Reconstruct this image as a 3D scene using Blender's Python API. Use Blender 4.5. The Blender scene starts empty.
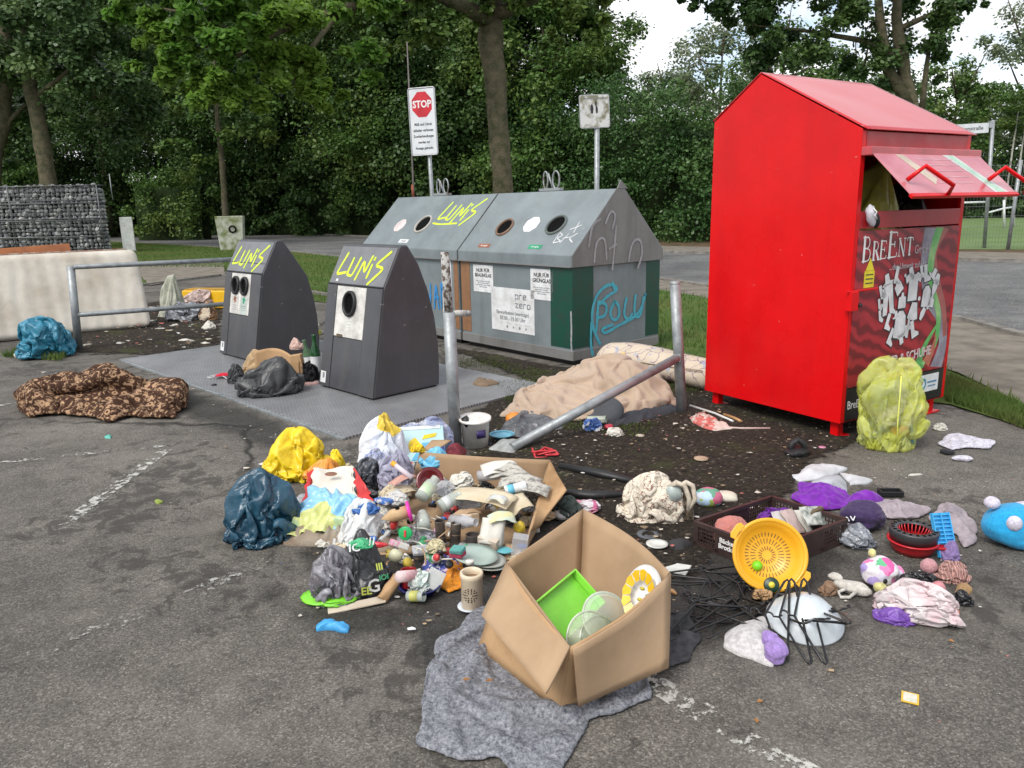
import bpy, bmesh, math, random
import numpy as np
from mathutils import Vector, Matrix, noise
R = math.radians
PI = math.pi
random.seed(7)
sc = bpy.context.scene
COL = sc.collection

# ------------------------------------------------------------------ camera
FPX, CAMH, PITCH, ROLL = 770.0, 1.6, R(12.95), R(1.2)
fw = Vector((0, math.cos(PITCH), -math.sin(PITCH)))
up0 = Vector((0, math.sin(PITCH), math.cos(PITCH)))
rt0 = Vector((1, 0, 0))
RT = rt0 * math.cos(ROLL) - up0 * math.sin(ROLL)
UP = up0 * math.cos(ROLL) + rt0 * math.sin(ROLL)
CP = Vector((0, 0, CAMH))
cam = bpy.data.cameras.new('camera')
camo = bpy.data.objects.new('camera', cam)
COL.objects.link(camo)
cam.sensor_width = 36
cam.lens = FPX / 1024 * 36
cam.clip_end = 2000
cam.clip_start = 0.05
mw = Matrix((RT, UP, -fw)).transposed().to_4x4()
mw.translation = CP
camo.matrix_world = mw
sc.camera = camo


def ray(px, py):
 return fw + RT * ((px - 512) / FPX) + UP * ((384 - py) / FPX)


def G(px, py, z=0.0):
 """survey: the place on the level z that the photograph shows at a pixel"""
 d = ray(px, py)
 return CP + d * ((z - CAMH) / d.z)


def AT(px, py, dist):
 """a place at ground distance dist in the direction of a pixel"""
 d = ray(px, py)
 return CP + d * (dist / d.y)


def U(d):
 """metres for one pixel at forward distance d"""
 return d / FPX


# ------------------------------------------------------------------ materials
def newmat(name):
 m = bpy.data.materials.new(name)
 m.use_nodes = True
 nt = m.node_tree
 return m, nt, nt.nodes['Principled BSDF']


def N(nt, typ, **kw):
 n = nt.nodes.new(typ)
 for k, v in kw.items():
  if k in n.inputs.keys():
   n.inputs[k].default_value = v
  else:
   setattr(n, k, v)
 return n


def mixc(nt, fac, a, b, blend='MIX'):
 n = nt.nodes.new('ShaderNodeMix')
 n.data_type = 'RGBA'
 n.blend_type = blend
 n.clamp_factor = True
 for s, v in ((n.inputs[0], fac), (n.inputs[6], a), (n.inputs[7], b)):
  if isinstance(v, bpy.types.NodeSocket):
   nt.links.new(v, s)
  elif isinstance(v, (int, float)):
   s.default_value = v
  else:
   s.default_value = (*v, 1) if len(v) == 3 else v
 return n.outputs[2]


def ramp(nt, src, stops):
 n = nt.nodes.new('ShaderNodeValToRGB')
 while len(n.color_ramp.elements) < len(stops):
  n.color_ramp.elements.new(0.5)
 for e, (p, c) in zip(n.color_ramp.elements, stops):
  e.position = p
  e.color = (c, c, c, 1) if isinstance(c, (int, float)) else ((*c, 1) if len(c) == 3 else c)
 nt.links.new(src, n.inputs[0])
 return n.outputs[0]


def coords(nt, kind='Object', scale=(1, 1, 1)):
 t = nt.nodes.new('ShaderNodeTexCoord')
 m = nt.nodes.new('ShaderNodeMapping')
 m.inputs['Scale'].default_value = scale
 nt.links.new(t.outputs[kind], m.inputs[0])
 return m.outputs[0]


def nz(nt, vec, scale, detail=4, rough=0.55, dist=0.0):
 n = N(nt, 'ShaderNodeTexNoise', Scale=scale, Detail=detail, Roughness=rough, Distortion=dist)
 nt.links.new(vec, n.inputs['Vector'])
 return n.outputs['Fac']


def vor(nt, vec, scale, feature='F1', out='Distance', rnd=1.0):
 n = nt.nodes.new('ShaderNodeTexVoronoi')
 n.feature = feature
 n.inputs['Scale'].default_value = scale
 n.inputs['Randomness'].default_value = rnd
 nt.links.new(vec, n.inputs['Vector'])
 return n.outputs[out]


def bump(nt, bs, height, strength, dist=0.01):
 b = N(nt, 'ShaderNodeBump', Strength=strength, Distance=dist)
 nt.links.new(height, b.inputs['Height'])
 nt.links.new(b.outputs[0], bs.inputs['Normal'])


def P(name, col, rough=0.5, metal=0.0, col2=None, scale=8.0, lo=0.4, hi=0.65, bmp=0.0, bscale=40.0,
   bdist=0.01, rvar=0.0, alpha=1.0, coat=0.0, trans=0.0, spec=0.5, detail=5, sheen=0.0, space='Object', streak=None, chips=None):
 """general surface: colour, a second colour in uneven patches (dirt, wear), fine relief"""
 m, nt, bs = newmat(name)
 v = coords(nt, space)
 c2 = col2 if col2 is not None else tuple(c * 0.72 for c in col)
 f = nz(nt, v, scale, detail, 0.62)
 f = ramp(nt, f, [(lo, 0.0), (hi, 1.0)])
 cc = mixc(nt, f, col, c2)
 if streak:      # rain-washed dirt running down
  s_ = ramp(nt, nz(nt, coords(nt, space, (4, 4, .35)), 1.1, 7, .72, .4), [(.50, 0.0), (.80, streak[1])])
  cc = mixc(nt, s_, cc, streak[0])
 if chips:       # knocks and scratches
  k_ = ramp(nt, nz(nt, coords(nt, space, (1, 1, 1.6)), 17, 3, .5), [(.735, 0.0), (.75, 1.0)])
  cc = mixc(nt, k_, cc, chips)
 nt.links.new(cc, bs.inputs['Base Color'])
 bs.inputs['Metallic'].default_value = metal
 bs.inputs['Specular IOR Level'].default_value = spec
 if rvar:
  r = ramp(nt, nz(nt, v, scale * 2.3, 4), [(0.3, max(rough - rvar, 0.02)), (0.7, min(rough + rvar, 1))])
  nt.links.new(r, bs.inputs['Roughness'])
 else:
  bs.inputs['Roughness'].default_value = rough
 if bmp:
  bump(nt, bs, nz(nt, v, bscale, 6, 0.65), bmp, bdist)
 bs.inputs['Alpha'].default_value = alpha
 bs.inputs['Coat Weight'].default_value = coat
 bs.inputs['Coat Roughness'].default_value = 0.12
 bs.inputs['Transmission Weight'].default_value = trans
 bs.inputs['Sheen Weight'].default_value = sheen
 return m


_pl = {}


def plastic(col, rough=0.38, bmp=0.15):
 k = (col, rough, bmp)
 if k not in _pl:
  _pl[k] = P('plastic', col, rough, bmp=bmp, bscale=60, bdist=0.004, col2=tuple(c * 0.85 for c in col))
 return _pl[k]


def bagmat(name, col, rough=0.22, alpha=1.0, col2=None, scale=9):
 """thin plastic film: many small creases in the relief"""
 m, nt, bs = newmat(name)
 v = coords(nt)
 c2 = col2 if col2 is not None else tuple(c * 0.8 for c in col)
 f = ramp(nt, nz(nt, v, scale, 4, 0.6, 0.8), [(0.42, 0.0), (0.58, 1.0)])
 nt.links.new(mixc(nt, f, col, c2), bs.inputs['Base Color'])
 bs.inputs['Roughness'].default_value = rough
 a = nz(nt, v, 14, 5, 0.6, 1.6)
 r = ramp(nt, a, [(0.35, 0.0), (0.5, 1.0), (0.62, 0.1)])
 bump(nt, bs, r, 0.16, 0.012)
 if alpha < 1:
  bs.inputs['Alpha'].default_value = alpha
 return m


def fabric(name, col, col2=None, scale=60, bmp=0.4, lo=0.4, hi=0.6, rough=0.95):
 return P(name, col, rough, col2=col2, scale=scale, lo=lo, hi=hi, bmp=bmp, bscale=180, bdist=0.006, spec=0.15, sheen=0.15)


def patchwork(name, cols, scale=10, rough=0.6, dist=0.12, bmp=0.3):
 """irregular printed patches in several colours"""
 m, nt, bs = newmat(name)
 v = coords(nt)
 nn = N(nt, 'ShaderNodeTexNoise', Scale=scale * 0.8, Detail=3)
 nt.links.new(v, nn.inputs['Vector'])
 ad = nt.nodes.new('ShaderNodeVectorMath')
 ad.operation = 'MULTIPLY_ADD'
 nt.links.new(nn.outputs['Color'], ad.inputs[0])
 ad.inputs[1].default_value = (dist, dist, dist)
 nt.links.new(v, ad.inputs[2])
 c = vor(nt, ad.outputs[0], scale, 'F1', 'Color')
 sp = nt.nodes.new('ShaderNodeSeparateColor')
 nt.links.new(c, sp.inputs[0])
 st = [(i / len(cols), cc) for i, cc in enumerate(cols)]
 r = nt.nodes.new('ShaderNodeValToRGB')
 r.color_ramp.interpolation = 'CONSTANT'
 while len(r.color_ramp.elements) < len(st):
  r.color_ramp.elements.new(0.5)
 for e, (p, cc) in zip(r.color_ramp.elements, st):
  e.position = p
  e.color = (*cc, 1)
 nt.links.new(sp.outputs[0], r.inputs[0])
 nt.links.new(r.outputs[0], bs.inputs['Base Color'])
 bs.inputs['Roughness'].default_value = rough
 bump(nt, bs, nz(nt, v, 22, 5, 0.6, 1.0), bmp, 0.015)
 return m


def linework(name, base, line, scale=9, width=0.03, rough=0.9, dist=0.5, extra=None):
 """cloth printed with wandering drawn lines"""
 m, nt, bs = newmat(name)
 v = coords(nt)
 nn = N(nt, 'ShaderNodeTexNoise', Scale=scale * 0.6, Detail=4)
 nt.links.new(v, nn.inputs['Vector'])
 ad = nt.nodes.new('ShaderNodeVectorMath')
 ad.operation = 'MULTIPLY_ADD'
 nt.links.new(nn.outputs['Color'], ad.inputs[0])
 ad.inputs[1].default_value = (dist / scale * 4,) * 3
 nt.links.new(v, ad.inputs[2])
 d = vor(nt, ad.outputs[0], scale, 'DISTANCE_TO_EDGE')
 f = ramp(nt, d, [(width, 1.0), (width * 1.6, 0.0)])
 b = mixc(nt, ramp(nt, nz(nt, v, 5), [(0.35, 0.0), (0.7, 1.0)]), base, tuple(c * 0.82 for c in base))
 if extra:
  for i, e in enumerate(extra):
   g = ramp(nt, nz(nt, v, scale * (0.7 + 0.3 * i), 2), [(0.60, 0.0), (0.62, 1.0)])
   b = mixc(nt, g, b, e)
 nt.links.new(mixc(nt, f, b, line), bs.inputs['Base Color'])
 bs.inputs['Roughness'].default_value = rough
 bs.inputs['Specular IOR Level'].default_value = 0.2
 bump(nt, bs, nz(nt, v, 20, 5), 0.4, 0.012)
 return m


# ------------------------------------------------------------------ mesh building
class MB:
 def __init__(s):
  s.v, s.f, s.s = [], [], []

 def add(s, vs, fs, smooth=False, M=None):
  o = len(s.v)
  for p in vs:
   p = Vector(p)
   s.v.append(tuple(M @ p if M else p))
  for f in fs:
   s.f.append([i + o for i in f])
   s.s.append(smooth)
  return s

 def box(s, c, d, M=None, taper=1.0):
  x, y, z = c
  a, b, h = d[0] / 2, d[1] / 2, d[2] / 2
  vs = [(x + i * a * (taper if k > 0 else 1), y + j * b * (taper if k > 0 else 1), z + k * h)
     for k in (-1, 1) for i, j in ((-1, -1), (1, -1), (1, 1), (-1, 1))]
  return s.add(vs, [(3, 2, 1, 0), (4, 5, 6, 7), (0, 1, 5, 4), (1, 2, 6, 5), (2, 3, 7, 6), (3, 0, 4, 7)], False, M)

 def cyl(s, p0, p1, r0, r1=None, n=20, caps=True, M=None):
  return s.tube([p0, p1], [r0, r0 if r1 is None else r1], n, caps, M)

 def tube(s, pts, r, n=10, caps=True, M=None, closed=False):
  pts = [Vector(p) for p in pts]
  k = len(pts)
  rr = r if isinstance(r, (list, tuple)) else [r] * k
  vs, fs = [], []
  a = None
  for i, p in enumerate(pts):
   if closed:
    t = pts[(i + 1) % k] - pts[i - 1]
   else:
    t = pts[min(i + 1, k - 1)] - pts[max(i - 1, 0)]
   t = t.normalized() if t.length > 1e-9 else Vector((0, 0, 1))
   if a is None:
    a = t.cross(Vector((0, 0, 1)) if abs(t.z) < 0.9 else Vector((1, 0, 0))).normalized()
   else:
    a = (a - t * a.dot(t))
    a = a.normalized() if a.length > 1e-6 else t.orthogonal().normalized()
   b = t.cross(a)
   for j in range(n):
    w = 2 * PI * j / n
    vs.append(p + (a * math.cos(w) + b * math.sin(w)) * rr[i])
  for i in range(k if closed else k - 1):
   for j in range(n):
    i2 = (i + 1) % k
    fs.append((i * n + j, i * n + (j + 1) % n, i2 * n + (j + 1) % n, i2 * n + j))
  o = len(s.v)
  s.add(vs, fs, True, M)
  if caps and not closed:
   s.f.append([o + j for j in reversed(range(n))]); s.s.append(False)
   s.f.append([o + (k - 1) * n + j for j in range(n)]); s.s.append(False)
  return s

 def lathe(s, prof, n=32, M=None, smooth=True):
  vs, fs = [], []
  for r, z in prof:
   for j in range(n):
    w = 2 * PI * j / n
    vs.append((r * math.cos(w), r * math.sin(w), z))
  for i in range(len(prof) - 1):
   for j in range(n):
    fs.append((i * n + j, i * n + (j + 1) % n, (i + 1) * n + (j + 1) % n, (i + 1) * n + j))
  o = len(s.v)
  s.add(vs, fs, smooth, M)
  if prof[0][0] > 1e-4:
   pass
  return s

 def prism(s, poly, z0, z1, M=None):
  n = len(poly)
  vs = [(x, y, z0) for x, y in poly] + [(x, y, z1) for x, y in poly]
  fs = [tuple(reversed(range(n))), tuple(range(n, 2 * n))]
  fs += [(i, (i + 1) % n, n + (i + 1) % n, n + i) for i in range(n)]
  return s.add(vs, fs, False, M)

 def grid(s, fn, nu, nv, M=None, smooth=True, wrap=False):
  vs = [fn(i / nu, j / nv) for j in range(nv + 1) for i in range(nu + 1)]
  w = nu + 1
  fs = [(j * w + i, j * w + i + 1, (j + 1) * w + i + 1, (j + 1) * w + i) for j in range(nv) for i in range(nu)]
  return s.add(vs, fs, smooth, M)

 def ico(s, c, d, sub=2, fn=None, M=None, smooth=True):
  bm = bmesh.new()
  bmesh.ops.create_icosphere(bm, subdivisions=sub, radius=1.0)
  vs = []
  for v in bm.verts:
   p = Vector(v.co)
   k = fn(p) if fn else 1.0
   vs.append((c[0] + p.x * d[0] * k, c[1] + p.y * d[1] * k, c[2] + p.z * d[2] * k))
  fs = [tuple(v.index for v in f.verts) for f in bm.faces]
  bm.free()
  return s.add(vs, fs, smooth, M)

 def build(s, name, mat, parent=None, bevel=0.0, seg=2, solid=0.0, sub=0, offset=-1, recalc=False):
  me = bpy.data.meshes.new(name)
  me.from_pydata(s.v, [], s.f)
  me.polygons.foreach_set('use_smooth', s.s)
  me.validate()
  if recalc:
   bm = bmesh.new(); bm.from_mesh(me)
   bmesh.ops.recalc_face_normals(bm, faces=bm.faces)
   bm.to_mesh(me); bm.free()
  me.materials.append(mat)
  o = bpy.data.objects.new(name, me)
  COL.objects.link(o)
  if parent:
   o.parent = parent
  if solid:
   md = o.modifiers.new('solid', 'SOLIDIFY'); md.thickness = solid; md.offset = offset
  if bevel:
   md = o.modifiers.new('bevel', 'BEVEL'); md.width = bevel; md.segments = seg
   md.limit_method = 'ANGLE'; md.angle_limit = R(40)
  if sub:
   md = o.modifiers.new('sub', 'SUBSURF'); md.levels = sub; md.render_levels = sub
  return o


def tag(o, label=None, cat=None, group=None, kind=None):
 if label: o['label'] = label
 if cat: o['category'] = cat
 if group: o['group'] = group
 if kind: o['kind'] = kind
 return o


def thing(name, label, cat, loc=(0, 0, 0), rz=0.0, group=None, rot=None):
 o = bpy.data.objects.new(name, None)
 o.empty_display_size = 0.1
 COL.objects.link(o)
 o.location = loc
 o.rotation_euler = rot if rot else (0, 0, rz)
 return tag(o, label, cat, group)


def place(o, loc, rot=(0, 0, 0), sc_=None):
 o.location = loc
 o.rotation_euler = rot
 if sc_: o.scale = sc_ if isinstance(sc_, (tuple, list)) else (sc_,) * 3
 return o


def copy_tree(o, parent=None):
 c = o.copy()
 COL.objects.link(c)
 if parent: c.parent = parent
 for ch in [x for x in bpy.data.objects if x.parent == o]:
  copy_tree(ch, c)
 return c


def frame(o, x, y):
 x = Vector(x).normalized(); y = Vector(y).normalized()
 z = x.cross(y)
 M = Matrix((x, y, z)).transposed().to_4x4()
 M.translation = Vector(o)
 return M


def text(s, size, mat, M, parent, name='lettering', align='CENTER', ext=0.0006, xs=1.0, bold=0.0, line=1.0):
 cu = bpy.data.curves.new(name, 'FONT')
 cu.body = s; cu.size = size; cu.align_x = align; cu.align_y = 'CENTER'
 cu.extrude = ext; cu.offset = bold; cu.space_line = line
 cu.resolution_u = 2
 t = bpy.data.objects.new('tmp', cu)
 COL.objects.link(t)
 dg = bpy.context.evaluated_depsgraph_get()
 me = bpy.data.meshes.new_from_object(t.evaluated_get(dg))
 bpy.data.objects.remove(t)
 me.transform(M @ Matrix.Diagonal((xs, 1, 1, 1)))
 me.name = name
 me.materials.clear(); me.materials.append(mat)
 o = bpy.data.objects.new(name, me)
 COL.objects.link(o); o.parent = parent
 return o


def strokes(lines, w, mat, M, parent, name='graffiti', z=0.002, sm=2):
 """painted strokes lying on a surface"""
 mb = MB()
 for li, ln in enumerate(lines):
  pts = [Vector((p[0], p[1], z + li * 0.0003)) for p in ln]
  # smooth the corners a little
  q = []
  for i in range(len(pts) - 1):
   for k in range(6):
    q.append(pts[i].lerp(pts[i + 1], k / 6))
  q.append(pts[-1])
  for _ in range(sm):
   q = [q[0]] + [(q[i - 1] + q[i] * 2 + q[i + 1]) / 4 for i in range(1, len(q) - 1)] + [q[-1]]
  vs, fs = [], []
  n = len(q)
  for i, p in enumerate(q):
   t = (q[min(i + 1, n - 1)] - q[max(i - 1, 0)]).normalized()
   s_ = Vector((-t.y, t.x, 0)) * w / 2 * (1 + 0.25 * noise.noise(p * 30))
   vs += [p + s_, p - s_]
  fs = [(2 * i, 2 * i + 1, 2 * i + 3, 2 * i + 2) for i in range(n - 1)]
  # round ends
  for p, d in ((q[0], -1), (q[-1], 1)):
   o = len(vs)
   vs.append(p + Vector((0, 0, 0.0001)))
   for j in range(9):
    a = 2 * PI * j / 8
    vs.append(p + Vector((math.cos(a) * w / 2, math.sin(a) * w / 2, 0.0001)))
   fs += [(o, o + 1 + j, o + 2 + j) for j in range(8)]
  mb.add(vs, fs, True, M)
 return mb.build(name, mat, parent)


def fold(p, amp, f, seed=0.0):
 """height of creases at p: ridges with flat facets between"""
 q = Vector((p.x * f + seed, p.y * f - seed, p.z * f + seed * 0.7))
 a = noise.noise(q + Vector((noise.noise(q * 0.6) * 1.5, noise.noise(q * 0.7 + Vector((9, 2, 1))) * 1.5, 0)))
 b = noise.noise(q * 2.3 + Vector((4, 4, 4)))
 return amp * ((1 - abs(a) * 2.4) * 0.7 + (1 - abs(b) * 2.2) * 0.3)


def crumple(p, f, seed):
 d = noise.voronoi(Vector((p.x * f + seed, p.y * f + seed * 2, p.z * f - seed)))[0]
 return d[1] - d[0]


def blob(name, mat, loc, size, parent=None, seed=1.0, cr=0.14, f=2.2, sub=5, sag=0.5, rz=0.0, lump=0.22, top=0.0, twist=None, flat=0.0):
 """a filled bag or a soft lump: standing on z = 0 of its own origin"""
 a, b, c = size[0] / 2, size[1] / 2, size[2] / 2
 bm = bmesh.new()
 bmesh.ops.create_icosphere(bm, subdivisions=sub, radius=1.0)
 for v in bm.verts:
  p = Vector(v.co)
  lo = noise.noise(p * 1.3 + Vector((seed, seed * 1.7, -seed)))
  w = p + Vector((noise.noise(p * 1.5 + Vector((seed, 0, 3))), noise.noise(p * 1.5 + Vector((3, seed, 0))), 0)) * 0.45
  k = 1 + lump * lo - cr * (0.5 - min(crumple(w, f, seed), 0.9)) + cr * 0.25 * (crumple(w, f * 2.7, seed + 5) - 0.3)
  q = Vector((p.x * a * k, p.y * b * k, p.z * c * k + c))
  h = q.z / (2 * c)
  if h < 0.35:                                   # it spreads where it sits
   g = 1 + sag * (0.35 - h) * 0.8
   q.x *= g; q.y *= g
   q.z = max(q.z, 0.0) if h > 0 else 0.0
  if top and h > 0.72:                           # gathered towards a knot
   t_ = min((h - 0.72) / 0.3, 1)
   q.x *= 1 - 0.75 * t_ * top; q.y *= 1 - 0.75 * t_ * top
   q.z += c * 0.35 * t_ * t_ * top
  v.co = q
 me = bpy.data.meshes.new(name)
 bm.to_mesh(me); bm.free()
 me.polygons.foreach_set('use_smooth', [True] * len(me.polygons))
 me.materials.append(mat)
 o = bpy.data.objects.new(name, me)
 COL.objects.link(o)
 o.location = loc; o.rotation_euler = (0, 0, rz)
 if parent: o.parent = parent
 return o


def resample(pts, n):
 pts = [Vector(p) for p in pts]
 L = [0]
 k = len(pts)
 for i in range(k):
  L.append(L[-1] + (pts[(i + 1) % k] - pts[i]).length)
 out = []
 j = 0
 for i in range(n):
  t = L[-1] * i / n
  while L[j + 1] < t: j += 1
  u = (t - L[j]) / max(L[j + 1] - L[j], 1e-9)
  out.append(pts[j].lerp(pts[(j + 1) % k], u))
 return out


def sheet(name, mat, px, hmax=0.05, famp=0.02, ff=6.0, edge=2.2, th=0.004, rings=22, n=110, z0=0.006, seed=1.0, jit=0.012,
    parent=None, world=None, bulge=None, round_=2, wave=1.0):
 """cloth, film or paper lying on the ground: outline surveyed from the photograph, raised and creased inside"""
 w = [Vector(p) for p in world] if world else [G(x, y) for x, y in px]
 w = [Vector((p.x, p.y, 0)) for p in w]
 pts = resample(w, n)
 for _ in range(round_):
  pts = [(pts[i - 1] + pts[i] * 2 + pts[(i + 1) % n]) / 4 for i in range(n)]
 c = sum(pts, Vector()) / n
 pts = [p + Vector((noise.noise(p * 9 + Vector((seed, 0, 0))), noise.noise(p * 9 + Vector((0, seed, 5))), 0)) * jit * 2 for p in pts]
 vs = [Vector((0, 0, 0))]
 def H(p, t):
  q = p
  h = hmax * max(0.0, 1 - t ** edge)
  if bulge:
   h = sum(b[2] * math.exp(-((q.x - b[0].x) ** 2 + (q.y - b[0].y) ** 2) / (b[1] ** 2)) for b in bulge) * (1 - t ** 5) + hmax * (1 - t ** edge)
  fo = fold(q, famp, ff, seed) * (0.25 + 0.75 * (1 - t ** 4)) + famp * 0.35 * wave * (noise.noise(q * 14 + Vector((0, 0, seed))) + 0.6) * t
  return z0 + max(h + fo, 0.0)
 vs[0].z = H(c, 0)
 for r in range(1, rings + 1):
  t = r / rings
  for p in pts:
   q = c.lerp(p, t)
   vs.append(Vector((q.x - c.x, q.y - c.y, H(q, t))))
 # outer rim turned down to the ground
 for p in pts:
  q = c.lerp(p, 1.0)
  vs.append(Vector((q.x - c.x, q.y - c.y, z0 - .006)))
 fs = [(0, 1 + i, 1 + (i + 1) % n) for i in range(n)]
 for r in range(rings):
  a, b = 1 + r * n, 1 + (r + 1) * n
  fs += [(a + i, b + i, b + (i + 1) % n, a + (i + 1) % n) for i in range(n)]
 mb = MB().add(vs, fs, True)
 o = mb.build(name, mat, parent)
 o.location = (c.x, c.y, 0)
 return o


# ------------------------------------------------------------------ film and cloth settled by the cloth solver, then frozen as plain meshes
def settle(o, obs, frames=28, grow=.2, pressure=0.0, bend=.01, pin=None, grav=1.0, tens=8):
 pl = bpy.data.objects.new('floor_tmp', bpy.data.meshes.new('floor_tmp'))
 pl.data.from_pydata([(-9, -9, 0), (9, -9, 0), (9, 9, 0), (-9, 9, 0)], [], [(0, 1, 2, 3)])
 COL.objects.link(pl)
 for q in obs + [pl]:
  q.modifiers.new('col', 'COLLISION'); q.collision.thickness_outer = .006
 sc.frame_set(1)
 md = o.modifiers.new('cloth', 'CLOTH'); s = md.settings
 s.quality = 5; s.mass = .1; s.tension_stiffness = s.compression_stiffness = tens; s.shear_stiffness = tens * .6
 s.bending_stiffness = bend; s.shrink_min = s.shrink_max = -grow; s.air_damping = 2; s.effector_weights.gravity = grav
 s.tension_damping = s.compression_damping = 8
 if pin: s.vertex_group_mass = pin
 if pressure: s.use_pressure = True; s.uniform_pressure_force = pressure
 md.collision_settings.distance_min = .004
 for f in range(1, frames + 1): sc.frame_set(f)
 me = bpy.data.meshes.new_from_object(o.evaluated_get(bpy.context.evaluated_depsgraph_get()))
 for q in obs + [pl]: bpy.data.objects.remove(q)
 bpy.data.objects.remove(o)
 sc.frame_set(1)
 return me


def proto_bag(n, r, kind, seed, sub=6, rad=.62, lo=.1, hi=.45, **k):
 rd = random.Random(seed); bm = bmesh.new()
 for _ in range(n):
  M = Matrix.Translation((rd.uniform(-r, r), rd.uniform(-r, r), rd.uniform(lo, hi))) @ Matrix.Rotation(rd.uniform(0, 3), 4, Vector((rd.random(), rd.random(), rd.random() + .1))) @ Matrix.Diagonal((rd.uniform(.12, .24), rd.uniform(.1, .2), rd.uniform(.1, .2), 1))
  if kind == 'box': bmesh.ops.create_cube(bm, size=2, matrix=M)
  else: bmesh.ops.create_icosphere(bm, subdivisions=2, radius=1.0, matrix=M)
 me = bpy.data.meshes.new('ob'); bm.to_mesh(me); bm.free()
 ob = bpy.data.objects.new('ob', me); COL.objects.link(ob)
 bm = bmesh.new(); bmesh.ops.create_icosphere(bm, subdivisions=sub, radius=rad, matrix=Matrix.Translation((0, 0, rad)))
 for v in bm.verts:
  q = Vector(v.co) - Vector((0, 0, rad)); v.co = Vector((0, 0, rad)) + q * (1 + .12 * noise.noise(q * 4 + Vector((seed * 3, 0, 0))))
 me = bpy.data.meshes.new('bag'); bm.to_mesh(me); bm.free()
 o = bpy.data.objects.new('bag', me); COL.objects.link(o)
 m = settle(o, [ob], **k)
 V = np.zeros(len(m.vertices) * 3, np.float32); m.vertices.foreach_get('co', V); V = V.reshape(-1, 3)
 lo_, hi_ = np.percentile(V, .3, axis=0), np.percentile(V, 99.7, axis=0)
 V = (V - (lo_ + hi_) / 2) / (hi_ - lo_)
 V[:, 2] += .5
 F = np.zeros(len(m.polygons) * 3, np.int32); m.polygons.foreach_get('vertices', F)
 return V, F.reshape(-1, 3).tolist()


BAGS = [proto_bag(6, .20, 'box', 3, grow=.35, pressure=-1.0), proto_bag(7, .22, 'ico', 4, grow=.12, pressure=-.2), proto_bag(6, .2, 'box', 1, grow=.2, pressure=-2.0),
  proto_bag(8, .24, 'ico', 2, sub=5, grow=.3, pressure=-4.0), proto_bag(5, .16, 'ico', 7, lo=.2, hi=.75, rad=.6, grow=.16, pressure=.25)]


def film(name, mat, loc, size, parent=None, seed=1.0, rz=0.0, kind=None, full=0.0, **k):
 """a crumpled bag or rag of the given size, one of the settled shapes turned its own way"""
 V, F = BAGS[int(seed * 7) % 4 if kind is None else kind]
 V = V.copy(); V[:, 2] -= .5
 ang = seed * 2.4
 if int(seed * 10) % 2: V[:, 0] *= -1; F = [f[::-1] for f in F]
 ca, sa = math.cos(ang), math.sin(ang)
 x, y = V[:, 0] * ca - V[:, 1] * sa, V[:, 0] * sa + V[:, 1] * ca
 if full:
  g = 1 + full * np.clip(V[:, 2] + .5, 0, 1) ** 1.5; x = x * g; y = y * g
 V = np.stack([x / np.ptp(x), y / np.ptp(y), V[:, 2] + .5], 1) * np.array(size)
 V[:, 2] = np.maximum(V[:, 2], 0)
 me = bpy.data.meshes.new(name); me.from_pydata(V.tolist(), [], F)
 me.polygons.foreach_set('use_smooth', [True] * len(F)); me.materials.append(mat)
 o = bpy.data.objects.new(name, me); COL.objects.link(o)
 o.location = loc; o.rotation_euler = (0, 0, rz)
 if parent: o.parent = parent
 return o


def pip(x, y, P_):
 ins = False; j = len(P_) - 1
 for i in range(len(P_)):
  a, b = P_[i], P_[j]
  if (a.y > y) != (b.y > y) and x < (b.x - a.x) * (y - a.y) / (b.y - a.y + 1e-12) + a.x: ins = not ins
  j = i
 return ins


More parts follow.
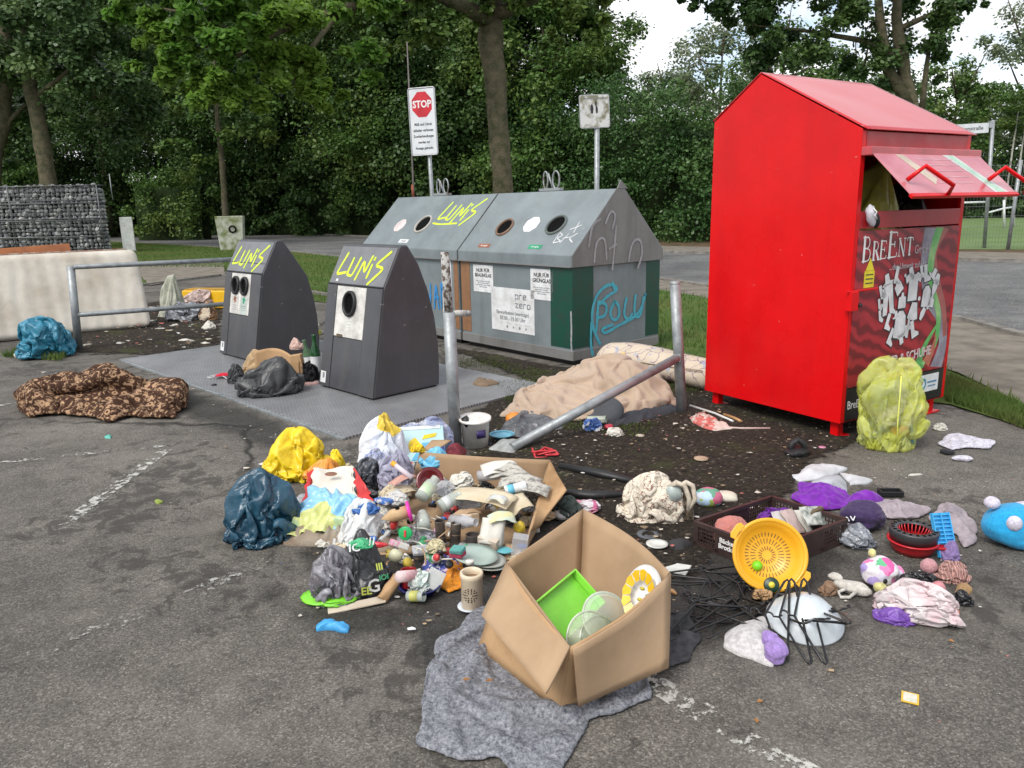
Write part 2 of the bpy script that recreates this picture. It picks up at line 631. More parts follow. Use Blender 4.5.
def drape(name, mat, px, cell=.02, grow=.15, hmax=.02, bulge=(), bend=.1, th=.006, z0=.008, seed=1.0, frames=26, round_=1, lift=0.0, grav=1.0, tens=8):
 """cloth cut to a surveyed outline, buckling into folds over what lies below it"""
 n = 160
 w = [G(x, y) for x, y in px]; w = [Vector((p.x, p.y, 0)) for p in w]
 pts = resample(w, n)
 for _ in range(round_): pts = [(pts[i - 1] + pts[i] * 2 + pts[(i + 1) % n]) / 4 for i in range(n)]
 c = sum(pts, Vector()) / n
 pts = [p - c + Vector((noise.noise(p * 9 + Vector((seed, 0, 0))), noise.noise(p * 9 + Vector((0, seed, 5))), 0)) * .02 for p in pts]
 x0, x1, y0, y1 = min(p.x for p in pts), max(p.x for p in pts), min(p.y for p in pts), max(p.y for p in pts)
 nx, ny = int((x1 - x0) / cell) + 2, int((y1 - y0) / cell) + 2
 ids, vs, fs, rim = {}, [], [], set()
 for i in range(nx):
  for j in range(ny):
   x, y = x0 + (i + .5) * cell, y0 + (j + .5) * cell
   if not pip(x, y, pts): continue
   f = []
   for a_, b_ in ((0, 0), (1, 0), (1, 1), (0, 1)):
    k = (i + a_, j + b_)
    if k not in ids:
     q = Vector((x0 + k[0] * cell, y0 + k[1] * cell, 0)); dd = min(pts, key=lambda p: (p - q).length_squared)
     if not pip(q.x, q.y, pts) or (dd - q).length < cell * .45:
      q = dd.copy(); rim.add(len(vs))
     ids[k] = len(vs); vs.append(q)
    f.append(ids[k])
   fs.append(tuple(f))
 def H(p):
  e = min((p - q).length for q in pts[::3])
  g = min(e / .12, 1.0); g = g * g * (3 - 2 * g)
  return g * (hmax + sum(h * math.exp(-((p.x + c.x - q.x) ** 2 + (p.y + c.y - q.y) ** 2) / s ** 2) for q, s, h in bulge))
 bm = bmesh.new()
 bv = [bm.verts.new(p) for p in vs]
 for f in fs: bm.faces.new([bv[i] for i in f])
 bmesh.ops.remove_doubles(bm, verts=bm.verts, dist=cell * .45)
 bmesh.ops.dissolve_degenerate(bm, edges=bm.edges, dist=cell * .1)
 bm.verts.index_update(); bm.verts.ensure_lookup_table()
 rim = {v.index for v in bm.verts if v.is_boundary}
 for _ in range(3):
  for v in bm.verts:
   if v.index in rim:
    nb = [e.other_vert(v).co for e in v.link_edges if e.is_boundary]
    if len(nb) == 2: v.co = v.co * .5 + (nb[0] + nb[1]) * .25
   else:
    v.co = v.co * .5 + sum((e.other_vert(v).co for e in v.link_edges), Vector()) / len(v.link_edges) * .5
 vs = [Vector(v.co) for v in bm.verts]; fs = [tuple(v.index for v in f.verts) for f in bm.faces]
 bm.free()
 hs = [H(p) for p in vs]
 obs = []
 if bulge or hmax > .03:
  me = bpy.data.meshes.new('ob'); me.from_pydata([(p.x, p.y, max(h - .012, -.01)) for p, h in zip(vs, hs)], [], fs)
  ob = bpy.data.objects.new('ob', me); COL.objects.link(ob); obs = [ob]
 me = bpy.data.meshes.new(name)
 me.from_pydata([(p.x, p.y, z0 + h + lift * min(h / .05, 1) + .012 * (noise.noise(p * 9 + Vector((seed, 2, 0))) + .5) * (i not in rim)) for i, (p, h) in enumerate(zip(vs, hs))], [], fs)
 o = bpy.data.objects.new(name, me); COL.objects.link(o)
 o.vertex_groups.new(name='pin').add(list(rim), 1, 'REPLACE')
 m = settle(o, obs, frames=frames, grow=grow, bend=bend, pin='pin', grav=grav, tens=tens)
 m.polygons.foreach_set('use_smooth', [True] * len(m.polygons)); m.materials.clear(); m.materials.append(mat); m.name = name
 o = bpy.data.objects.new(name, m); COL.objects.link(o)
 o.location = (c.x, c.y, 0)
 md = o.modifiers.new('solid', 'SOLIDIFY'); md.thickness = th; md.offset = 1
 md = o.modifiers.new('sub', 'SUBSURF'); md.levels = md.render_levels = 1
 return o

# ------------------------------------------------------------------ sky and sun
SUN_EL, SUN_AZ = R(48), R(218)        # azimuth clockwise from +Y: behind the camera, to the left
world = bpy.data.worlds.new('World')
sc.world = world
world.use_nodes = True
nt = world.node_tree
nt.nodes.clear()
out = nt.nodes.new('ShaderNodeOutputWorld')
sky = nt.nodes.new('ShaderNodeTexSky')
sky.sky_type = 'NISHITA'
sky.sun_disc = False
sky.sun_elevation = SUN_EL
sky.sun_rotation = SUN_AZ
bg1 = N(nt, 'ShaderNodeBackground', Strength=0.12)
nt.links.new(sky.outputs[0], bg1.inputs[0])
bg2 = N(nt, 'ShaderNodeBackground', Strength=1.0)
tc = nt.nodes.new('ShaderNodeTexCoord')
mp = nt.nodes.new('ShaderNodeMapping')
mp.inputs['Scale'].default_value = (1, 1, 2.4)
nt.links.new(tc.outputs['Generated'], mp.inputs[0])
cl = nz(nt, mp.outputs[0], 3.1, 8, 0.6, 0.3)
cov = ramp(nt, cl, [(0.36, 0.0), (0.50, 1.0)])
shade = ramp(nt, nz(nt, mp.outputs[0], 2.2, 6, 0.6), [(0.35, (0.50, 0.53, 0.58)), (0.62, (0.98, 0.98, 0.99))])
nt.links.new(shade, bg2.inputs[0])
mx = nt.nodes.new('ShaderNodeMixShader')
nt.links.new(cov, mx.inputs[0]); nt.links.new(bg1.outputs[0], mx.inputs[1]); nt.links.new(bg2.outputs[0], mx.inputs[2])
nt.links.new(mx.outputs[0], out.inputs[0])

sl = bpy.data.lights.new('sun', 'SUN')
sl.energy = 1.9
sl.angle = R(26)
sl.color = (1.0, 0.955, 0.89)
so = bpy.data.objects.new('sun', sl)
COL.objects.link(so)
sd = Vector((math.sin(SUN_AZ) * math.cos(SUN_EL), math.cos(SUN_AZ) * math.cos(SUN_EL), math.sin(SUN_EL)))
so.rotation_euler = sd.to_track_quat('Z', 'Y').to_euler()
so.location = sd * 30

sc.view_settings.view_transform = 'Standard'
sc.view_settings.look = 'None'
sc.view_settings.exposure = 0.66
sc.view_settings.gamma = 1.0
sc.cycles.max_bounces = 6
sc.cycles.transparent_max_bounces = 12
sc.cycles.use_denoising = True

# ------------------------------------------------------------------ ground materials
def asphalt(name, base=(0.124, 0.113, 0.098), light=(0.25, 0.23, 0.20), cracks=True, damp=True, fine=170):
 m, nt, bs = newmat(name)
 v = coords(nt)
 grain = vor(nt, v, fine, 'F1', 'Color')
 sp = nt.nodes.new('ShaderNodeSeparateColor'); nt.links.new(grain, sp.inputs[0])
 st = ramp(nt, sp.outputs[0], [(0.0, tuple(c * 0.6 for c in base)), (0.5, base), (0.88, tuple(c * 1.4 for c in base)), (0.985, light)])
 big = ramp(nt, nz(nt, v, 0.55, 6, 0.6, 0.4), [(0.34, 0.62), (0.66, 1.22)])
 st = mixc(nt, 1.0, st, big, 'MULTIPLY')
 mid = ramp(nt, nz(nt, v, 5.5, 6, 0.7), [(0.3, 0.72), (0.7, 1.2)])
 st = mixc(nt, 1.0, st, mid, 'MULTIPLY')
 # paler, dusty places
 dust = ramp(nt, nz(nt, v, 1.7, 7, 0.7, 0.3), [(0.5, 0.0), (0.72, 0.5)])
 st = mixc(nt, dust, st, (0.19, 0.175, 0.15))
 h = nz(nt, v, fine * 0.9, 3)
 if damp:      # old oil and damp stains running over the surface
  d1 = nz(nt, v, 7.0, 8, 0.75, 0.6)
  d2 = ramp(nt, nz(nt, v, 0.8, 3, 0.5, 0.5), [(0.44, 0.0), (0.62, 0.16)])
  ma = nt.nodes.new('ShaderNodeMath'); ma.operation = 'ADD'
  nt.links.new(d1, ma.inputs[0]); nt.links.new(d2, ma.inputs[1])
  d = ramp(nt, ma.outputs[0], [(0.62, 0.0), (0.68, 0.68)])
  st = mixc(nt, d, st, (0.034, 0.030, 0.026))
 if cracks:
  nn = N(nt, 'ShaderNodeTexNoise', Scale=2.2, Detail=5)
  nt.links.new(v, nn.inputs['Vector'])
  ad = nt.nodes.new('ShaderNodeVectorMath'); ad.operation = 'MULTIPLY_ADD'
  nt.links.new(nn.outputs['Color'], ad.inputs[0]); ad.inputs[1].default_value = (0.5, 0.5, 0); nt.links.new(v, ad.inputs[2])
  e = vor(nt, ad.outputs[0], 0.42, 'DISTANCE_TO_EDGE')
  cm = ramp(nt, e, [(0.0, 1.0), (0.006, 0.7), (0.013, 0.0)])
  gate = ramp(nt, nz(nt, v, 0.5, 2), [(0.45, 0.0), (0.55, 1.0)])
  mm = nt.nodes.new('ShaderNodeMath'); mm.operation = 'MULTIPLY'
  nt.links.new(cm, mm.inputs[0]); nt.links.new(gate, mm.inputs[1])
  st = mixc(nt, mm.outputs[0], st, (0.018, 0.016, 0.013))
 nt.links.new(st, bs.inputs['Base Color'])
 bs.inputs['Roughness'].default_value = 0.82
 bs.inputs['Specular IOR Level'].default_value = 0.35
 b = N(nt, 'ShaderNodeBump', Strength=0.55, Distance=0.006)
 nt.links.new(sp.outputs[1], b.inputs['Height'])
 nt.links.new(b.outputs[0], bs.inputs['Normal'])
 return m


M_ASPH = asphalt('asphalt')
M_ROAD = asphalt('road_asphalt', (0.13, 0.13, 0.128), (0.24, 0.24, 0.23), cracks=False, damp=False, fine=60)
M_PAVE = P('pavement_gravel', (0.21, 0.185, 0.15), 0.95, col2=(0.13, 0.115, 0.095), scale=3, bmp=0.5, bscale=60, spec=0.2)
M_KERB = P('kerb_concrete', (0.24, 0.225, 0.2), 0.9, col2=(0.13, 0.12, 0.105), scale=5, bmp=0.4, bscale=40, spec=0.2)
M_EARTH = P('verge_earth', (0.13, 0.085, 0.05), 0.98, col2=(0.055, 0.05, 0.03), scale=2.2, bmp=0.6, bscale=20, spec=0.1)
M_GRASSG = P('grass_ground', (0.055, 0.10, 0.022), 0.95, col2=(0.10, 0.13, 0.035), scale=1.4, bmp=0.6, bscale=60, spec=0.15)
M_FIELD = P('field_grass', (0.15, 0.21, 0.09), 0.95, col2=(0.11, 0.17, 0.06), scale=0.4, bmp=0.3, bscale=20, spec=0.1)


def soilmat():
 m, nt, bs = newmat('dark_soil')
 v = coords(nt)
 a = vor(nt, v, 60, 'F1', 'Color'); sp = nt.nodes.new('ShaderNodeSeparateColor'); nt.links.new(a, sp.inputs[0])
 c = ramp(nt, sp.outputs[0], [(0.0, (0.016, 0.012, 0.009)), (0.6, (0.032, 0.025, 0.018)), (0.95, (0.050, 0.039, 0.028)), (0.992, (0.16, 0.13, 0.10))])
 moss = ramp(nt, nz(nt, v, 1.9, 7, 0.7), [(0.54, 0.0), (0.66, 0.6)])
 g = mixc(nt, ramp(nt, nz(nt, v, 30, 4), [(0.35, 0.0), (0.65, 1.0)]), (0.035, 0.045, 0.012), (0.075, 0.088, 0.024))
 c = mixc(nt, moss, c, g)
 nt.links.new(c, bs.inputs['Base Color'])
 bs.inputs['Roughness'].default_value = 0.95
 bs.inputs['Specular IOR Level'].default_value = 0.25
 bump(nt, bs, nz(nt, v, 45, 7, 0.7), 0.9, 0.03)
 return m


M_SOIL = soilmat()


def in_poly(x, y, poly):
 n = len(poly); ins = np.zeros(len(x), bool)
 j = n - 1
 for i in range(n):
  xi, yi, xj, yj = poly[i][0], poly[i][1], poly[j][0], poly[j][1]
  c = ((yi > y) != (yj > y)) & (x < (xj - xi) * (y - yi) / (yj - yi + 1e-12) + xi)
  ins ^= c
  j = i
 return ins


def flat(name, pts, z, mat, kind='structure', jit=0.0, n=0, bumpz=0.0, seed=0.0):
 """a level area of the ground as one sheet, its border a little uneven"""
 w = [Vector((p[0], p[1], 0)) if len(p) == 2 else Vector((p.x, p.y, 0)) for p in pts]
 if n:
  w = resample(w, n)
  w = [p + Vector((noise.noise(p * 1.7 + Vector((seed, 0, 0))) + 0.5 * noise.noise(p * 7), noise.noise(p * 1.7 + Vector((0, 5, seed))) + 0.5 * noise.noise(p * 7 + Vector((3, 3, 3))), 0)) * jit for p in w]
 mb = MB()
 if bumpz:
  c = sum(w, Vector()) / len(w)
  k = len(w); rings = 24
  vs = [(c.x, c.y, z + bumpz)]
  for r in range(1, rings + 1):
   t = r / rings
   for p in w:
    q = c.lerp(p, t)
    hh = bumpz * (0.5 + 0.9 * noise.noise(q * 2.3) + 0.5 * noise.noise(q * 9)) * (1 - t ** 6)
    vs.append((q.x, q.y, z + max(hh, 0)))
  fs = [(0, 1 + i, 1 + (i + 1) % k) for i in range(k)]
  for r in range(rings - 1):
   a, b = 1 + r * k, 1 + (r + 1) * k
   fs += [(a + i, b + i, b + (i + 1) % k, a + (i + 1) % k) for i in range(k)]
  mb.add(vs, fs, True)
 else:
  mb.add([(p.x, p.y, z) for p in w], [tuple(range(len(w)))])
 o = mb.build(name, mat)
 o['kind'] = kind
 return o


def gp(*px):
 return [G(x, y) for x, y in px]


def patch(name, px, mat, z, soft=0.25, cell=0.05, bumpz=0.0):
 """an area of ground whose border fades irregularly into what lies under it"""
 w = [G(x, y) for x, y in px]
 P_ = np.array([(p.x, p.y) for p in w])
 lo, hi = P_.min(0) - soft, P_.max(0) + soft
 nx, ny = int((hi[0] - lo[0]) / cell) + 1, int((hi[1] - lo[1]) / cell) + 1
 gx_, gy_ = np.meshgrid(np.linspace(lo[0], hi[0], nx), np.linspace(lo[1], hi[1], ny))
 X, Y = gx_.ravel(), gy_.ravel()
 ins = in_poly(X, Y, P_)
 dist = np.full(len(X), 1e9)
 for i in range(len(P_)):
  A, B = P_[i], P_[(i + 1) % len(P_)]
  d = B - A
  t = np.clip(((X - A[0]) * d[0] + (Y - A[1]) * d[1]) / (d @ d + 1e-9), 0, 1)
  dist = np.minimum(dist, np.hypot(X - A[0] - t * d[0], Y - A[1] - t * d[1]))
 sd_ = np.where(ins, dist, -dist)
 mask = np.clip(0.5 + sd_ / (2 * soft), 0, 1)
 zz = np.array([z + max(0.0, bumpz * (0.5 + noise.noise(Vector((x * 2.3, y * 2.3, 0))) + .5 * noise.noise(Vector((x * 9, y * 9, 0))))) * k ** 2 for x, y, k in zip(X, Y, mask)])
 idx = np.arange(nx * ny).reshape(ny, nx)
 F_ = np.stack([idx[:-1, :-1], idx[:-1, 1:], idx[1:, 1:], idx[1:, :-1]], -1).reshape(-1, 4)
 keep = mask[F_].max(1) > 0.02
 F_ = F_[keep]
 me = bpy.data.meshes.new(name)
 me.from_pydata(np.stack([X, Y, zz], 1).tolist(), [], F_.tolist())
 at = me.attributes.new('fade', 'FLOAT', 'POINT')
 at.data.foreach_set('value', mask.astype(np.float32))
 me.polygons.foreach_set('use_smooth', [True] * len(me.polygons))
 me.materials.append(mat)
 o = bpy.data.objects.new(name, me); COL.objects.link(o)
 o['kind'] = 'structure'
 return o


def fade_alpha(m, s=6.0, amp=1.0, k=1.0, lo=.5, hi=.62):
 """the border of a patch() breaks up through noise"""
 nt = m.node_tree; bs = nt.nodes['Principled BSDF']
 v = coords(nt)
 a = N(nt, 'ShaderNodeAttribute', attribute_name='fade')
 n_ = nz(nt, v, s, 7, 0.7)
 s1 = nt.nodes.new('ShaderNodeMath'); s1.operation = 'MULTIPLY_ADD'
 nt.links.new(n_, s1.inputs[0]); s1.inputs[1].default_value = amp; s1.inputs[2].default_value = -0.5 * amp
 s2 = nt.nodes.new('ShaderNodeMath'); s2.operation = 'ADD'
 nt.links.new(a.outputs['Fac'], s2.inputs[0]); nt.links.new(s1.outputs[0], s2.inputs[1])
 r = ramp(nt, s2.outputs[0], [(lo, 0.0), (hi, k)])
 nt.links.new(r, bs.inputs['Alpha'])


ground = flat('ground', [(-500, -60), (500, -60), (500, 700), (-500, 700)], -0.012, M_GRASSG)
lot_far = gp((130, 285), (222, 276), (300, 292), (420, 310), (560, 340), (655, 352), (760, 380), (960, 402), (1024, 428))
lot = flat('parking_ground', [(-30, -20), (30, -20), (9, 3.0)] + [(p.x, p.y) for p in reversed(lot_far)] + [(-9.5, 13.2), (-14, 17), (-30, 22)], 0.0, M_ASPH)
near = gp((60, 239), (140, 243), (286, 251), (342, 257), (480, 267), (659, 279), (760, 293), (970, 320), (1024, 335))
near_w = [(-130, 175)] + [(p.x, p.y) for p in near] + [(6.6, 7.0), (9, 3.0), (14, -8)]
far = gp((0, 229), (190, 230), (342, 236), (500, 243), (659, 253), (800, 257), (1024, 263))
far_w = [(-160, 240)] + [(p.x, p.y) for p in far] + [(24, 14), (40, 8), (60, -8)]
flat('road', near_w + far_w[::-1], 0.004, M_ROAD)


def strip(name, line, off0, off1, z0, z1, mat):
 """a raised band following a line (kerb, path edge)"""
 L = [Vector((x, y, 0)) for x, y in line]
 vs, fs = [], []
 for i, p in enumerate(L):
  t = (L[min(i + 1, len(L) - 1)] - L[max(i - 1, 0)]).normalized()
  nrm = Vector((-t.y, t.x, 0))
  a, b = p + nrm * off0, p + nrm * off1
  vs += [(a.x, a.y, z0), (a.x, a.y, z1), (b.x, b.y, z1), (b.x, b.y, z0)]
 for i in range(len(L) - 1):
  o = 4 * i
  for k in range(3):
   fs.append((o + k, o + k + 1, o + 5 + k, o + 4 + k))
 o = MB().add(vs, fs).build(name, mat, recalc=True)
 o['kind'] = 'structure'
 return o


strip('road_kerb', near_w[1:], -0.02, -0.16, 0.0, 0.05, M_KERB)
strip('far_kerb', far_w, 0.0, 0.18, 0.0, 0.09, M_KERB)
# near pavement between road and lot: pale gravel, then the grass wedge
flat('pavement', [(p.x, p.y) for p in gp((600, 279), (659, 280), (760, 294), (970, 322), (1024, 337))] + [(6.4, 7.0), (8.8, 3.0), (7.2, 3.0), (5.2, 6.3)]
  + [(p.x, p.y) for p in gp((1024, 405), (958, 373), (862, 345), (700, 297), (655, 290), (600, 284))], 0.008, M_PAVE)
grass_a = gp((60, 240), (140, 243.5), (286, 252), (342, 258), (480, 270), (600, 283), (655, 290), (700, 297), (862, 345), (958, 373), (1024, 405), (1060, 425), (1040, 437), (985, 415), (940, 402), (830, 392),
    (705, 372), (655, 353), (560, 342), (420, 312), (300, 300), (222, 268), (120, 268), (60, 262))
flat('grass_verge', grass_a, 0.012, M_GRASSG, n=220, jit=0.10)
flat('path_slab', gp((128, 263), (222, 258), (225, 274), (150, 286)), 0.02, M_PAVE, n=80, jit=0.05)
kl = gp((128, 288), (222, 276), (300, 292), (420, 311), (560, 341), (655, 353), (705, 366))
strip('lot_kerb', [(p.x, p.y) for p in kl], -0.03, 0.09, 0.0, 0.055, M_KERB)
fade_alpha(M_SOIL, 5.0, 1.1)
patch('soil_left', [(30, 352), (150, 356), (222, 350), (225, 300), (200, 292), (150, 303), (100, 318), (30, 335)], M_SOIL, 0.005, .35, .08, .02)
patch('soil_bed', [(440, 346), (480, 352), (565, 368), (660, 352), (720, 385), (850, 405), (900, 412), (868, 440), (812, 462), (790, 492), (720, 545), (690, 590), (620, 560), (540, 480), (470, 455), (455, 418), (535, 384)], M_SOIL, 0.005, .16, .04, .016)
flat('far_verge', [(p[0], p[1]) for p in far_w] + [(80, 10), (80, 60), (20, 50), (-30, 110), (-120, 260), (-200, 260)], 0.0, M_EARTH)
flat('far_pavement', [(p.x, p.y) for p in gp((659, 252), (800, 256), (1024, 262))] + [(24, 14), (40, 8), (40, 10), (25, 16)] + [(p.x, p.y) for p in gp((1024, 253), (800, 249), (659, 246))], 0.01, M_PAVE)
flat('sports_field', [(9, 27), (20, 22), (90, 22), (120, 150), (30, 150), (12, 60)], 0.006, M_FIELD)


# worn paint and stains with shapes of their own
def wornpaint(name, col, lo, hi, s=22, rough=0.8):
 m, nt, bs = newmat(name)
 v = coords(nt)
 a = nz(nt, v, s, 7, 0.75)
 c = nz(nt, v, 2.3, 3)
 mm = nt.nodes.new('ShaderNodeMath'); mm.operation = 'MULTIPLY_ADD'
 nt.links.new(c, mm.inputs[0]); mm.inputs[1].default_value = 0.55; nt.links.new(a, mm.inputs[2])
 nt.links.new(ramp(nt, mm.outputs[0], [(lo, 0.0), (hi, 1.0)]), bs.inputs['Alpha'])
 nt.links.new(mixc(nt, ramp(nt, nz(nt, v, 60, 4), [(0.4, 0.0), (0.6, 1.0)]), col, tuple(x * 0.7 for x in col)), bs.inputs['Base Color'])
 bs.inputs['Roughness'].default_value = rough
 return m


M_PAINT = wornpaint('worn_paint', (0.48, 0.47, 0.43), 0.80, 0.86)
M_PAINT2 = wornpaint('worn_paint_faint', (0.38, 0.37, 0.34), 0.85, 0.93)
M_DAMP = wornpaint('damp_stain', (0.02, 0.0195, 0.018), 0.62, 0.80, s=9, rough=0.55)


def line_mark(a, b, w, mat, z=0.0045):
 A, B = G(*a), G(*b)
 t = (B - A).normalized(); n = Vector((-t.y, t.x, 0)) * w / 2
 o = MB().add([(q.x, q.y, z) for q in (A - n, B - n, B + n, A + n)], [(0, 1, 2, 3)]).build('painted_line', mat)
 o['kind'] = 'structure'


line_mark((-20, 465), (166, 446), 0.055, M_PAINT)
line_mark((-20, 409), (30, 401), 0.06, M_PAINT)
line_mark((166, 450), (50, 535), 0.09, M_PAINT)
line_mark((640, 676), (850, 800), 0.10, M_PAINT)
line_mark((290, 548), (205, 590), 0.12, M_PAINT2)
line_mark((205, 590), (-60, 690), 0.10, M_PAINT2)
line_mark((222, 425), (350, 455), 0.05, M_PAINT2)
M_DAMP = P('damp_ground', (0.020, 0.0195, 0.018), 0.5, col2=(.03, .028, .025), scale=9, bmp=.5, bscale=160, bdist=.004)
fade_alpha(M_DAMP, 4.0, 1.3, .5, .45, .85)
patch('wet_stain', [(235, 555), (300, 610), (420, 600), (475, 640), (430, 700), (410, 640), (330, 640), (270, 600)], M_DAMP, .0032, .12, .04)
patch('wet_stain', [(540, 730), (660, 690), (700, 650), (780, 640), (840, 590), (860, 560), (800, 520), (700, 540), (560, 500), (440, 470), (300, 500), (290, 560), (420, 620), (440, 700)], M_DAMP, .0028, .16, .05)
patch('wet_stain', [(150, 380), (215, 395), (330, 440), (300, 470), (200, 425), (120, 400)], M_DAMP, .0032, .2, .05)


# ------------------------------------------------------------------ grass blades, litter specks (uncountable)
rng = np.random.default_rng(11)


def npmesh(name, V, nper, mat, smooth=False):
 """faces of nper corners each, from an array of corners"""
 me = bpy.data.meshes.new(name)
 nv = len(V); nf = nv // nper
 me.vertices.add(nv); me.vertices.foreach_set('co', V.astype(np.float32).ravel())
 me.loops.add(nv); me.loops.foreach_set('vertex_index', np.arange(nv, dtype=np.int32))
 me.polygons.add(nf)
 me.polygons.foreach_set('loop_start', np.arange(0, nv, nper, dtype=np.int32))
 me.polygons.foreach_set('loop_total', np.full(nf, nper, dtype=np.int32))
 me.update(); me.validate()
 me.materials.append(mat)
 return me


def leafmat(name, col, col2, col3=None, trans=0.3, rough=0.5):
 m, nt, bs = newmat(name)
 g = nt.nodes.new('ShaderNodeNewGeometry')
 v = coords(nt)
 c = mixc(nt, g.outputs['Random Per Island'], col, col2)
 if col3:
  c = mixc(nt, ramp(nt, nz(nt, v, 0.45, 3), [(0.45, 0.0), (0.62, 0.8)]), c, col3)
 nt.links.new(c, bs.inputs['Base Color'])
 bs.inputs['Roughness'].default_value = rough
 bs.inputs['Specular IOR Level'].default_value = 0.3
 t = nt.nodes.new('ShaderNodeBsdfTranslucent')
 nt.links.new(c, t.inputs[0])
 mx = N(nt, 'ShaderNodeMixShader', Fac=trans)
 nt.links.new(bs.outputs[0], mx.inputs[1]); nt.links.new(t.outputs[0], mx.inputs[2])
 nt.links.new(mx.outputs[0], nt.nodes['Material Output'].inputs[0])
 return m


def grass(name, poly, n, h, w, mat, seed=0, dens=None):
 r = np.random.default_rng(seed)
 P_ = np.array([(p[0], p[1]) for p in poly])
 lo, hi = P_.min(0), P_.max(0)
 xy = r.uniform(lo, hi, (n, 2))
 # nearer blades more often
 keep = in_poly(xy[:, 0], xy[:, 1], P_)
 xy = xy[keep]
 if dens:
  k = np.array([dens(x, y) for x, y in xy]); xy = xy[r.uniform(0, 1, len(xy)) < k]
 m = len(xy)
 a = r.uniform(0, 2 * PI, m); hh = h * r.uniform(0.45, 1.2, m); ww = w * r.uniform(0.7, 1.3, m)
 lx, ly = r.normal(0, 0.35, m) * hh, r.normal(0, 0.35, m) * hh
 c, s = np.cos(a) * ww / 2, np.sin(a) * ww / 2
 V = np.zeros((m, 3, 3))
 V[:, 0] = np.stack([xy[:, 0] - c, xy[:, 1] - s, np.zeros(m)], 1)
 V[:, 1] = np.stack([xy[:, 0] + c, xy[:, 1] + s, np.zeros(m)], 1)
 V[:, 2] = np.stack([xy[:, 0] + lx, xy[:, 1] + ly, hh], 1)
 o = bpy.data.objects.new(name, npmesh(name, V.reshape(-1, 3), 3, mat))
 COL.objects.link(o)
 o.location.z = 0.012
 return tag(o, 'short green grass growing on the verge beside the road', 'grass', kind='stuff')


M_BLADE = leafmat('grass_blade', (0.05, 0.115, 0.018), (0.12, 0.19, 0.04), (0.16, 0.17, 0.055), 0.3, 0.7)
grass('grass', [(p.x, p.y) for p in grass_a], 330000, 0.09, 0.016, M_BLADE, 1)
M_MOSS = leafmat('moss_blade', (0.045, 0.075, 0.014), (0.09, 0.115, 0.03), None, 0.2, 0.8)
bedp = gp((440, 352), (565, 375), (660, 355), (700, 392), (640, 440), (560, 430), (520, 410), (500, 400))
m = grass('moss', [(p.x, p.y) for p in bedp], 26000, 0.022, 0.008, M_MOSS, 2, lambda x, y: 1 if noise.noise(Vector((x * 2, y * 2, 0))) > -0.1 else 0.08)
m['label'] = 'low dark moss and weeds growing in the soil bed'; m['category'] = 'moss'
wedge = gp((948, 378), (1030, 412), (1040, 437), (985, 415), (945, 402))
grass('grass', [(p.x, p.y) for p in wedge], 16000, 0.07, 0.007, M_BLADE, 4)
weedp = gp((2, 358), (60, 362), (75, 352), (40, 348))
w_ = grass('weeds', [(p.x, p.y) for p in weedp], 2500, 0.09, 0.014, M_BLADE, 5)
w_['label'] = 'tufts of green weeds along the bed below the blue bag'; w_['category'] = 'weeds'


def chips(name, label, n, area, smin, smax, cols, seed, z=0.012, gauss=None, th=0.25):
 """tiny broken scraps, far too many to count"""
 r = np.random.default_rng(seed)
 P_ = np.array([(p.x, p.y) for p in area])
 lo, hi = P_.min(0), P_.max(0)
 xy = r.uniform(lo, hi, (n * 3, 2))
 xy = xy[in_poly(xy[:, 0], xy[:, 1], P_)][:n]
 V = []
 for x, y in xy:
  s = r.uniform(smin, smax) * (0.5 + r.random() ** 3 * 2)
  k = 5; a0 = r.uniform(0, 2 * PI); tx, ty = r.normal(0, 0.25, 2)
  for j in range(k):
   a = a0 + 2 * PI * j / k; q = s * r.uniform(0.5, 1.1)
   dx, dy = q * math.cos(a), q * math.sin(a) * 0.75
   V.append((x + dx, y + dy, z + abs(tx * dx + ty * dy) * 1 + th * s))
 m, nt, bs = newmat(name)
 g = nt.nodes.new('ShaderNodeNewGeometry')
 rr = nt.nodes.new('ShaderNodeValToRGB'); rr.color_ramp.interpolation = 'CONSTANT'
 while len(rr.color_ramp.elements) < len(cols): rr.color_ramp.elements.new(0.5)
 for e, (i, c) in zip(rr.color_ramp.elements, enumerate(cols)):
  e.position = i / len(cols); e.color = (*c, 1)
 nt.links.new(g.outputs['Random Per Island'], rr.inputs[0])
 nt.links.new(rr.outputs[0], bs.inputs['Base Color'])
 bs.inputs['Roughness'].default_value = 0.7
 o = bpy.data.objects.new(name, npmesh(name, np.array(V), 5, m))
 COL.objects.link(o)
 return tag(o, label, 'litter', kind='stuff')


CH = [(0.55, 0.5, 0.42), (0.30, 0.23, 0.15), (0.62, 0.6, 0.56), (0.20, 0.14, 0.08), (0.42, 0.3, 0.17), (0.5, 0.46, 0.4), (0.12, 0.09, 0.06), (0.45, 0.12, 0.1)]
chips('litter_scraps', 'tiny pale scraps and splinters strewn over the dark soil bed', 420, gp((520, 420), (700, 392), (850, 410), (905, 420), (880, 445), (800, 470), (760, 520), (640, 600), (560, 480)), 0.005, 0.012, CH, 3, 0.026)
chips('litter_scraps', 'tiny scraps strewn on the asphalt right of the crate', 320, gp((700, 600), (860, 460), (1100, 440), (1200, 640), (900, 740)), 0.003, 0.006, CH, 4, 0.006)
chips('litter_scraps', 'tiny pale scraps on the asphalt along the steel plates', 160, gp((200, 390), (360, 440), (330, 460), (250, 470), (150, 410), (20, 370)), 0.006, 0.012, CH[:4], 5, 0.006)
chips('litter_scraps', 'torn scraps lying in the soil left of the litter columns', 260, gp((75, 350), (212, 352), (222, 300), (150, 308)), 0.015, 0.035, CH + [(0.7, 0.7, 0.7)], 6, 0.04)
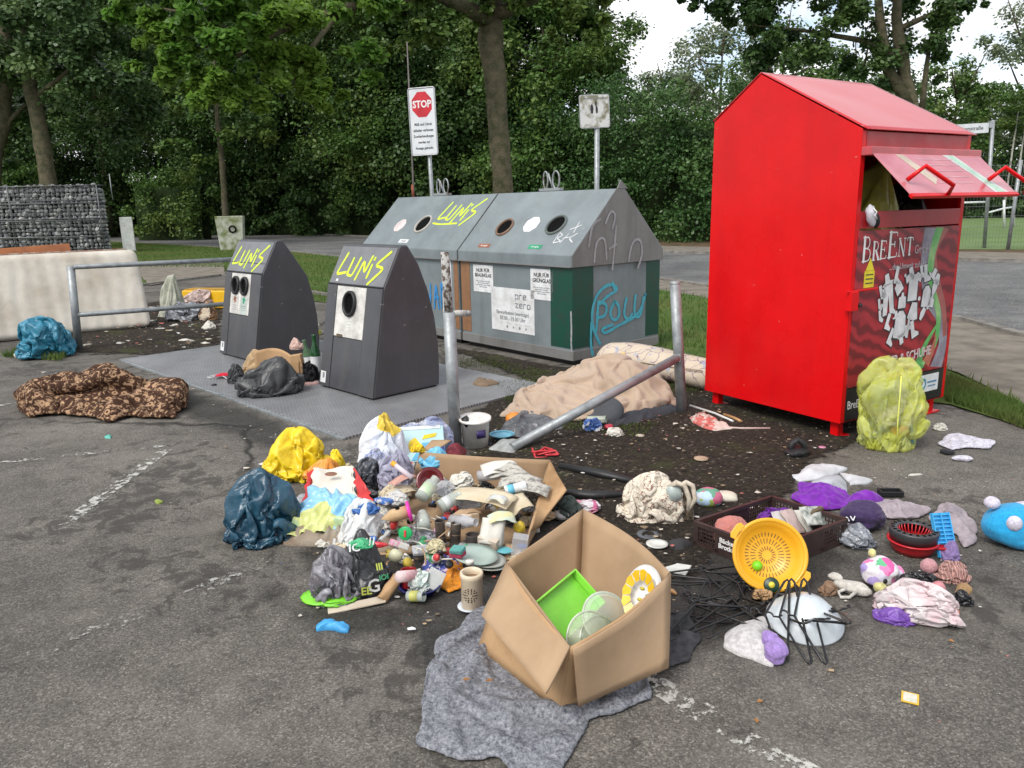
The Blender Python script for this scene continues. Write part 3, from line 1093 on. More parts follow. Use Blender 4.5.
chips('litter_scraps', 'loose crumbs of rubbish around the heap', 500, gp((240, 470), (500, 430), (700, 560), (690, 640), (450, 640), (300, 620)), 0.004, 0.012, CH + [(0.7, 0.7, 0.7), (0.1, 0.2, 0.5)], 7, 0.006)
chips('fallen_leaves', 'small brown leaves fallen on the far roadside verge', 2600, gp((0, 227), (190, 228), (342, 233), (500, 240), (600, 243), (600, 238), (342, 227), (0, 224)), 0.08, 0.16, [(0.22, 0.11, 0.04), (0.3, 0.17, 0.06), (0.12, 0.07, 0.03)], 8, 0.03)

# ------------------------------------------------------------------ trees
def leaves(n_clump, centers, radii, per, size, seed, flat_=0.8, squash=0.7, four=False):
 """leaf faces scattered through clumps; returns corners (6 per leaf)"""
 r = np.random.default_rng(seed)
 C = np.repeat(np.array(centers), per, 0); Rd = np.repeat(np.array(radii), per)
 n = len(C)
 d = r.normal(0, 1, (n, 3)); d /= np.linalg.norm(d, axis=1)[:, None]
 rad = Rd * r.uniform(0.15, 1.0, n) ** 0.5 * (1 + 0.25 * r.normal(0, 1, n))
 p = C + d * rad[:, None] * np.array([1, 1, squash])
 # leaf frame: mostly facing up and outwards
 nrm = d * 0.6 + r.normal(0, 0.55, (n, 3)) + np.array([0, 0, flat_])
 nrm /= np.linalg.norm(nrm, axis=1)[:, None]
 t = np.cross(nrm, r.normal(0, 1, (n, 3))); t /= np.linalg.norm(t, axis=1)[:, None]
 b = np.cross(nrm, t)
 s = size * r.uniform(0.6, 1.35, n)
 prof = np.array([(-0.5, 0.0), (-0.12, 0.34), (0.22, 0.26), (0.55, 0.0), (0.2, -0.28), (-0.15, -0.33)])
 if four: prof = np.array([(-0.5, 0.0), (0.02, 0.32), (0.52, 0.0), (0.0, -0.32)])
 V = np.zeros((n, len(prof), 3))
 for i, (u, w) in enumerate(prof):
  bend = -0.18 * (abs(w) * 2) if abs(w) > .1 else 0.0
  V[:, i] = p + t * (u * s)[:, None] + b * (w * s)[:, None] + nrm * (bend * s)[:, None]
 return V.reshape(-1, 3)


LM = {
 'dark': leafmat('leaf_dark', (0.026, 0.060, 0.017), (0.060, 0.120, 0.033), (0.09, 0.15, 0.040), 0.25, 0.45),
 'blue': leafmat('leaf_bluish', (0.042, 0.085, 0.030), (0.09, 0.15, 0.055), (0.12, 0.18, 0.055), 0.25, 0.4),
 'mid': leafmat('leaf_mid', (0.045, 0.10, 0.020), (0.10, 0.185, 0.040), (0.14, 0.20, 0.045), 0.3, 0.45),
 'light': leafmat('leaf_light', (0.07, 0.17, 0.025), (0.15, 0.29, 0.045), (0.22, 0.34, 0.055), 0.55, 0.45),
 'pale': leafmat('leaf_pale', (0.12, 0.17, 0.085), (0.19, 0.25, 0.13), (0.22, 0.25, 0.15), 0.35, 0.5),
 'hedge': leafmat('leaf_hedge', (0.028, 0.072, 0.019), (0.065, 0.14, 0.038), (0.09, 0.165, 0.045), 0.25, 0.4),
}
M_BARK = P('bark', (0.10, 0.078, 0.055), 0.95, col2=(0.045, 0.04, 0.028), scale=6, bmp=0.9, bscale=18, bdist=0.05, spec=0.15)
M_BARKG = P('bark_greenish', (0.135, 0.115, 0.075), 0.95, col2=(0.06, 0.065, 0.035), scale=5, bmp=1.0, bscale=22, bdist=0.04, spec=0.15)
M_CORE = P('foliage_shade', (0.016, 0.026, 0.011), 1.0, col2=(0.03, 0.045, 0.018), scale=1.5, bmp=0.8, bscale=3, spec=0.05)

_crowns = {}


def crown_mesh(key, rx, ry, rz, nclump, per, leaf, mat, seed, hollow=0.55, gap=0.0):
 if key in _crowns:
  return _crowns[key]
 r = np.random.default_rng(seed)
 cs, rs = [], []
 while len(cs) < nclump:
  d = r.normal(0, 1, 3); d /= np.linalg.norm(d)
  k = hollow + (1 - hollow) * r.random() ** 0.7
  p = d * k
  if noise.noise(Vector(p * 2.4) + Vector((seed, 0, 0))) < gap - 0.25:
   continue
  edge = 1 + 0.28 * noise.noise(Vector(d * 1.8) + Vector((0, seed, 0)))
  cs.append(p * np.array([rx, ry, rz]) * edge)
  rs.append((rx + ry + rz) / 3 * r.uniform(0.13, 0.26))
 V = leaves(nclump, cs, rs, per, leaf, seed, four=True)
 me = npmesh('crown', V, 4, mat)
 _crowns[key] = me
 return me


def trunk_mb(pts, radii, limbs=(), n=10):
 mb = MB()
 q, rr = [], []
 P3 = [Vector(p) for p in pts]
 for i in range(len(P3) - 1):
  for k in range(5):
   t = k / 5
   p = P3[i].lerp(P3[i + 1], t)
   q.append(p + Vector((noise.noise(p * 1.1), noise.noise(p * 1.1 + Vector((7, 0, 0))), 0)) * radii[0] * 0.35 * min(i + t, 1))
   rr.append(radii[i] * (1 - t) + radii[i + 1] * t)
 q.append(P3[-1]); rr.append(radii[-1])
 rr = [r_ * (1 + 0.12 * noise.noise(Vector((i * 0.7, 3, 1)))) for i, r_ in enumerate(rr)]
 rr[0] *= 1.35
 mb.tube(q, rr, 14)
 for lp, lr in limbs:
  mb.tube(lp, lr, n)
 return mb


def auto_limbs(base, top, rx, rz, r0, n, seed):
 rd = random.Random(seed)
 out_ = []
 for i in range(n):
  t = rd.uniform(0.35, 0.95)
  p = Vector(base).lerp(Vector(top), t)
  a = rd.uniform(0, 2 * PI)
  L_ = rx * rd.uniform(0.5, 0.9)
  e = p + Vector((math.cos(a) * L_, math.sin(a) * L_, rz * rd.uniform(0.1, 0.7)))
  m_ = p.lerp(e, 0.5) + Vector((0, 0, -0.08 * L_ + rd.uniform(-.2, .2)))
  out_.append(([p, m_, e], [r0 * 0.45, r0 * 0.3, r0 * 0.08]))
 return out_


def tree(label, base, h, trunk_h, rx, rz, r0, key, kind, leaf=0.25, nclump=110, per=110, seed=1, lean=(0, 0), name='tree', group=None, bark=None, rot=0.0, gap=0.0, cz=None, ry=None):
 t = thing(name, label, 'tree', (base.x, base.y, 0), 0, group)
 top = Vector((lean[0], lean[1], h * 0.82))
 trunk_mb([(0, 0, -0.1), (lean[0] * 0.35, lean[1] * 0.35, trunk_h), top], [r0, r0 * 0.75, r0 * 0.2],
    auto_limbs((lean[0] * 0.35, lean[1] * 0.35, trunk_h * 0.8), top, rx, rz, r0, 7, seed)).build('trunk', bark or M_BARK, t)
 me = crown_mesh(key, rx, ry or rx, rz, nclump, per, leaf, LM[kind], seed, gap=gap)
 c = bpy.data.objects.new('crown', me); COL.objects.link(c); c.parent = t
 c.location = (lean[0] * 0.7, lean[1] * 0.7, cz if cz else h - rz * 0.95)
 c.rotation_euler = (0, 0, rot)
 return t


WG = 'trees of the wood behind the road'
# back rows of the wood: big dark crowns reaching low, side by side
wood = [
 # px, dist, height, crown half width, half height, trunk radius, kind, label
 (-60, 60, 22, 8.5, 10.5, .35, 'dark', 0), (30, 64, 24, 8.5, 11.5, .35, 'blue', 1), (110, 60, 21, 8, 10, .32, 'dark', 2),
 (185, 66, 25, 9, 12, .36, 'mid', 3), (265, 58, 21, 7.5, 10, .34, 'dark', 4), (335, 54, 21, 7.5, 10, .32, 'dark', 5),
 (405, 50, 20, 7, 9.5, .32, 'mid', 6), (470, 47, 17, 5.6, 8.2, .3, 'dark', 7), (545, 43, 14.5, 4.6, 7.2, .28, 'mid', 8),
 (-10, 84, 30, 10, 15, .4, 'dark', 9), (120, 88, 31, 10, 15, .4, 'dark', 10), (240, 84, 30, 10, 15, .4, 'mid', 11), (350, 74, 26, 9, 13, .38, 'dark', 12), (440, 68, 23, 8, 11, .36, 'dark', 13),
 (-170, 58, 22, 8, 10.5, .35, 'mid', 14), (-300, 56, 21, 8, 10, .35, 'dark', 15),
]
wl = ['dark leafy tree at the left edge beyond the gabion wall', 'bluish green tree above the left end of the gabion wall', 'dark tree rising behind the right end of the gabion wall',
   'broad green tree beyond the white concrete post', 'dark shady tree beyond the two litter columns, behind the mossy box', 'very dark tree behind the road, left of the stop sign',
   'green tree directly behind the stop sign', 'dark tree between stop sign and the big tree trunk', 'tall tree with dry yellowish leaves right of the big trunk',
   'tall back tree at the top left corner', 'tall back tree seen over the gabion wall, under the sky holes', 'tall back tree over the mossy white box', 'tall back tree left of the thin pole', 'tall back tree behind the big trunk', 'green tree standing left beyond the gabion wall, outside the picture', 'dark tree far left beyond the gabion wall, outside the picture']
for i, (px, d, h, rx, rz, r0, kd, li) in enumerate(wood):
 b = AT(px, 215, d)
 tree(wl[li], Vector((b.x, b.y, 0)), h, 3.0, rx, rz, r0, ('w', kd, i % 3, rx > 7), kd, leaf=0.22 if d < 70 else 0.4, nclump=190, per=430 if d < 70 else 180, seed=i * 3 + 5, group=WG, rot=i * 1.3,
   cz=h - rz * 0.98)

# trunk seen under the crowns
def lone_trunk(label, pts, r, name='tree', limbs=(), crown=None, kind='blue', group=None, leaf=.3):
 t = thing(name, label, 'tree', (pts[0].x, pts[0].y, 0), 0, group)
 o = Vector((pts[0].x, pts[0].y, 0))
 trunk_mb([p - o for p in pts], r, [([q - o for q in lp], lr) for lp, lr in limbs]).build('trunk', M_BARKG, t)
 if crown:
  cs, rs, per, sd_ = crown
  V = leaves(len(cs), [tuple(Vector(c) - o) for c in cs], rs, int(per * 1.7), leaf * .8, sd_)
  c = bpy.data.objects.new('crown', npmesh('crown', V, 6, LM[kind])); COL.objects.link(c); c.parent = t
 return t


def clumps(spec, seed, jit=0.0):
 """spec rows: px, py, ground distance, radius in px, count"""
 rd = random.Random(seed)
 cs, rs = [], []
 for px, py, d, rp, n in spec:
  for _ in range(n):
   dd = d + rd.uniform(-1, 1) * rp * U(d) * 0.8
   x = px + rd.gauss(0, 0.55) * rp; y = py + rd.gauss(0, 0.5) * rp
   cs.append(AT(x, y, dd)); rs.append(rp * U(d) * rd.uniform(0.22, 0.42))
 return cs, rs


# two leaning trunks behind the gabion wall with the bluish crown above
cs, rs = clumps([(20, 30, 36, 42, 16), (75, 45, 36, 42, 18), (110, 90, 37, 34, 12), (60, 110, 38, 32, 8), (120, 135, 38, 28, 8), (150, 60, 37, 30, 9), (-30, 60, 36, 45, 12), (60, -10, 36, 50, 14), (130, 10, 36, 34, 9)], 4)
lone_trunk('leaning tree behind the gabion wall, the stouter trunk of the two', [G(50, 250) * 0 + Vector((AT(52, 200, 36).x, 36, -0.1)), AT(48, 181, 36), AT(38, 120, 36), AT(27, 75, 36), AT(24, 20, 36)], [.42, .36, .32, .28, .15],
     limbs=[([AT(33, 100, 36), AT(55, 82, 36), AT(80, 60, 36)], [.16, .1, .05])], crown=(cs, rs, 190, 9), kind='blue', leaf=.26)
cs, rs = clumps([(-20, 100, 38, 34, 8), (-30, 150, 38, 30, 6), (5, 165, 39, 20, 4)], 5)
lone_trunk('leaning tree at the far left edge behind the gabion wall', [Vector((AT(-14, 200, 37).x, 37, -0.1)), AT(-8, 160, 37), AT(4, 125, 37), AT(8, 70, 37), AT(2, 10, 37)], [.4, .36, .32, .28, .15],
     limbs=[([AT(-4, 148, 37), AT(10, 120, 37), AT(26, 104, 37)], [.15, .11, .06])], crown=(cs, rs, 150, 10), kind='mid', leaf=.26)
cs, rs = clumps([(190, 100, 46, 30, 8), (240, 120, 46, 30, 8), (215, 160, 47, 22, 5), (180, 150, 46, 24, 5)], 6)
lone_trunk('slim tree standing at the roadside behind the mossy white box', [Vector((AT(225, 222, 46).x, 46, -0.1)), AT(224, 190, 46), AT(221, 150, 46), AT(216, 100, 46), AT(214, 40, 46)], [.2, .17, .16, .13, .08], crown=(cs, rs, 150, 11), kind='mid', leaf=.28)

# the big near tree behind the containers, its bright branches hanging over the picture
TX = 17.0
bigb = AT(503, 275, TX)
spec = [  # hanging bright branches, upper left
 (130, 15, 12.5, 26, 7), (165, 40, 12.5, 24, 8), (205, 25, 12, 32, 11), (215, 75, 12, 28, 11), (190, 78, 12.2, 14, 4), (255, 50, 12.5, 30, 11), (270, 90, 12.5, 22, 8), (305, 60, 13, 26, 9), (315, 95, 13, 20, 6), (335, 105, 13.2, 12, 3),
 (300, 15, 13, 34, 11), (355, 25, 14, 30, 9), (240, -15, 12.5, 40, 10), (160, -10, 12.5, 30, 6), (345, -20, 14, 34, 8)]
spec += [(180, 60, 12.2, 26, 7), (150, 25, 12.4, 22, 6), (235, 95, 12.1, 20, 6), (280, 60, 12.8, 24, 6), (260, 20, 12.8, 28, 7), (215, 5, 12.4, 28, 7), (325, 85, 13, 18, 5), (120, 5, 12.6, 18, 5)]
cs, rs = clumps(spec, 21)
spec2 = [(400, 10, 15.5, 30, 9), (440, 30, 16, 24, 6), (470, 5, 16.5, 26, 6), (540, 5, 17, 28, 7), (590, 10, 17, 26, 5), (600, -25, 17, 40, 8), (500, -30, 16, 44, 12), (420, -35, 16, 40, 9), (380, 45, 15.5, 16, 4), (560, 40, 18, 18, 4)]
cs2, rs2 = clumps(spec2, 22)
t = thing('tree', 'big tree right behind the glass containers, bright branches hanging to the left', 'tree', (bigb.x, TX, 0))
o_ = Vector((bigb.x, TX, 0))
limbs = [([AT(490, 20, TX), AT(430, -10, 15.5), AT(340, 10, 14), AT(250, 40, 12.6), AT(170, 50, 12.3)], [.16, .13, .08, .045, .015]),
   ([AT(340, 10, 14), AT(310, 50, 13.2), AT(290, 90, 12.8)], [.06, .035, .012]), ([AT(280, 30, 13), AT(230, 60, 12.3), AT(205, 95, 12)], [.05, .03, .01]),
   ([AT(495, 15, TX), AT(530, 0, 17), AT(580, -30, 17)], [.15, .11, .06]), ([AT(492, 10, TX), AT(470, -40, 16.5), AT(450, -90, 16)], [.16, .12, .08]),
   ([AT(250, 40, 12.6), AT(200, 15, 12.4), AT(140, 5, 12.4)], [.04, .025, .01])]
trunk_mb([Vector((bigb.x, TX, -0.1)) - o_, AT(503, 190, TX) - o_, AT(497, 110, TX) - o_, AT(491, 40, TX) - o_, AT(493, -40, TX + .3) - o_], [.26, .22, .22, .26, .2],
   [([q - o_ for q in lp], lr) for lp, lr in limbs]).build('trunk', M_BARKG, t)
V = leaves(0, [tuple(c - o_) for c in cs], rs, 210, 0.105, 31)
c = bpy.data.objects.new('crown', npmesh('crown', V, 6, LM['light'])); COL.objects.link(c); c.parent = t
V = leaves(0, [tuple(c - o_) for c in cs2], rs2, 150, 0.12, 32)
c = bpy.data.objects.new('crown', npmesh('crown', V, 6, LM['mid'])); COL.objects.link(c); c.parent = t

# tree with two dark trunks behind the red container
TR = 30.0
spec = [(720, 5, 30, 26, 6), (760, 20, 30, 34, 12), (800, 50, 30, 32, 12), (770, 55, 30, 24, 6), (850, 20, 30, 38, 13), (905, 20, 30, 38, 13), (950, 10, 30, 26, 6), (860, 70, 30, 26, 8), (830, 85, 31, 20, 4), (930, 50, 30, 20, 5), (985, 0, 30, 12, 2), (945, 75, 31, 12, 2),
  (730, -30, 30, 44, 10), (820, -30, 30, 50, 13), (910, -40, 30, 50, 13), (690, 0, 30, 14, 2), (880, 110, 31, 20, 4)]
cs, rs = clumps(spec, 41)
lone_trunk('dark tree with two trunks rising behind the red container', [Vector((AT(905, 245, TR).x, TR, -0.1)), AT(917, 130, TR), AT(908, 85, TR), AT(899, 40, TR), AT(895, -20, TR)], [.34, .26, .24, .2, .14],
     limbs=[([AT(912, 110, TR), AT(888, 70, TR), AT(880, 20, TR), AT(876, -30, TR)], [.22, .19, .16, .1]), ([AT(921, 120, TR), AT(926, 70, TR), AT(932, 30, TR)], [.12, .09, .05]),
      ([AT(898, 60, TR), AT(860, 40, TR), AT(800, 30, TR), AT(750, 25, TR)], [.14, .1, .06, .02]), ([AT(897, 30, TR), AT(940, 10, TR), AT(975, 2, TR)], [.12, .08, .02])],
     crown=(cs, rs, 120, 42), kind='dark', leaf=.2)

# pale trees far right and between the crowns
def px_tree(label, px, pyb, d, h, rx, rz, kd, key, **k):
 b = AT(px, pyb, d)
 return tree(label, Vector((b.x, b.y, 0)), h, h * 0.25, rx, rz, .25, key, kd, **k)


px_tree('pale grey green tree beside the open sky, behind the hedge', 668, 215, 62, 12.5, 3.4, 5.6, 'pale', 'p1', leaf=.3, nclump=60, per=120, seed=61, gap=0.05)
px_tree('pale tree against the sky left of the red container', 716, 215, 66, 17.5, 4.6, 8, 'pale', 'p2', leaf=.3, nclump=80, per=120, seed=62, gap=0.05)
px_tree('mid green tree behind the ridge of the red container', 775, 215, 58, 14.5, 4.8, 7.2, 'mid', 'p3', leaf=.3, nclump=90, per=120, seed=63)
px_tree('low dark tree behind the roof of the red container', 850, 215, 60, 12.5, 5, 6.2, 'dark', 'p4', leaf=.3, nclump=90, per=120, seed=64)
px_tree('mid green tree behind the street name sign', 945, 215, 64, 12.0, 4.2, 5.8, 'mid', 'p5', leaf=.3, nclump=80, per=120, seed=65)
px_tree('light green tree at the right edge beyond the sports field', 1015, 215, 70, 17, 5.4, 8, 'pale', 'p6', leaf=.33, nclump=90, per=120, seed=66, gap=0.03)
px_tree('dark tree at the right edge behind the goal', 1075, 215, 66, 14, 5.5, 7, 'dark', 'p7', leaf=.33, nclump=90, per=120, seed=67)
px_tree('dark tree beyond the field, between the two poles', 985, 215, 76, 10.5, 5.5, 5.3, 'dark', 'p8', leaf=.35, nclump=90, per=120, seed=68)
px_tree('dark tree beyond the field behind the raised flap', 905, 215, 74, 10, 5.5, 5, 'dark', 'p9', leaf=.35, nclump=90, per=120, seed=69)
px_tree('small mid green tree between the hedge and the pale trees', 640, 215, 66, 8.5, 4.0, 4.2, 'mid', 'p10', leaf=.35, nclump=70, per=120, seed=70)
for i, (px, lab) in enumerate(((1003, 'thin pale birch trunk left of the right pole'), (1012, 'thin pale birch trunk at the right edge'))):
 b = AT(px, 215, 60)
 t = thing('birch_tree', lab, 'tree', (b.x, b.y, 0))
 trunk_mb([(0, 0, 0), (.1, 0, 4), (.25, 0, 8.5)], [.08, .07, .04]).build('trunk', P('birch_bark', (.42, .4, .36), .9, col2=(.1, .1, .09), scale=3), t)
 me = crown_mesh('birch', 1.6, 1.6, 2.2, 30, 60, .2, LM['mid'], 71)
 c = bpy.data.objects.new('crown', me); COL.objects.link(c); c.parent = t; c.location = (.2, 0, 8)


# hedges: trimmed only roughly, dense leaves over a dark inside
def hedge(label, line, h, depth, seed, leaf=.2, dens=34, kind='hedge', hvar=0.6):
 P0 = [Vector((p[0], p[1], 0)) for p in line]
 t = thing('hedge', label, 'hedge', tuple(P0[0]))
 r = np.random.default_rng(seed)
 cs, rs = [], []
 core = MB()
 for i in range(len(P0) - 1):
  A, B = P0[i], P0[i + 1]
  L_ = (B - A).length; tt = (B - A).normalized(); nn = Vector((-tt.y, tt.x, 0))
  for _ in range(int(L_ * h * dens / 60 * 3.6)):
   s = r.random()
   z = r.uniform(0.0, 1.0) * h
   p = A.lerp(B, s) - nn * depth * (0.62 - 1.1 * r.random() ** 2.2) + Vector((0, 0, 0))
   hv = 1 + hvar * 0.3 * noise.noise(p * 0.15)
   p.z = z * hv
   cs.append(tuple(p - P0[0])); rs.append(r.uniform(0.5, 1.05))
  n_ = max(int(L_ / 2), 2)
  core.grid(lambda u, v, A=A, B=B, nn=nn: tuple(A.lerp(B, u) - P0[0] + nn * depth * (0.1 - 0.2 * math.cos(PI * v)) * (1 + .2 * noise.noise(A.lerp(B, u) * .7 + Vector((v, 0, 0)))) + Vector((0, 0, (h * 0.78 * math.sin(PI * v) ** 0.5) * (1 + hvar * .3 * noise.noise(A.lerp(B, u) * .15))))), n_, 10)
 V = leaves(0, cs, rs, 150, leaf * .78, seed, flat_=0.5, four=True)
 c = bpy.data.objects.new('foliage', npmesh('foliage', V, 4, LM[kind])); COL.objects.link(c); c.parent = t
 core.build('branches', M_CORE, t)  # core sheet, the hedge's inner shade put into its dark colour
 return t


def wpt(px, d): 
 p = AT(px, 230, d); return (p.x, p.y)


hedge('tall dark green hedge right of the tree trunk, reaching the red container', [wpt(530, 42), wpt(640, 37), wpt(740, 33)], 6.6, 3.0, 81, leaf=.2, dens=60, hvar=.5)
hedge('long dark hedge in the shade along the far side of the road', [wpt(-80, 76), wpt(100, 70), wpt(300, 56), wpt(430, 48), wpt(540, 43)], 5.8, 3.5, 82, leaf=.34, dens=22, kind='dark')
hedge('light green bushes beside the leaning trunks above the gabion wall', [wpt(-60, 52), wpt(45, 52)], 4.8, 3, 83, leaf=.26, dens=36, kind='mid')
hedge('bright shrub at the roadside left of the slim tree', [wpt(140, 50), wpt(205, 49)], 4.2, 2.2, 84, leaf=.24, dens=30, kind='mid')
hedge('dark hedge line beyond the sports field', [wpt(830, 66), wpt(1100, 60)], 4.5, 3, 85, leaf=.34, dens=26, kind='dark')

# ------------------------------------------------------------------ shared materials for the containers
M_COLF = P('column_paint', (0.066, 0.067, 0.075), 0.40, col2=(0.052, 0.053, 0.058), scale=4, lo=.35, hi=.7, bmp=.05, bscale=120, rvar=.08, spec=.45, streak=((.12, .115, .105), .35), chips=(.2, .19, .18))
M_CAP = P('cap_paint', (.17, .175, .185), .4, col2=(.13, .134, .14), scale=4, bmp=.05, streak=((.22, .215, .2), .3))
M_STEEL = P('brushed_steel', (0.74, 0.72, 0.67), 0.34, 0.3, col2=(0.46, 0.44, 0.41), scale=7, bmp=.08, bscale=80, rvar=.12)
M_BLACK = P('black_rubber', (0.012, 0.012, 0.013), 0.5, bmp=.1)
M_HOLE = P('hole_shade', (0.004, 0.004, 0.004), 0.9, spec=.1)  # near-black discs paint the shade inside openings
M_NEON = P('neon_spray_paint', (0.62, 0.78, 0.03), 0.5, col2=(0.5, 0.66, 0.02), scale=20)
M_WHITEP = P('white_print', (0.78, 0.78, 0.78), 0.5, col2=(.66, .66, .64), scale=20)
M_STICK = P('white_sticker', (0.72, 0.73, 0.74), 0.45, col2=(.55, .55, .54), scale=9, bmp=.05)
M_INK = P('black_print', (0.03, 0.03, 0.035), 0.6)
M_INKG = P('grey_print', (0.22, 0.23, 0.25), 0.6)
M_BRPRINT = P('brown_print', (0.28, 0.10, 0.05), 0.6)
M_GRPRINT = P('green_print', (0.03, 0.30, 0.15), 0.6)
M_GALV = P('galvanised_steel', (0.33, 0.35, 0.36), 0.5, 0.45, col2=(0.22, 0.235, 0.24), scale=12, bmp=.12, bscale=60, rvar=.12)
M_GALVR = P('galvanised_worn', (0.30, 0.32, 0.33), 0.55, 0.4, col2=(0.16, 0.13, 0.11), scale=9, lo=.5, hi=.62, bmp=.2, bscale=60)

LUNIS = [[(0.10, .86), (0.0, .22), (0.20, .30)], [(.27, .72), (.24, .24), (.36, .20), (.42, .74)], [(.46, .12), (.52, .70), (.60, .30), (.66, .80)], [(.71, .56), (.69, .20)], [(.72, .72), (.725, .76)],
   [(1.0, .95), (.78, .55), (.98, .48), (.76, .02)]]


def tagg(lines, w, h, x0, y0):
 return [[(x0 + x * w, y0 + y * h) for x, y in l] for l in lines]


# ------------------------------------------------------------------ checker plates
def platemat():
 m, nt, bs = newmat('tread_plate')
 v = coords(nt)
 c = mixc(nt, ramp(nt, nz(nt, v, 1.8, 7, .65), [(.35, 0.0), (.65, 1.0)]), (0.27, 0.275, 0.285), (0.12, 0.12, 0.125))
 # rows of raised bars in two directions
 outs = []
 for ang, ph in ((45, 0.0), (-45, 0.5)):
  mp_ = nt.nodes.new('ShaderNodeMapping'); mp_.inputs['Rotation'].default_value = (0, 0, R(ang)); mp_.inputs['Scale'].default_value = (22, 46, 1)
  mp_.inputs['Location'].default_value = (ph, 0, 0)
  nt.links.new(v, mp_.inputs[0])
  fr = nt.nodes.new('ShaderNodeVectorMath'); fr.operation = 'FRACTION'; nt.links.new(mp_.outputs[0], fr.inputs[0])
  sb = nt.nodes.new('ShaderNodeVectorMath'); sb.operation = 'SUBTRACT'; nt.links.new(fr.outputs[0], sb.inputs[0]); sb.inputs[1].default_value = (.5, .5, 0)
  ml = nt.nodes.new('ShaderNodeVectorMath'); ml.operation = 'MULTIPLY'; nt.links.new(sb.outputs[0], ml.inputs[0]); ml.inputs[1].default_value = (1.0, 2.2, 0)
  ln = nt.nodes.new('ShaderNodeVectorMath'); ln.operation = 'LENGTH'; nt.links.new(ml.outputs[0], ln.inputs[0])
  outs.append(ramp(nt, ln.outputs['Value'], [(.28, 1.0), (.42, 0.0)]))
 mx = nt.nodes.new('ShaderNodeMath'); mx.operation = 'MAXIMUM'
 nt.links.new(outs[0], mx.inputs[0]); nt.links.new(outs[1], mx.inputs[1])
 c2 = mixc(nt, mx.outputs[0], c, (0.36, 0.365, 0.375))
 nt.links.new(c2, bs.inputs['Base Color'])
 bs.inputs['Metallic'].default_value = .35; bs.inputs['Roughness'].default_value = .42
 bump(nt, bs, mx.outputs[0], .6, .006)
 return m


M_TREAD = platemat()
YC = R(-45.5)
pe = Vector((math.cos(YC), math.sin(YC), 0)); pn = Vector((-math.sin(YC), math.cos(YC), 0))
corner = G(347, 440); corner.z = 0


def platform(lab, x1, L_, d0=2.12):
 t = thing('steel_platform', lab, 'platform', tuple(corner + pe * x1), YC)
 mb = MB()
 mb.box((L_ / 2, d0 / 2, 0.010), (L_ - .012, d0, .024)); mb.build('tread_plate', M_TREAD, t, bevel=.003)
 MB().box((L_ / 2, -.018, .008), (L_ - .008, .03, .022)).box((L_ / 2, d0 + .018, .008), (L_ - .008, .03, .022)).box((-.006 + .0, d0 / 2, .012), (.03, d0 + .07, .027)).build('edge_frame', M_GALV, t, bevel=.002)
 return t


Lb = (G(208, 399) - corner).dot(pe) * -1
La = (G(125, 361) - corner).dot(pe) * -1
platform('steel tread plate in the ground around the single-opening litter column', -Lb, Lb)
platform('steel tread plate in the ground around the litter column with two openings', -La, La - Lb)


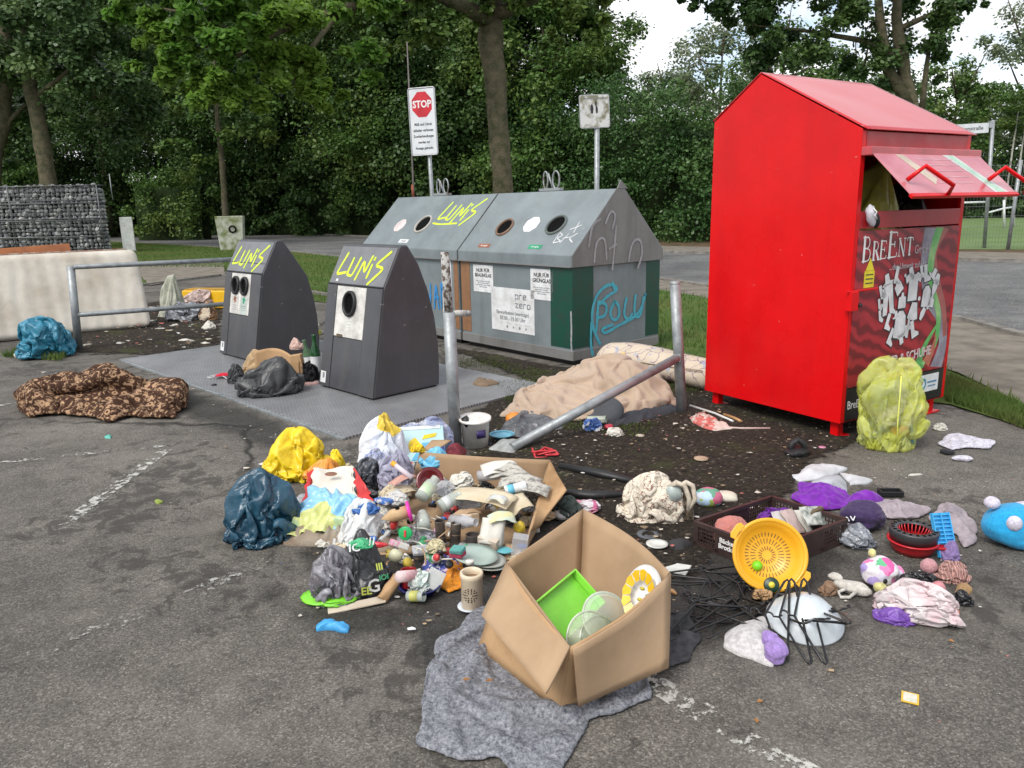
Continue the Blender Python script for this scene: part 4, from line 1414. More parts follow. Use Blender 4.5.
# ------------------------------------------------------------------ underground litter columns
def column(label, fr_px, holes, W=.86, D=.74, yaw=YC):
 fr = G(*fr_px, .024)
 e = Vector((math.cos(yaw), math.sin(yaw), 0))
 o = fr - e * W
 t = thing('litter_column', label, 'litter bin', (o.x, o.y, .022), yaw)
 Hh = 1.28
 prof = [(0.0, 0.012), (.17, .93), (.355, 1.265), (.37, Hh), (.43, Hh), (.445, 1.27), (.545, 1.12), (D - .08, .88), (D - .02, .64), (D + .01, .40), (D + .012, .16), (D, .012)]
 mb = MB()
 n = len(prof)
 vs = [(0.004, y, z) for y, z in prof] + [(W - .004, y, z) for y, z in prof]
 fs = [tuple(range(n)), tuple(reversed(range(n, 2 * n)))] + [((i + 1) % n, i, n + i, n + (i + 1) % n) for i in range(n)]
 mb.add(vs, fs); mb.build('body', M_COLF, t, bevel=.012, seg=3)
 MB().box((W / 2, D / 2, .006), (W - .05, D - .04, .014)).build('plinth', M_BLACK, t)
 # front plane frames
 FL = frame((0, 0, .012), (1, 0, 0), (0, .17, .918))      # lower front
 sl_ = math.hypot(.17, .918)
 FU = frame((0, .17, .93), (1, 0, 0), (0, .185, .335))
 su = math.hypot(.185, .335)
 # raised rails left and right and the door between
 for x0, x1 in ((.004, .165), (W - .235, W - .004)):
  MB().box(((x0 + x1) / 2, sl_ / 2, .006), (x1 - x0 - .004, sl_ - .006, .014), FL).build('side_rail', M_COLF, t, bevel=.004)
 dx0, dx1 = .170, W - .24
 MB().box(((dx0 + dx1) / 2, .235, .003), (dx1 - dx0, .46, .010), FL).build('door', M_COLF, t, bevel=.003)
 sp_ = MB().box(((dx0 + dx1) / 2, .70, .005), (dx1 - dx0, .45, .012), FL).build('steel_panel', M_STEEL, t, bevel=.003)
 if holes == 1:
  hs = [((dx0 + dx1) / 2 + .0, .775, .098)]
 else:
  hs = [((dx0 + dx1) / 2 - .105, .79, .088), ((dx0 + dx1) / 2 + .105, .79, .088)]
 for hx, hy, hr in hs:
  M2 = FL @ Matrix.Translation((hx, hy, .011)) @ Matrix.Diagonal((1, 1.18, 1, 1))
  MB().lathe([(hr, 0), (hr, .02), (hr - .006, .028), (hr - .018, .028), (hr - .024, .02), (hr - .026, .004)], 36, M2).build('inlet_ring', M_BLACK, t)
  MB().lathe([(hr - .024, .003), (0.0001, .003)], 36, M2).build('inlet', M_HOLE, t)
 # upper cap
 MB().box((W / 2, su / 2, .004), (W - .03, su - .02, .010), FU).build('cap_panel', M_CAP, t, bevel=.003)
 MB().box((W / 2, .004, .011), (W - .012, .010, .012), FU).build('trim', M_BLACK, t)
 if holes == 2:
  MB().box((W / 2, .12, .0095), (W - .05, .006, .003), FU).build('seam', M_BLACK, t)
 strokes(tagg(LUNIS, W * .82, su * .86, W * .09, su * .05), .026, M_NEON, FU, t, z=.0105)
 # marks
 if holes == 1:
  MB().box((dx0 + .10, .485, .014), (.085, .024, .012), FL).build('lock', P('worn_lock', (.16, .12, .08), .6, .5), t, bevel=.002)
  cx = (dx0 + dx1) / 2
  for k in range(4):
   MB().box((cx - .01, .62 - k * .027, .0116), (.10 - k * .018, .010, .001), FL).build('faded_print', P('faded_print', (.62, .62, .6), .5), t)
  MB().box((cx + .0, .655, .0116), (.03, .05, .001), FL).build('faded_print', P('faded_print', (.66, .66, .64), .5), t)
  MB().prism([(-.02, 0), (.02, 0), (.012, .022), (-.012, .022)], .010, .0116, FU @ Matrix.Translation((.13, .03, 0))).build('sticker', M_STICK, t)
 else:
  for i, (hx, mt) in enumerate(((hs[0][0] - .0, M_BRPRINT), (hs[1][0] + .0, M_GRPRINT))):
   MB().box((hx, .575, .0118), (.16, .19, .001), FL).build('label_plate', P('label_tint', (.52, .50, .47) if i == 0 else (.46, .52, .48), .5), t)
   ar = [(-.02, -.03), (.02, -.03), (.02, .005), (.045, .005), (0, .045), (-.045, .005), (-.02, .005)]
   MB().prism(ar, .0125, .0132, FL @ Matrix.Translation((hx, .63, 0)) @ Matrix.Rotation(R(18 if i == 0 else -10), 4, 'Z')).build('arrow_mark', mt, t)
   for k in range(3):
    MB().box((hx, .57 - k * .022, .0126), (.10, .006, .0007), FL).build('small_print', M_INKG, t)
 MB().box((.062, .085, .0135), (.085, .105, .001), FL).build('sticker', M_STICK, t)
 MB().box((.07, .10, .0145), (.03, .05, .001), FL).build('sticker_print', M_INKG, t)
 return t


column('dark grey litter column with two openings, standing left of the black bag', (256, 363), 2, .86, .78)
column('dark grey litter column with one round opening in a steel panel', (374, 400.5), 1, .86, .72)

# ------------------------------------------------------------------ big glass containers
M_GREY = P('container_paint', (0.20, 0.235, 0.245), 0.45, col2=(0.145, 0.17, 0.18), scale=2.6, lo=.35, hi=.7, bmp=.07, bscale=60, rvar=.08, detail=7, streak=((.11, .115, .105), .5), chips=(.33, .32, .28))
M_GREY2 = P('container_side', (0.205, 0.205, 0.20), 0.5, col2=(0.155, 0.15, 0.145), scale=2.2, lo=.35, hi=.7, bmp=.07, bscale=60, rvar=.08, detail=7, streak=((.09, .09, .075), .8), chips=(.33, .31, .27))
M_GREEN = P('green_panel', (0.006, 0.058, 0.038), 0.4, col2=(0.02, 0.05, 0.035), scale=7, lo=.5, hi=.64, bmp=.1)
M_BROWN = P('brown_panel', (0.25, 0.125, 0.06), 0.55, col2=(0.19, 0.10, 0.05), scale=9, lo=.45, hi=.7, bmp=.15)
M_BLUESP = P('blue_spray_paint', (0.03, 0.26, 0.62), 0.5)
M_CYANSP = P('turquoise_spray_paint', (0.07, 0.42, 0.52), 0.5, col2=(.05, .34, .45), scale=20)
M_WHSP = P('white_spray_paint', (0.62, 0.62, 0.63), 0.6, col2=(0.4, .4, .41), scale=15)
M_FADESP = P('faded_grey_spray_paint', (0.36, 0.355, 0.38), 0.6, col2=(0.25, .25, .26), scale=12)
YG = R(-50.0)
ge = Vector((math.cos(YG), math.sin(YG), 0)); gn = Vector((-math.sin(YG), math.cos(YG), 0))
gcor = G(573, 366.5)


def glass_container(label, x_off, W, D, right):
 o = gcor - ge * (W + x_off)
 t = thing('glass_container', label, 'recycling container', (o.x, o.y, 0), YG)
 zb, ze, yr, zr = .055, 1.00, D * .5, 1.76
 MB().box((W / 2, D / 2, (zb + ze) / 2), (W, D, ze - zb)).build('body', M_GREY, t, bevel=.008)
 MB().box((W / 2, D / 2, .04), (W - .1, D - .1, .06)).build('underframe', M_BLACK, t)
 # base rail
 MB().box((W / 2, D / 2, .105), (W + .014, D + .014, .10)).build('base_rail', M_GREY2, t, bevel=.004)
 # roof: gable with a folded band below it
 yo = .035
 prof = [(-yo, ze - .0), (-yo, ze + .12), (yr - .07, zr), (yr + .07, zr), (D + yo, ze + .12), (D + yo, ze)]
 n = len(prof)
 x0, x1 = -.004, W + .02
 mb = MB()
 vs = [(x0, y, z) for y, z in prof] + [(x1, y, z) for y, z in prof]
 fs = [tuple(range(n)), tuple(reversed(range(n, 2 * n)))] + [((i + 1) % n, i, n + i, n + (i + 1) % n) for i in range(n)]
 mb.add(vs, fs); mb.build('lid', M_GREY, t, bevel=.008)
 # end plate of the lid (greyer)
 inn = [(y, z) for y, z in prof]
 PR = frame((W + .0205, 0, 0), (0, 1, 0), (0, 0, 1))
 MB().prism([(y * .985 + .008, z + (.004 if i in (0, 5) else -.006)) for i, (y, z) in enumerate(inn)], 0, .003, PR).build('lid_end', M_GREY2, t)
 MB().box((W / 2, -yo - .001, ze + .006), (W + .018, .012, .012)).build('lid_lip', M_GREY2, t)
 # sloped face frame
 slo = Vector((0, yr - .07 + yo, zr - ze - .125)); SL = slo.length
 FS = frame((0, -yo, ze + .12), (1, 0, 0), slo)
 FF = frame((0, 0, zb), (1, 0, 0), (0, 0, 1))
 FF = FF @ Matrix.Translation((0, 0, .0))
 FR = frame((W, 0, zb), (0, 1, 0), (0, 0, 1))
 ringm = [P('brown_ring', (.22, .12, .07), .6, col2=(.1, .07, .05), scale=30), P('green_grey_ring', (.10, .12, .11), .6)]

 def porthole(x, y, r, mt):
  M2 = FS @ Matrix.Translation((x, y, .0))
  MB().lathe([(r + .022, 0), (r + .022, .016), (r + .012, .022), (r + .002, .022), (r - .003, .016), (r - .004, .002)], 40, M2).build('inlet_ring', mt, t)
  MB().lathe([(r - .002, .0035), (0.0001, .0035)], 40, M2).build('inlet', M_HOLE, t)

 def octagon(x, y, r, mt=M_STICK):
  MB().prism([(r * math.cos(PI / 8 + k * PI / 4), r * math.sin(PI / 8 + k * PI / 4)) for k in range(8)], .0012, .0022, FS @ Matrix.Translation((x, y, 0))).build('sticker', mt, t)

 def tabl(x, y, w, h, mt, s, ink=M_WHITEP):
  MB().box((x, y, .0018), (w, h, .0012), FS).build('label_plate', mt, t)
  text(s, h * .55, ink, FS @ Matrix.Translation((x, y, .003)), t)

 if right:
  porthole(.56, .36, .105, ringm[0]); porthole(1.37, .40, .115, ringm[1])
  octagon(.97, .41, .115)
  tabl(.42, .085, .20, .055, M_BRPRINT, 'Braunglas'); tabl(1.27, .095, .20, .06, M_GRPRINT, 'Grünglas')
  strokes([[(1.50, .16), (1.50, .30)], [(1.50, .30), (1.57, .26), (1.51, .22), (1.60, .18), (1.50, .155)], [(1.64, .28), (1.60, .16)], [(1.60, .22), (1.69, .24)], [(1.76, .29), (1.69, .22), (1.77, .17)], [(1.62, .34), (1.74, .40)], [(1.68, .44), (1.70, .30)]],
    .012, M_WHSP, FS, t, z=.003)
  # corner panels
  for c, d in (((W - .16, -.002, .59), (.324, .006, .82)), ):
   MB().box(c, d).build('green_panel', M_GREEN, t, bevel=.001)
  MB().box((W + .002, .14, .59), (.006, .30, .82)).build('green_panel', M_GREEN, t, bevel=.001)
  MB().box((W + .002, D - .11, .59), (.006, .22, .82)).build('green_panel', M_GREEN, t, bevel=.001)
  MB().box((.085, -.002, .59), (.17, .006, .82)).build('brown_panel', M_BROWN, t, bevel=.001)
  # chipped corner
  strokes([[(W - .02, .20), (W - .015, .34), (W - .022, .50)], [(W - .01, .08), (W - .02, .18)]], .022, M_FADESP, FF, t, 'paint_chip', z=.0055)
  # posters
  def poster(x0, x1, z0, z1):
   M3 = FF @ Matrix.Translation(((x0 + x1) / 2, (z0 + z1) / 2 - zb, 0))
   MB().box((0, 0, .0035), (x1 - x0, z1 - z0, .003), M3).build('poster', M_STICK, t)
   return M3 @ Matrix.Translation((0, 0, .0058))
  for (x0, x1, z0, z1, w2) in ((.24, .60, .66, .965, 'BRAUNGLAS'), (1.23, 1.575, .645, .965, 'GRÜNGLAS')):
   M3 = poster(x0, x1, z0, z1)
   h_ = z1 - z0
   text('NUR FÜR', .058, M_INK, M3 @ Matrix.Translation((0, h_ * .30, 0)), t, bold=.0015)
   text(w2, .058, M_INK, M3 @ Matrix.Translation((0, h_ * .12, 0)), t, bold=.0015, xs=.92)
   text('Bitte nur Flaschen und Gläser\nohne Deckel einwerfen.\nKein Porzellan, keine Keramik,\nkein Fensterglas', .021, M_INKG, M3 @ Matrix.Translation((0, -h_ * .20, 0)), t)
  M3 = poster(.56, 1.285, .255, .735)
  # two-line word mark in drawn letters, rounded strokes
  gl = {'p': [[(0, -.3), (0, .5)], [(0, .5), (.5, .5), (.5, 0), (0, 0)]], 'r': [[(0, 0), (0, .5), (.42, .5)]], 'e': [[(.5, .0), (0, 0), (0, .5), (.5, .5), (.5, .25), (0, .25)]],
     'z': [[(0, .5), (.5, .5), (0, 0), (.5, 0)]], 'o': [[(0, 0), (.5, 0), (.5, .5), (0, .5), (0, 0)]]}
  for word, y0 in (('pre', .13), ('zero', .035)):
   ls = []
   for i, ch in enumerate(word):
    ls += [[(.055 + i * .066 + a * .088, y0 + b * .088) for a, b in l] for l in gl[ch]]
   strokes(ls, .012, M_INKG, M3, t, 'lettering', z=.0)
  text('Einwurfzeiten (werktags)', .056, M_INKG, M3 @ Matrix.Translation((0, -.035, 0)), t, bold=.001, xs=.98)
  text('07.00 - 19.00 Uhr', .060, M_INKG, M3 @ Matrix.Translation((0, -.098, 0)), t, bold=.001)
  for k in range(4):
   text('—————', .02, M_INKG, M3 @ Matrix.Translation((-.21 + k * .155, -.150, 0)), t)
  for k, s in enumerate(('▲', '◆', '■', '●')):
   MB().prism([(.016 * math.cos(a * PI / 3 * (1 + (k % 2))), .018 * math.sin(a * PI / 3 * (1 + (k % 2)))) for a in range(6 if k % 2 == 0 else 3)], 0, .0008, M3 @ Matrix.Translation((-.09 + k * .105, -.188, 0))).build('print_mark', M_INKG, t)
  # graffiti on the end
  face = [[(.36, .08), (.20, .30), (.26, .60), (.52, .72), (.70, .62), (.48, .58), (.36, .50)], [(.30, .22), (.33, .52)], [(.33, .52), (.48, .50), (.46, .36), (.34, .36)],
    [(.60, .50), (.50, .40), (.58, .28), (.70, .34), (.66, .48), (.60, .50)], [(.80, .52), (.74, .34), (.84, .27), (.90, .34)], [(.96, .54), (.92, .30), (1.06, .28), (1.10, .50)],
    [(1.12, .50), (1.16, .60), (1.04, .30), (.7, .26), (.42, .16), (.36, .24), (.56, .26)], [(.56, .70), (.60, .62)], [(.22, .32), (.20, .10), (.24, -.02)]]
  face = [[(x * .92 + .06, y + .05) for x, y in l] for l in face]
  strokes(face, .034, M_CYANSP, FR, t, z=.0055, sm=12)
  FE = frame((W + .0235, 0, ze), (0, 1, 0), (0, 0, 1))
  strokes([[(.28, .04), (.30, .26), (.44, .30), (.46, .06)], [(.55, -.05), (.60, .38)], [(.60, .20), (.50, .16)], [(.80, .02), (.84, .22), (.98, .26), (1.03, .10), (.95, -.06)],
     [(.20, .20), (.24, .42), (.36, .46)], [(.44, .42), (.52, .56), (.60, .50), (.54, .36)]], .026, M_FADESP, FE, t, z=.004, sm=10)
  MB().prism([(0, 0), (.16, .0), (.05, .085)], 0, .012, frame((W + .012, yr - .05, zr + .001), (0, 1, 0), (0, 0, 1))).build('lid_flap', M_GREY2, t)
 else:
  porthole(1.14, .40, .128, P('pale_ring', (.42, .40, .36), .6)); octagon(.60, .38, .115, P('pinkish_sticker', (.66, .56, .55), .5))
  MB().box((.97, .11, .0018), (.21, .06, .0012), FS).build('label_plate', M_STICK, t)
  text('Weißglas', .034, M_INKG, FS @ Matrix.Translation((.97, .11, .003)), t)
  strokes(tagg(LUNIS, .74, .46, 1.36, .38), .028, M_NEON, FS, t, z=.003)
  strokes([[(1.34, .42), (1.50, .40), (1.84, .42)]], .026, M_NEON, FS, t, z=.003)
  MB().box((W - .24, -.002, .59), (.20, .006, .82)).build('white_panel', P('white_panel', (.62, .64, .66), .5, col2=(.45, .46, .47), scale=6), t, bevel=.001)
  MB().box((W - .05, -.002, .59), (.09, .006, .82)).build('brown_panel', M_BROWN, t, bevel=.001)
  bl = [[(.0, .12), (.16, .0)], [(.10, .42), (.05, .10)], [(.22, .46), (.20, .08)], [(.06, .26), (.22, .28)], [(.30, .1), (.36, .50), (.42, .1)], [(.32, .26), (.42, .27)], [(.48, .12), (.50, .56), (.60, .16), (.62, .62)], [(.62, .62), (.72, .56), (.68, .76)]]
  strokes([[(x * .85 + W - .78, y * .8 + .26) for x, y in l] for l in bl], .026, M_BLUESP, FF, t, z=.006)
 # lifting loops on the ridge
 lx = W * .45
 for s in (-1, 1):
  q = []
  for k in range(15):
   a = -PI * .5 + 2 * PI * k / 14
   q.append((lx + s * .085 + .046 * math.cos(a) * (1 + .2 * s), yr, zr + .125 + .095 * math.sin(a)))
  MB().tube(q, .009, 8, closed=False).build('lifting_loop', M_GALVR, t)
 MB().box((lx, yr, zr + .02), (.34, .06, .03)).build('loop_plate', M_GALVR, t, bevel=.003)
 MB().tube([(lx + .03, yr, zr + .03), (lx - .03, yr - .01, zr + .20)], .010, 8).build('lifting_rod', M_GALVR, t)
 return t


glass_container('grey gabled glass container with green corners, poster and turquoise graffiti on its end', 0.0, 1.86, 1.34, True)
glass_container('grey gabled glass container with yellow tag on its lid and blue scrawl below', 1.915, 2.2, 1.34, False)

# ------------------------------------------------------------------ signs
M_SIGNW = P('sign_white', (0.66, 0.68, 0.70), 0.45, col2=(.56, .58, .6), scale=5)
M_SIGNR = P('sign_red', (0.55, 0.012, 0.025), 0.45)
M_ALU = P('sign_aluminium', (0.45, 0.46, 0.47), 0.4, 0.5)


def sign_frame(px, py, d, w_px, h_px, yaw, tilt):
 pass


d = 12.3
SS = 1.06
b = AT(438, 300, d); b = Vector((b.x, d, 0))
t = thing('stop_sign', 'upright board with a red STOP octagon above German writing', 'sign', tuple(b), R(-14))
t.rotation_euler = (0, R(-1.2), R(-14)); t.scale = (SS,) * 3
u = U(d) / math.cos(R(14))
zc = 0
# board centre height from the photograph
zt = AT(427, 121.5, d).z / SS
xw, hh = .40, .92
xo = -.05
MB().tube([(0, .03, 0), (0, .03, zt + .30)], .030, 14).build('pole', M_GALV, t)


def rrect(w, h, r, n=5):
 q = []
 for cx, cy, a0 in ((w / 2 - r, h / 2 - r, 0), (-w / 2 + r, h / 2 - r, 90), (-w / 2 + r, -h / 2 + r, 180), (w / 2 - r, -h / 2 + r, 270)):
  for k in range(n + 1):
   a = R(a0 + 90 * k / n); q.append((cx + r * math.cos(a), cy + r * math.sin(a)))
 return q


FSG = frame((xo, -.02, zt), (1, 0, 0), (0, 0, 1))
MB().prism(rrect(xw, hh, .03), -.016, .0, FSG).build('sign_back', M_ALU, t)
MB().prism(rrect(xw - .028, hh - .028, .02), .0005, .0025, FSG).build('sign_face', M_SIGNW, t)
rl = rrect(xw, hh, .03)
MB().tube([(x, y, .002) for x, y in rl], .009, 8, M=FSG, closed=True).build('sign_rim', M_ALU, t)
MB().prism([(.160 * math.cos(PI / 8 + k * PI / 4), .185 * math.sin(PI / 8 + k * PI / 4)) for k in range(8)], .003, .0045, FSG @ Matrix.Translation((0, .235, 0))).build('stop_octagon', M_SIGNR, t)
text('STOP', .135, M_WHITEP, FSG @ Matrix.Translation((0, .235, .0055)), t, xs=.86, bold=.004)
for k, s in enumerate(('Müll und Unrat', 'abladen verboten', 'Zuwiderhandlungen', 'werden zur', 'Anzeige gebracht')):
 text(s, .054 if k < 2 else .048, M_INK, FSG @ Matrix.Translation((0, -.035 - k * .082, .0035)), t, xs=.80, bold=.0012)
for q_ in (.25, -.25):
 MB().box((0, .012, zt + q_), (.10, .05, .03)).build('clamp', M_GALV, t)

b = AT(413.5, 200, 12.7); b = Vector((b.x, 12.7, 0))
t = thing('thin_pole', 'very thin tall pole with a reddish foot, left of the stop sign', 'pole', tuple(b))
top = AT(407, 42, 12.7)
MB().tube([(0, 0, 0), (top.x - b.x, 0, top.z)], [.018, .010], 8).build('rod', P('weathered_pole', (.15, .13, .12), .8), t)
MB().tube([(0.0, 0, 1.78), (-.006, 0, 1.98)], [.024, .022], 8).build('red_sleeve', P('rusty_sleeve', (.30, .09, .05), .8), t)

d = 11.2
b = AT(597, 300, d); b = Vector((b.x, d, 0))
t = thing('notice_sign', 'small dirty white notice board on a grey pole right of the tree trunk', 'sign', tuple(b), R(14))
zt = AT(593.5, 111.5, d).z
MB().tube([(0, .03, 0), (-.0, .03, zt + .15)], .036, 14).build('pole', M_GALV, t)
FSG = frame((-.05, -.01, zt), (1, 0, .045), (-.045, 0, 1))
MB().prism(rrect(.44, .44, .03), -.012, 0, FSG).build('sign_back', M_ALU, t)
MB().prism(rrect(.42, .42, .025), .0005, .0025, FSG).build('sign_face', P('dirty_sign', (0.6, 0.6, 0.58), .6, col2=(.20, .19, .12), scale=6, lo=.47, hi=.6), t)
for x, y, r in ((-.04, .03, .045), (.03, .02, .035), (.02, .10, .025)):
 MB().prism([(r * math.cos(a) * .5, r * math.sin(a) * 1.5) for a in [k * PI / 4 for k in range(8)]], .003, .004, FSG @ Matrix.Translation((x, y, 0))).build('faded_figure', M_INK, t)
MB().box((.0, .17, .0035), (.34, .012, .001), FSG).build('print_line', M_INKG, t)

# street name sign and fence at the right
d = 25.0
b = AT(984, 250, d); b = Vector((b.x, d, 0))
t = thing('street_name_sign', 'white street name sign on a slim pole behind the red container', 'sign', tuple(b))
tp = AT(993, 121, d)
MB().tube([(0, 0, 0), (tp.x - b.x, 0, tp.z)], .055, 12).build('pole', M_GALV, t)
MB().ico((tp.x - b.x, 0, tp.z), (.06, .06, .03), 2).build('pole_cap', M_GALV, t)
sc0 = AT(968, 129, d)
FSG = frame((sc0.x - b.x, -.06, sc0.z), (1, 0.1, .045), (-.045, 0, 1)) @ Matrix.Diagonal((1.85, 1.85, 1, 1))
MB().prism(rrect(.70, .16, .02), -.01, .004, FSG).build('name_plate', M_SIGNW, t)
text('Gartenstraße', .085, M_INK, FSG @ Matrix.Translation((0, 0, .006)), t, bold=.001, xs=1.1)
MB().box((tp.x - b.x - .05, 0, tp.z - .10), (.14, .1, .2)).build('clamp', M_ALU, t)

YF = 24.0
t = thing('mesh_fence', 'tall wire mesh fence with grey posts in front of the sports field', 'fence', (AT(930, 250, YF).x, YF, 0))
ox = AT(930, 250, YF).x


def fx(px, py=215): return AT(px, py, YF).x - ox


for a, bb in ((1012, 1021),):
 x0 = fx(a)
 MB().tube([(x0, 0, 0), (fx(bb, 160), 0, AT(bb, 160, YF).z)], .055, 10).build('post', M_GALV, t)
for x0 in (fx(1012) - 3.2, fx(1012) + 3.2, fx(1012) - 6.4):
 MB().tube([(x0, 0, 0), (x0 + .05, 0, 2.7)], .05, 10).build('post', M_GALV, t)
wm = MB()
for k in range(9):
 z = .12 + k * .3
 wm.tube([(fx(1012) - 6.4, 0.03, z), (fx(1012) + 3.2, 0.03, z)], .0035, 4)
xx = fx(1012) - 6.4
while xx < fx(1012) + 3.2:
 wm.tube([(xx, 0.035, .05), (xx, 0.035, 2.55)], .0022, 3); xx += .10
wm.build('wire_mesh', M_GALV, t)

dg = 40
t = thing('football_goal', 'white football goal on the field behind the fence', 'goal', (AT(930, 222, dg).x, dg, 0))
ox = AT(930, 222, dg).x
def gxz(px, py, dd=dg):
 p = AT(px, py, dd); return (p.x - ox, dd - dg, max(p.z, 0.0))
M_GOAL = P('goal_white', (.7, .72, .72), .5)
MB().tube([gxz(1004, 230), gxz(1004, 200)], .06, 8).build('goal_post', M_GOAL, t)
MB().tube([gxz(1014, 227, 41.5), gxz(1014, 195, 41.5)], .05, 8).build('goal_post', M_GOAL, t)
MB().tube([gxz(955, 203), gxz(987, 202)], .05, 8).tube([gxz(987, 213), gxz(1004, 208.5), gxz(1014, 207, 41.5)], .05, 8).build('goal_frame', M_GOAL, t)

# ------------------------------------------------------------------ barrier posts
b = G(456, 447)
t = thing('barrier_post', 'upright grey steel post behind the open box, its thinner upper part peeling', 'post', tuple(b), 0)
def loc(px, py, base, dy=0.0):
 p = AT(px, py, base.y + dy); return (p.x - base.x, dy, p.z)
top = loc(449, 312, b); top2 = loc(444.5, 252, b)
MB().tube([(0, 0, -.02), top], .041, 18).build('lower_tube', M_GALV, t)
MB().tube([(top[0], 0, top[2] - .02), (top[0] * .6 + top2[0] * .4, 0, top[2] * .6 + top2[2] * .4), top2], [.030, .029, .027], 14).build('upper_tube', P('peeling_post', (.40, .39, .37), .7, col2=(.075, .05, .035), scale=22, lo=.46, hi=.54, bmp=.5, bscale=50), t)
MB().tube([(top[0], 0, top[2] - .01), (top[0] + .11, .03, top[2] - .015)], .022, 12).build('pipe_stub', P('pale_pipe', (.5, .49, .46), .5, col2=(.3, .28, .25), scale=20), t)
MB().ico((top[0] + .125, .034, top[2] - .016), (.022, .022, .022), 2).build('stub_cap', M_GALVR, t)
MB().tube([(0.065, -.04, .18), (0.10, -.04, .20)], [.04, .04], 16).build('clamp', M_BLACK, t)

b = G(682, 413)
t = thing('barrier_post', 'upright grey steel post beside the red container', 'post', tuple(b), 0)
top = loc(675, 284, b)
MB().tube([(0, 0, -.02), top], .040, 18).build('tube', M_GALV, t)
MB().lathe([(.0405, 0), (.041, .012), (.03, .022), (0.0001, .025)], 18, Matrix.Translation(top)).build('post_cap', M_GALV, t)
bb = b
t = thing('fallen_rail', 'grey steel rail torn off one post and sloping down to the ground', 'barrier rail', tuple(G(512, 452)), 0)
r0 = G(512, 452)
e1 = AT(677, 358, b.y - .03)
MB().tube([(0, 0, .03), (e1.x - r0.x, e1.y - r0.y, e1.z)], .034, 18).build('rail_tube', M_GALV, t)
MB().box((e1.x - r0.x + .0, e1.y - r0.y - .01, e1.z), (.05, .03, .06)).build('bracket', M_GALVR, t, bevel=.004)

b = G(79, 350)
t = thing('steel_barrier', 'grey tubular barrier with two rails in front of the mattress', 'barrier', tuple(b), 0)
top = loc(70.5, 266, b)
MB().tube([(0, 0, -.02), top], .045, 18).build('post', M_GALV, t)
r2 = G(262, 258, top[2]) ; 
def rail_end(px, py, z):
 p = G(px, py, z); return (p.x - b.x, p.y - b.y, z)
za, zb_ = top[2] - .02, top[2] - .52
pa, pb = loc(76, 267, b), loc(83, 314.5, b)
ea = rail_end(222, 260, pa[2]); 
def ext(p, q, k=1.12): return tuple(Vector(p).lerp(Vector(q), k))
dirr = (Vector(ea) - Vector(pa)); ea2 = Vector(pa) + dirr * 1.1
MB().tube([(top[0] + .04, 0, pa[2]), pa, tuple(ea2)], .030, 14).build('rail', M_GALV, t)
MB().tube([(pb[0] - .05, 0, pb[2]), pb, tuple(Vector(pb) + dirr * 1.1)], .030, 14).build('rail', M_GALV, t)
MB().tube([(ea2.x, ea2.y, -.02), (ea2.x, ea2.y, ea2.z + .03)], .045, 14).build('post', M_GALV, t)

# ------------------------------------------------------------------ gabion wall, white posts, mattress and board
gA, gB = AT(-70, 252, 33.5), AT(106, 252, 33.5)
gx = gB.x - gA.x; gh = AT(100, 185, 33.5).z
t = thing('gabion_wall', 'grey stone filled wire gabion wall at the left edge', 'wall', (gA.x, 33.5, 0))
rd = random.Random(5)
stone = MB()
for ix in range(int(gx / .19)):
 for iz in range(int(gh / .16)):
  if True:
   c_ = (ix * .19 + rd.uniform(0, .06) + .05, rd.uniform(.02, .10), iz * .16 + rd.uniform(.02, .06) + .04)
   s_ = rd.uniform(.075, .12); M4 = Matrix.Translation(c_) @ Matrix.Rotation(rd.uniform(0, 6), 4, Vector((rd.random(), rd.random(), rd.random() + .1)))
   stone.ico((0, 0, 0), (s_ * rd.uniform(.9, 1.5), s_, s_ * rd.uniform(.7, 1.1)), 1, lambda p: 1 + .25 * noise.noise(p * 3 + Vector(c_)), M4, smooth=False)
for iz in range(int(gh / .16)):
 for k in range(3):
  c_ = (gx - .1, .12 + k * .19, iz * .16 + rd.uniform(.05, .1)); s_ = rd.uniform(.08, .12)
  stone.ico(c_, (s_, s_ * 1.2, s_ * .9), 1, lambda p: 1 + .25 * noise.noise(p * 3 + Vector(c_)), None, smooth=False)
for ix in range(int(gx / .16)):
 c_ = (ix * .16 + rd.uniform(0, .06) + .05, rd.uniform(.0, .5), gh + rd.uniform(-.02, .04))
 s_ = rd.uniform(.05, .09); stone.ico(c_, (s_ * 1.3, s_, s_ * .8), 1, None, None, smooth=False)


def stonemat():
 m, nt, bs = newmat('gabion_stone')
 g = nt.nodes.new('ShaderNodeNewGeometry')
 c = ramp(nt, g.outputs['Random Per Island'], [(0, (.10, .103, .108)), (.5, (.19, .195, .20)), (.85, (.29, .29, .29)), (1, (.46, .45, .44))])
 nt.links.new(c, bs.inputs['Base Color']); bs.inputs['Roughness'].default_value = .85
 return m


stone.build('stone_fill', stonemat(), t)
MB().box((gx / 2 - .05, .38, gh / 2), (gx - .2, .45, gh - .1)).build('dark_core', P('gabion_gap_shade', (.025, .025, .027), .95), t)  # near-black box colours in the shade between the stones
wm = MB()
x = 0
while x < gx + .01:
 wm.tube([(x, -.06, 0), (x, -.06, gh)], .008, 4); x += .20
z = 0
while z < gh + .05:
 wm.tube([(0, -.065, z), (gx, -.065, z)], .010 if abs((z / .75) % 1) > .1 else .022, 4); z += .25
for z in (gh * .02, gh * .26, gh * .5, gh * .75, gh):
 wm.tube([(0, -.07, z), (gx, -.07, z)], .022, 4); wm.tube([(gx, -.07, z), (gx, .6, z)], .02, 4)
for x in (0, gx * .5, gx):
 wm.tube([(x, -.07, 0), (x, -.07, gh)], .028, 4)
wm.build('wire_cage', P('gabion_wire', (.16, .165, .17), .5, .5), t)
tp_ = AT(96, 173, 33.5)
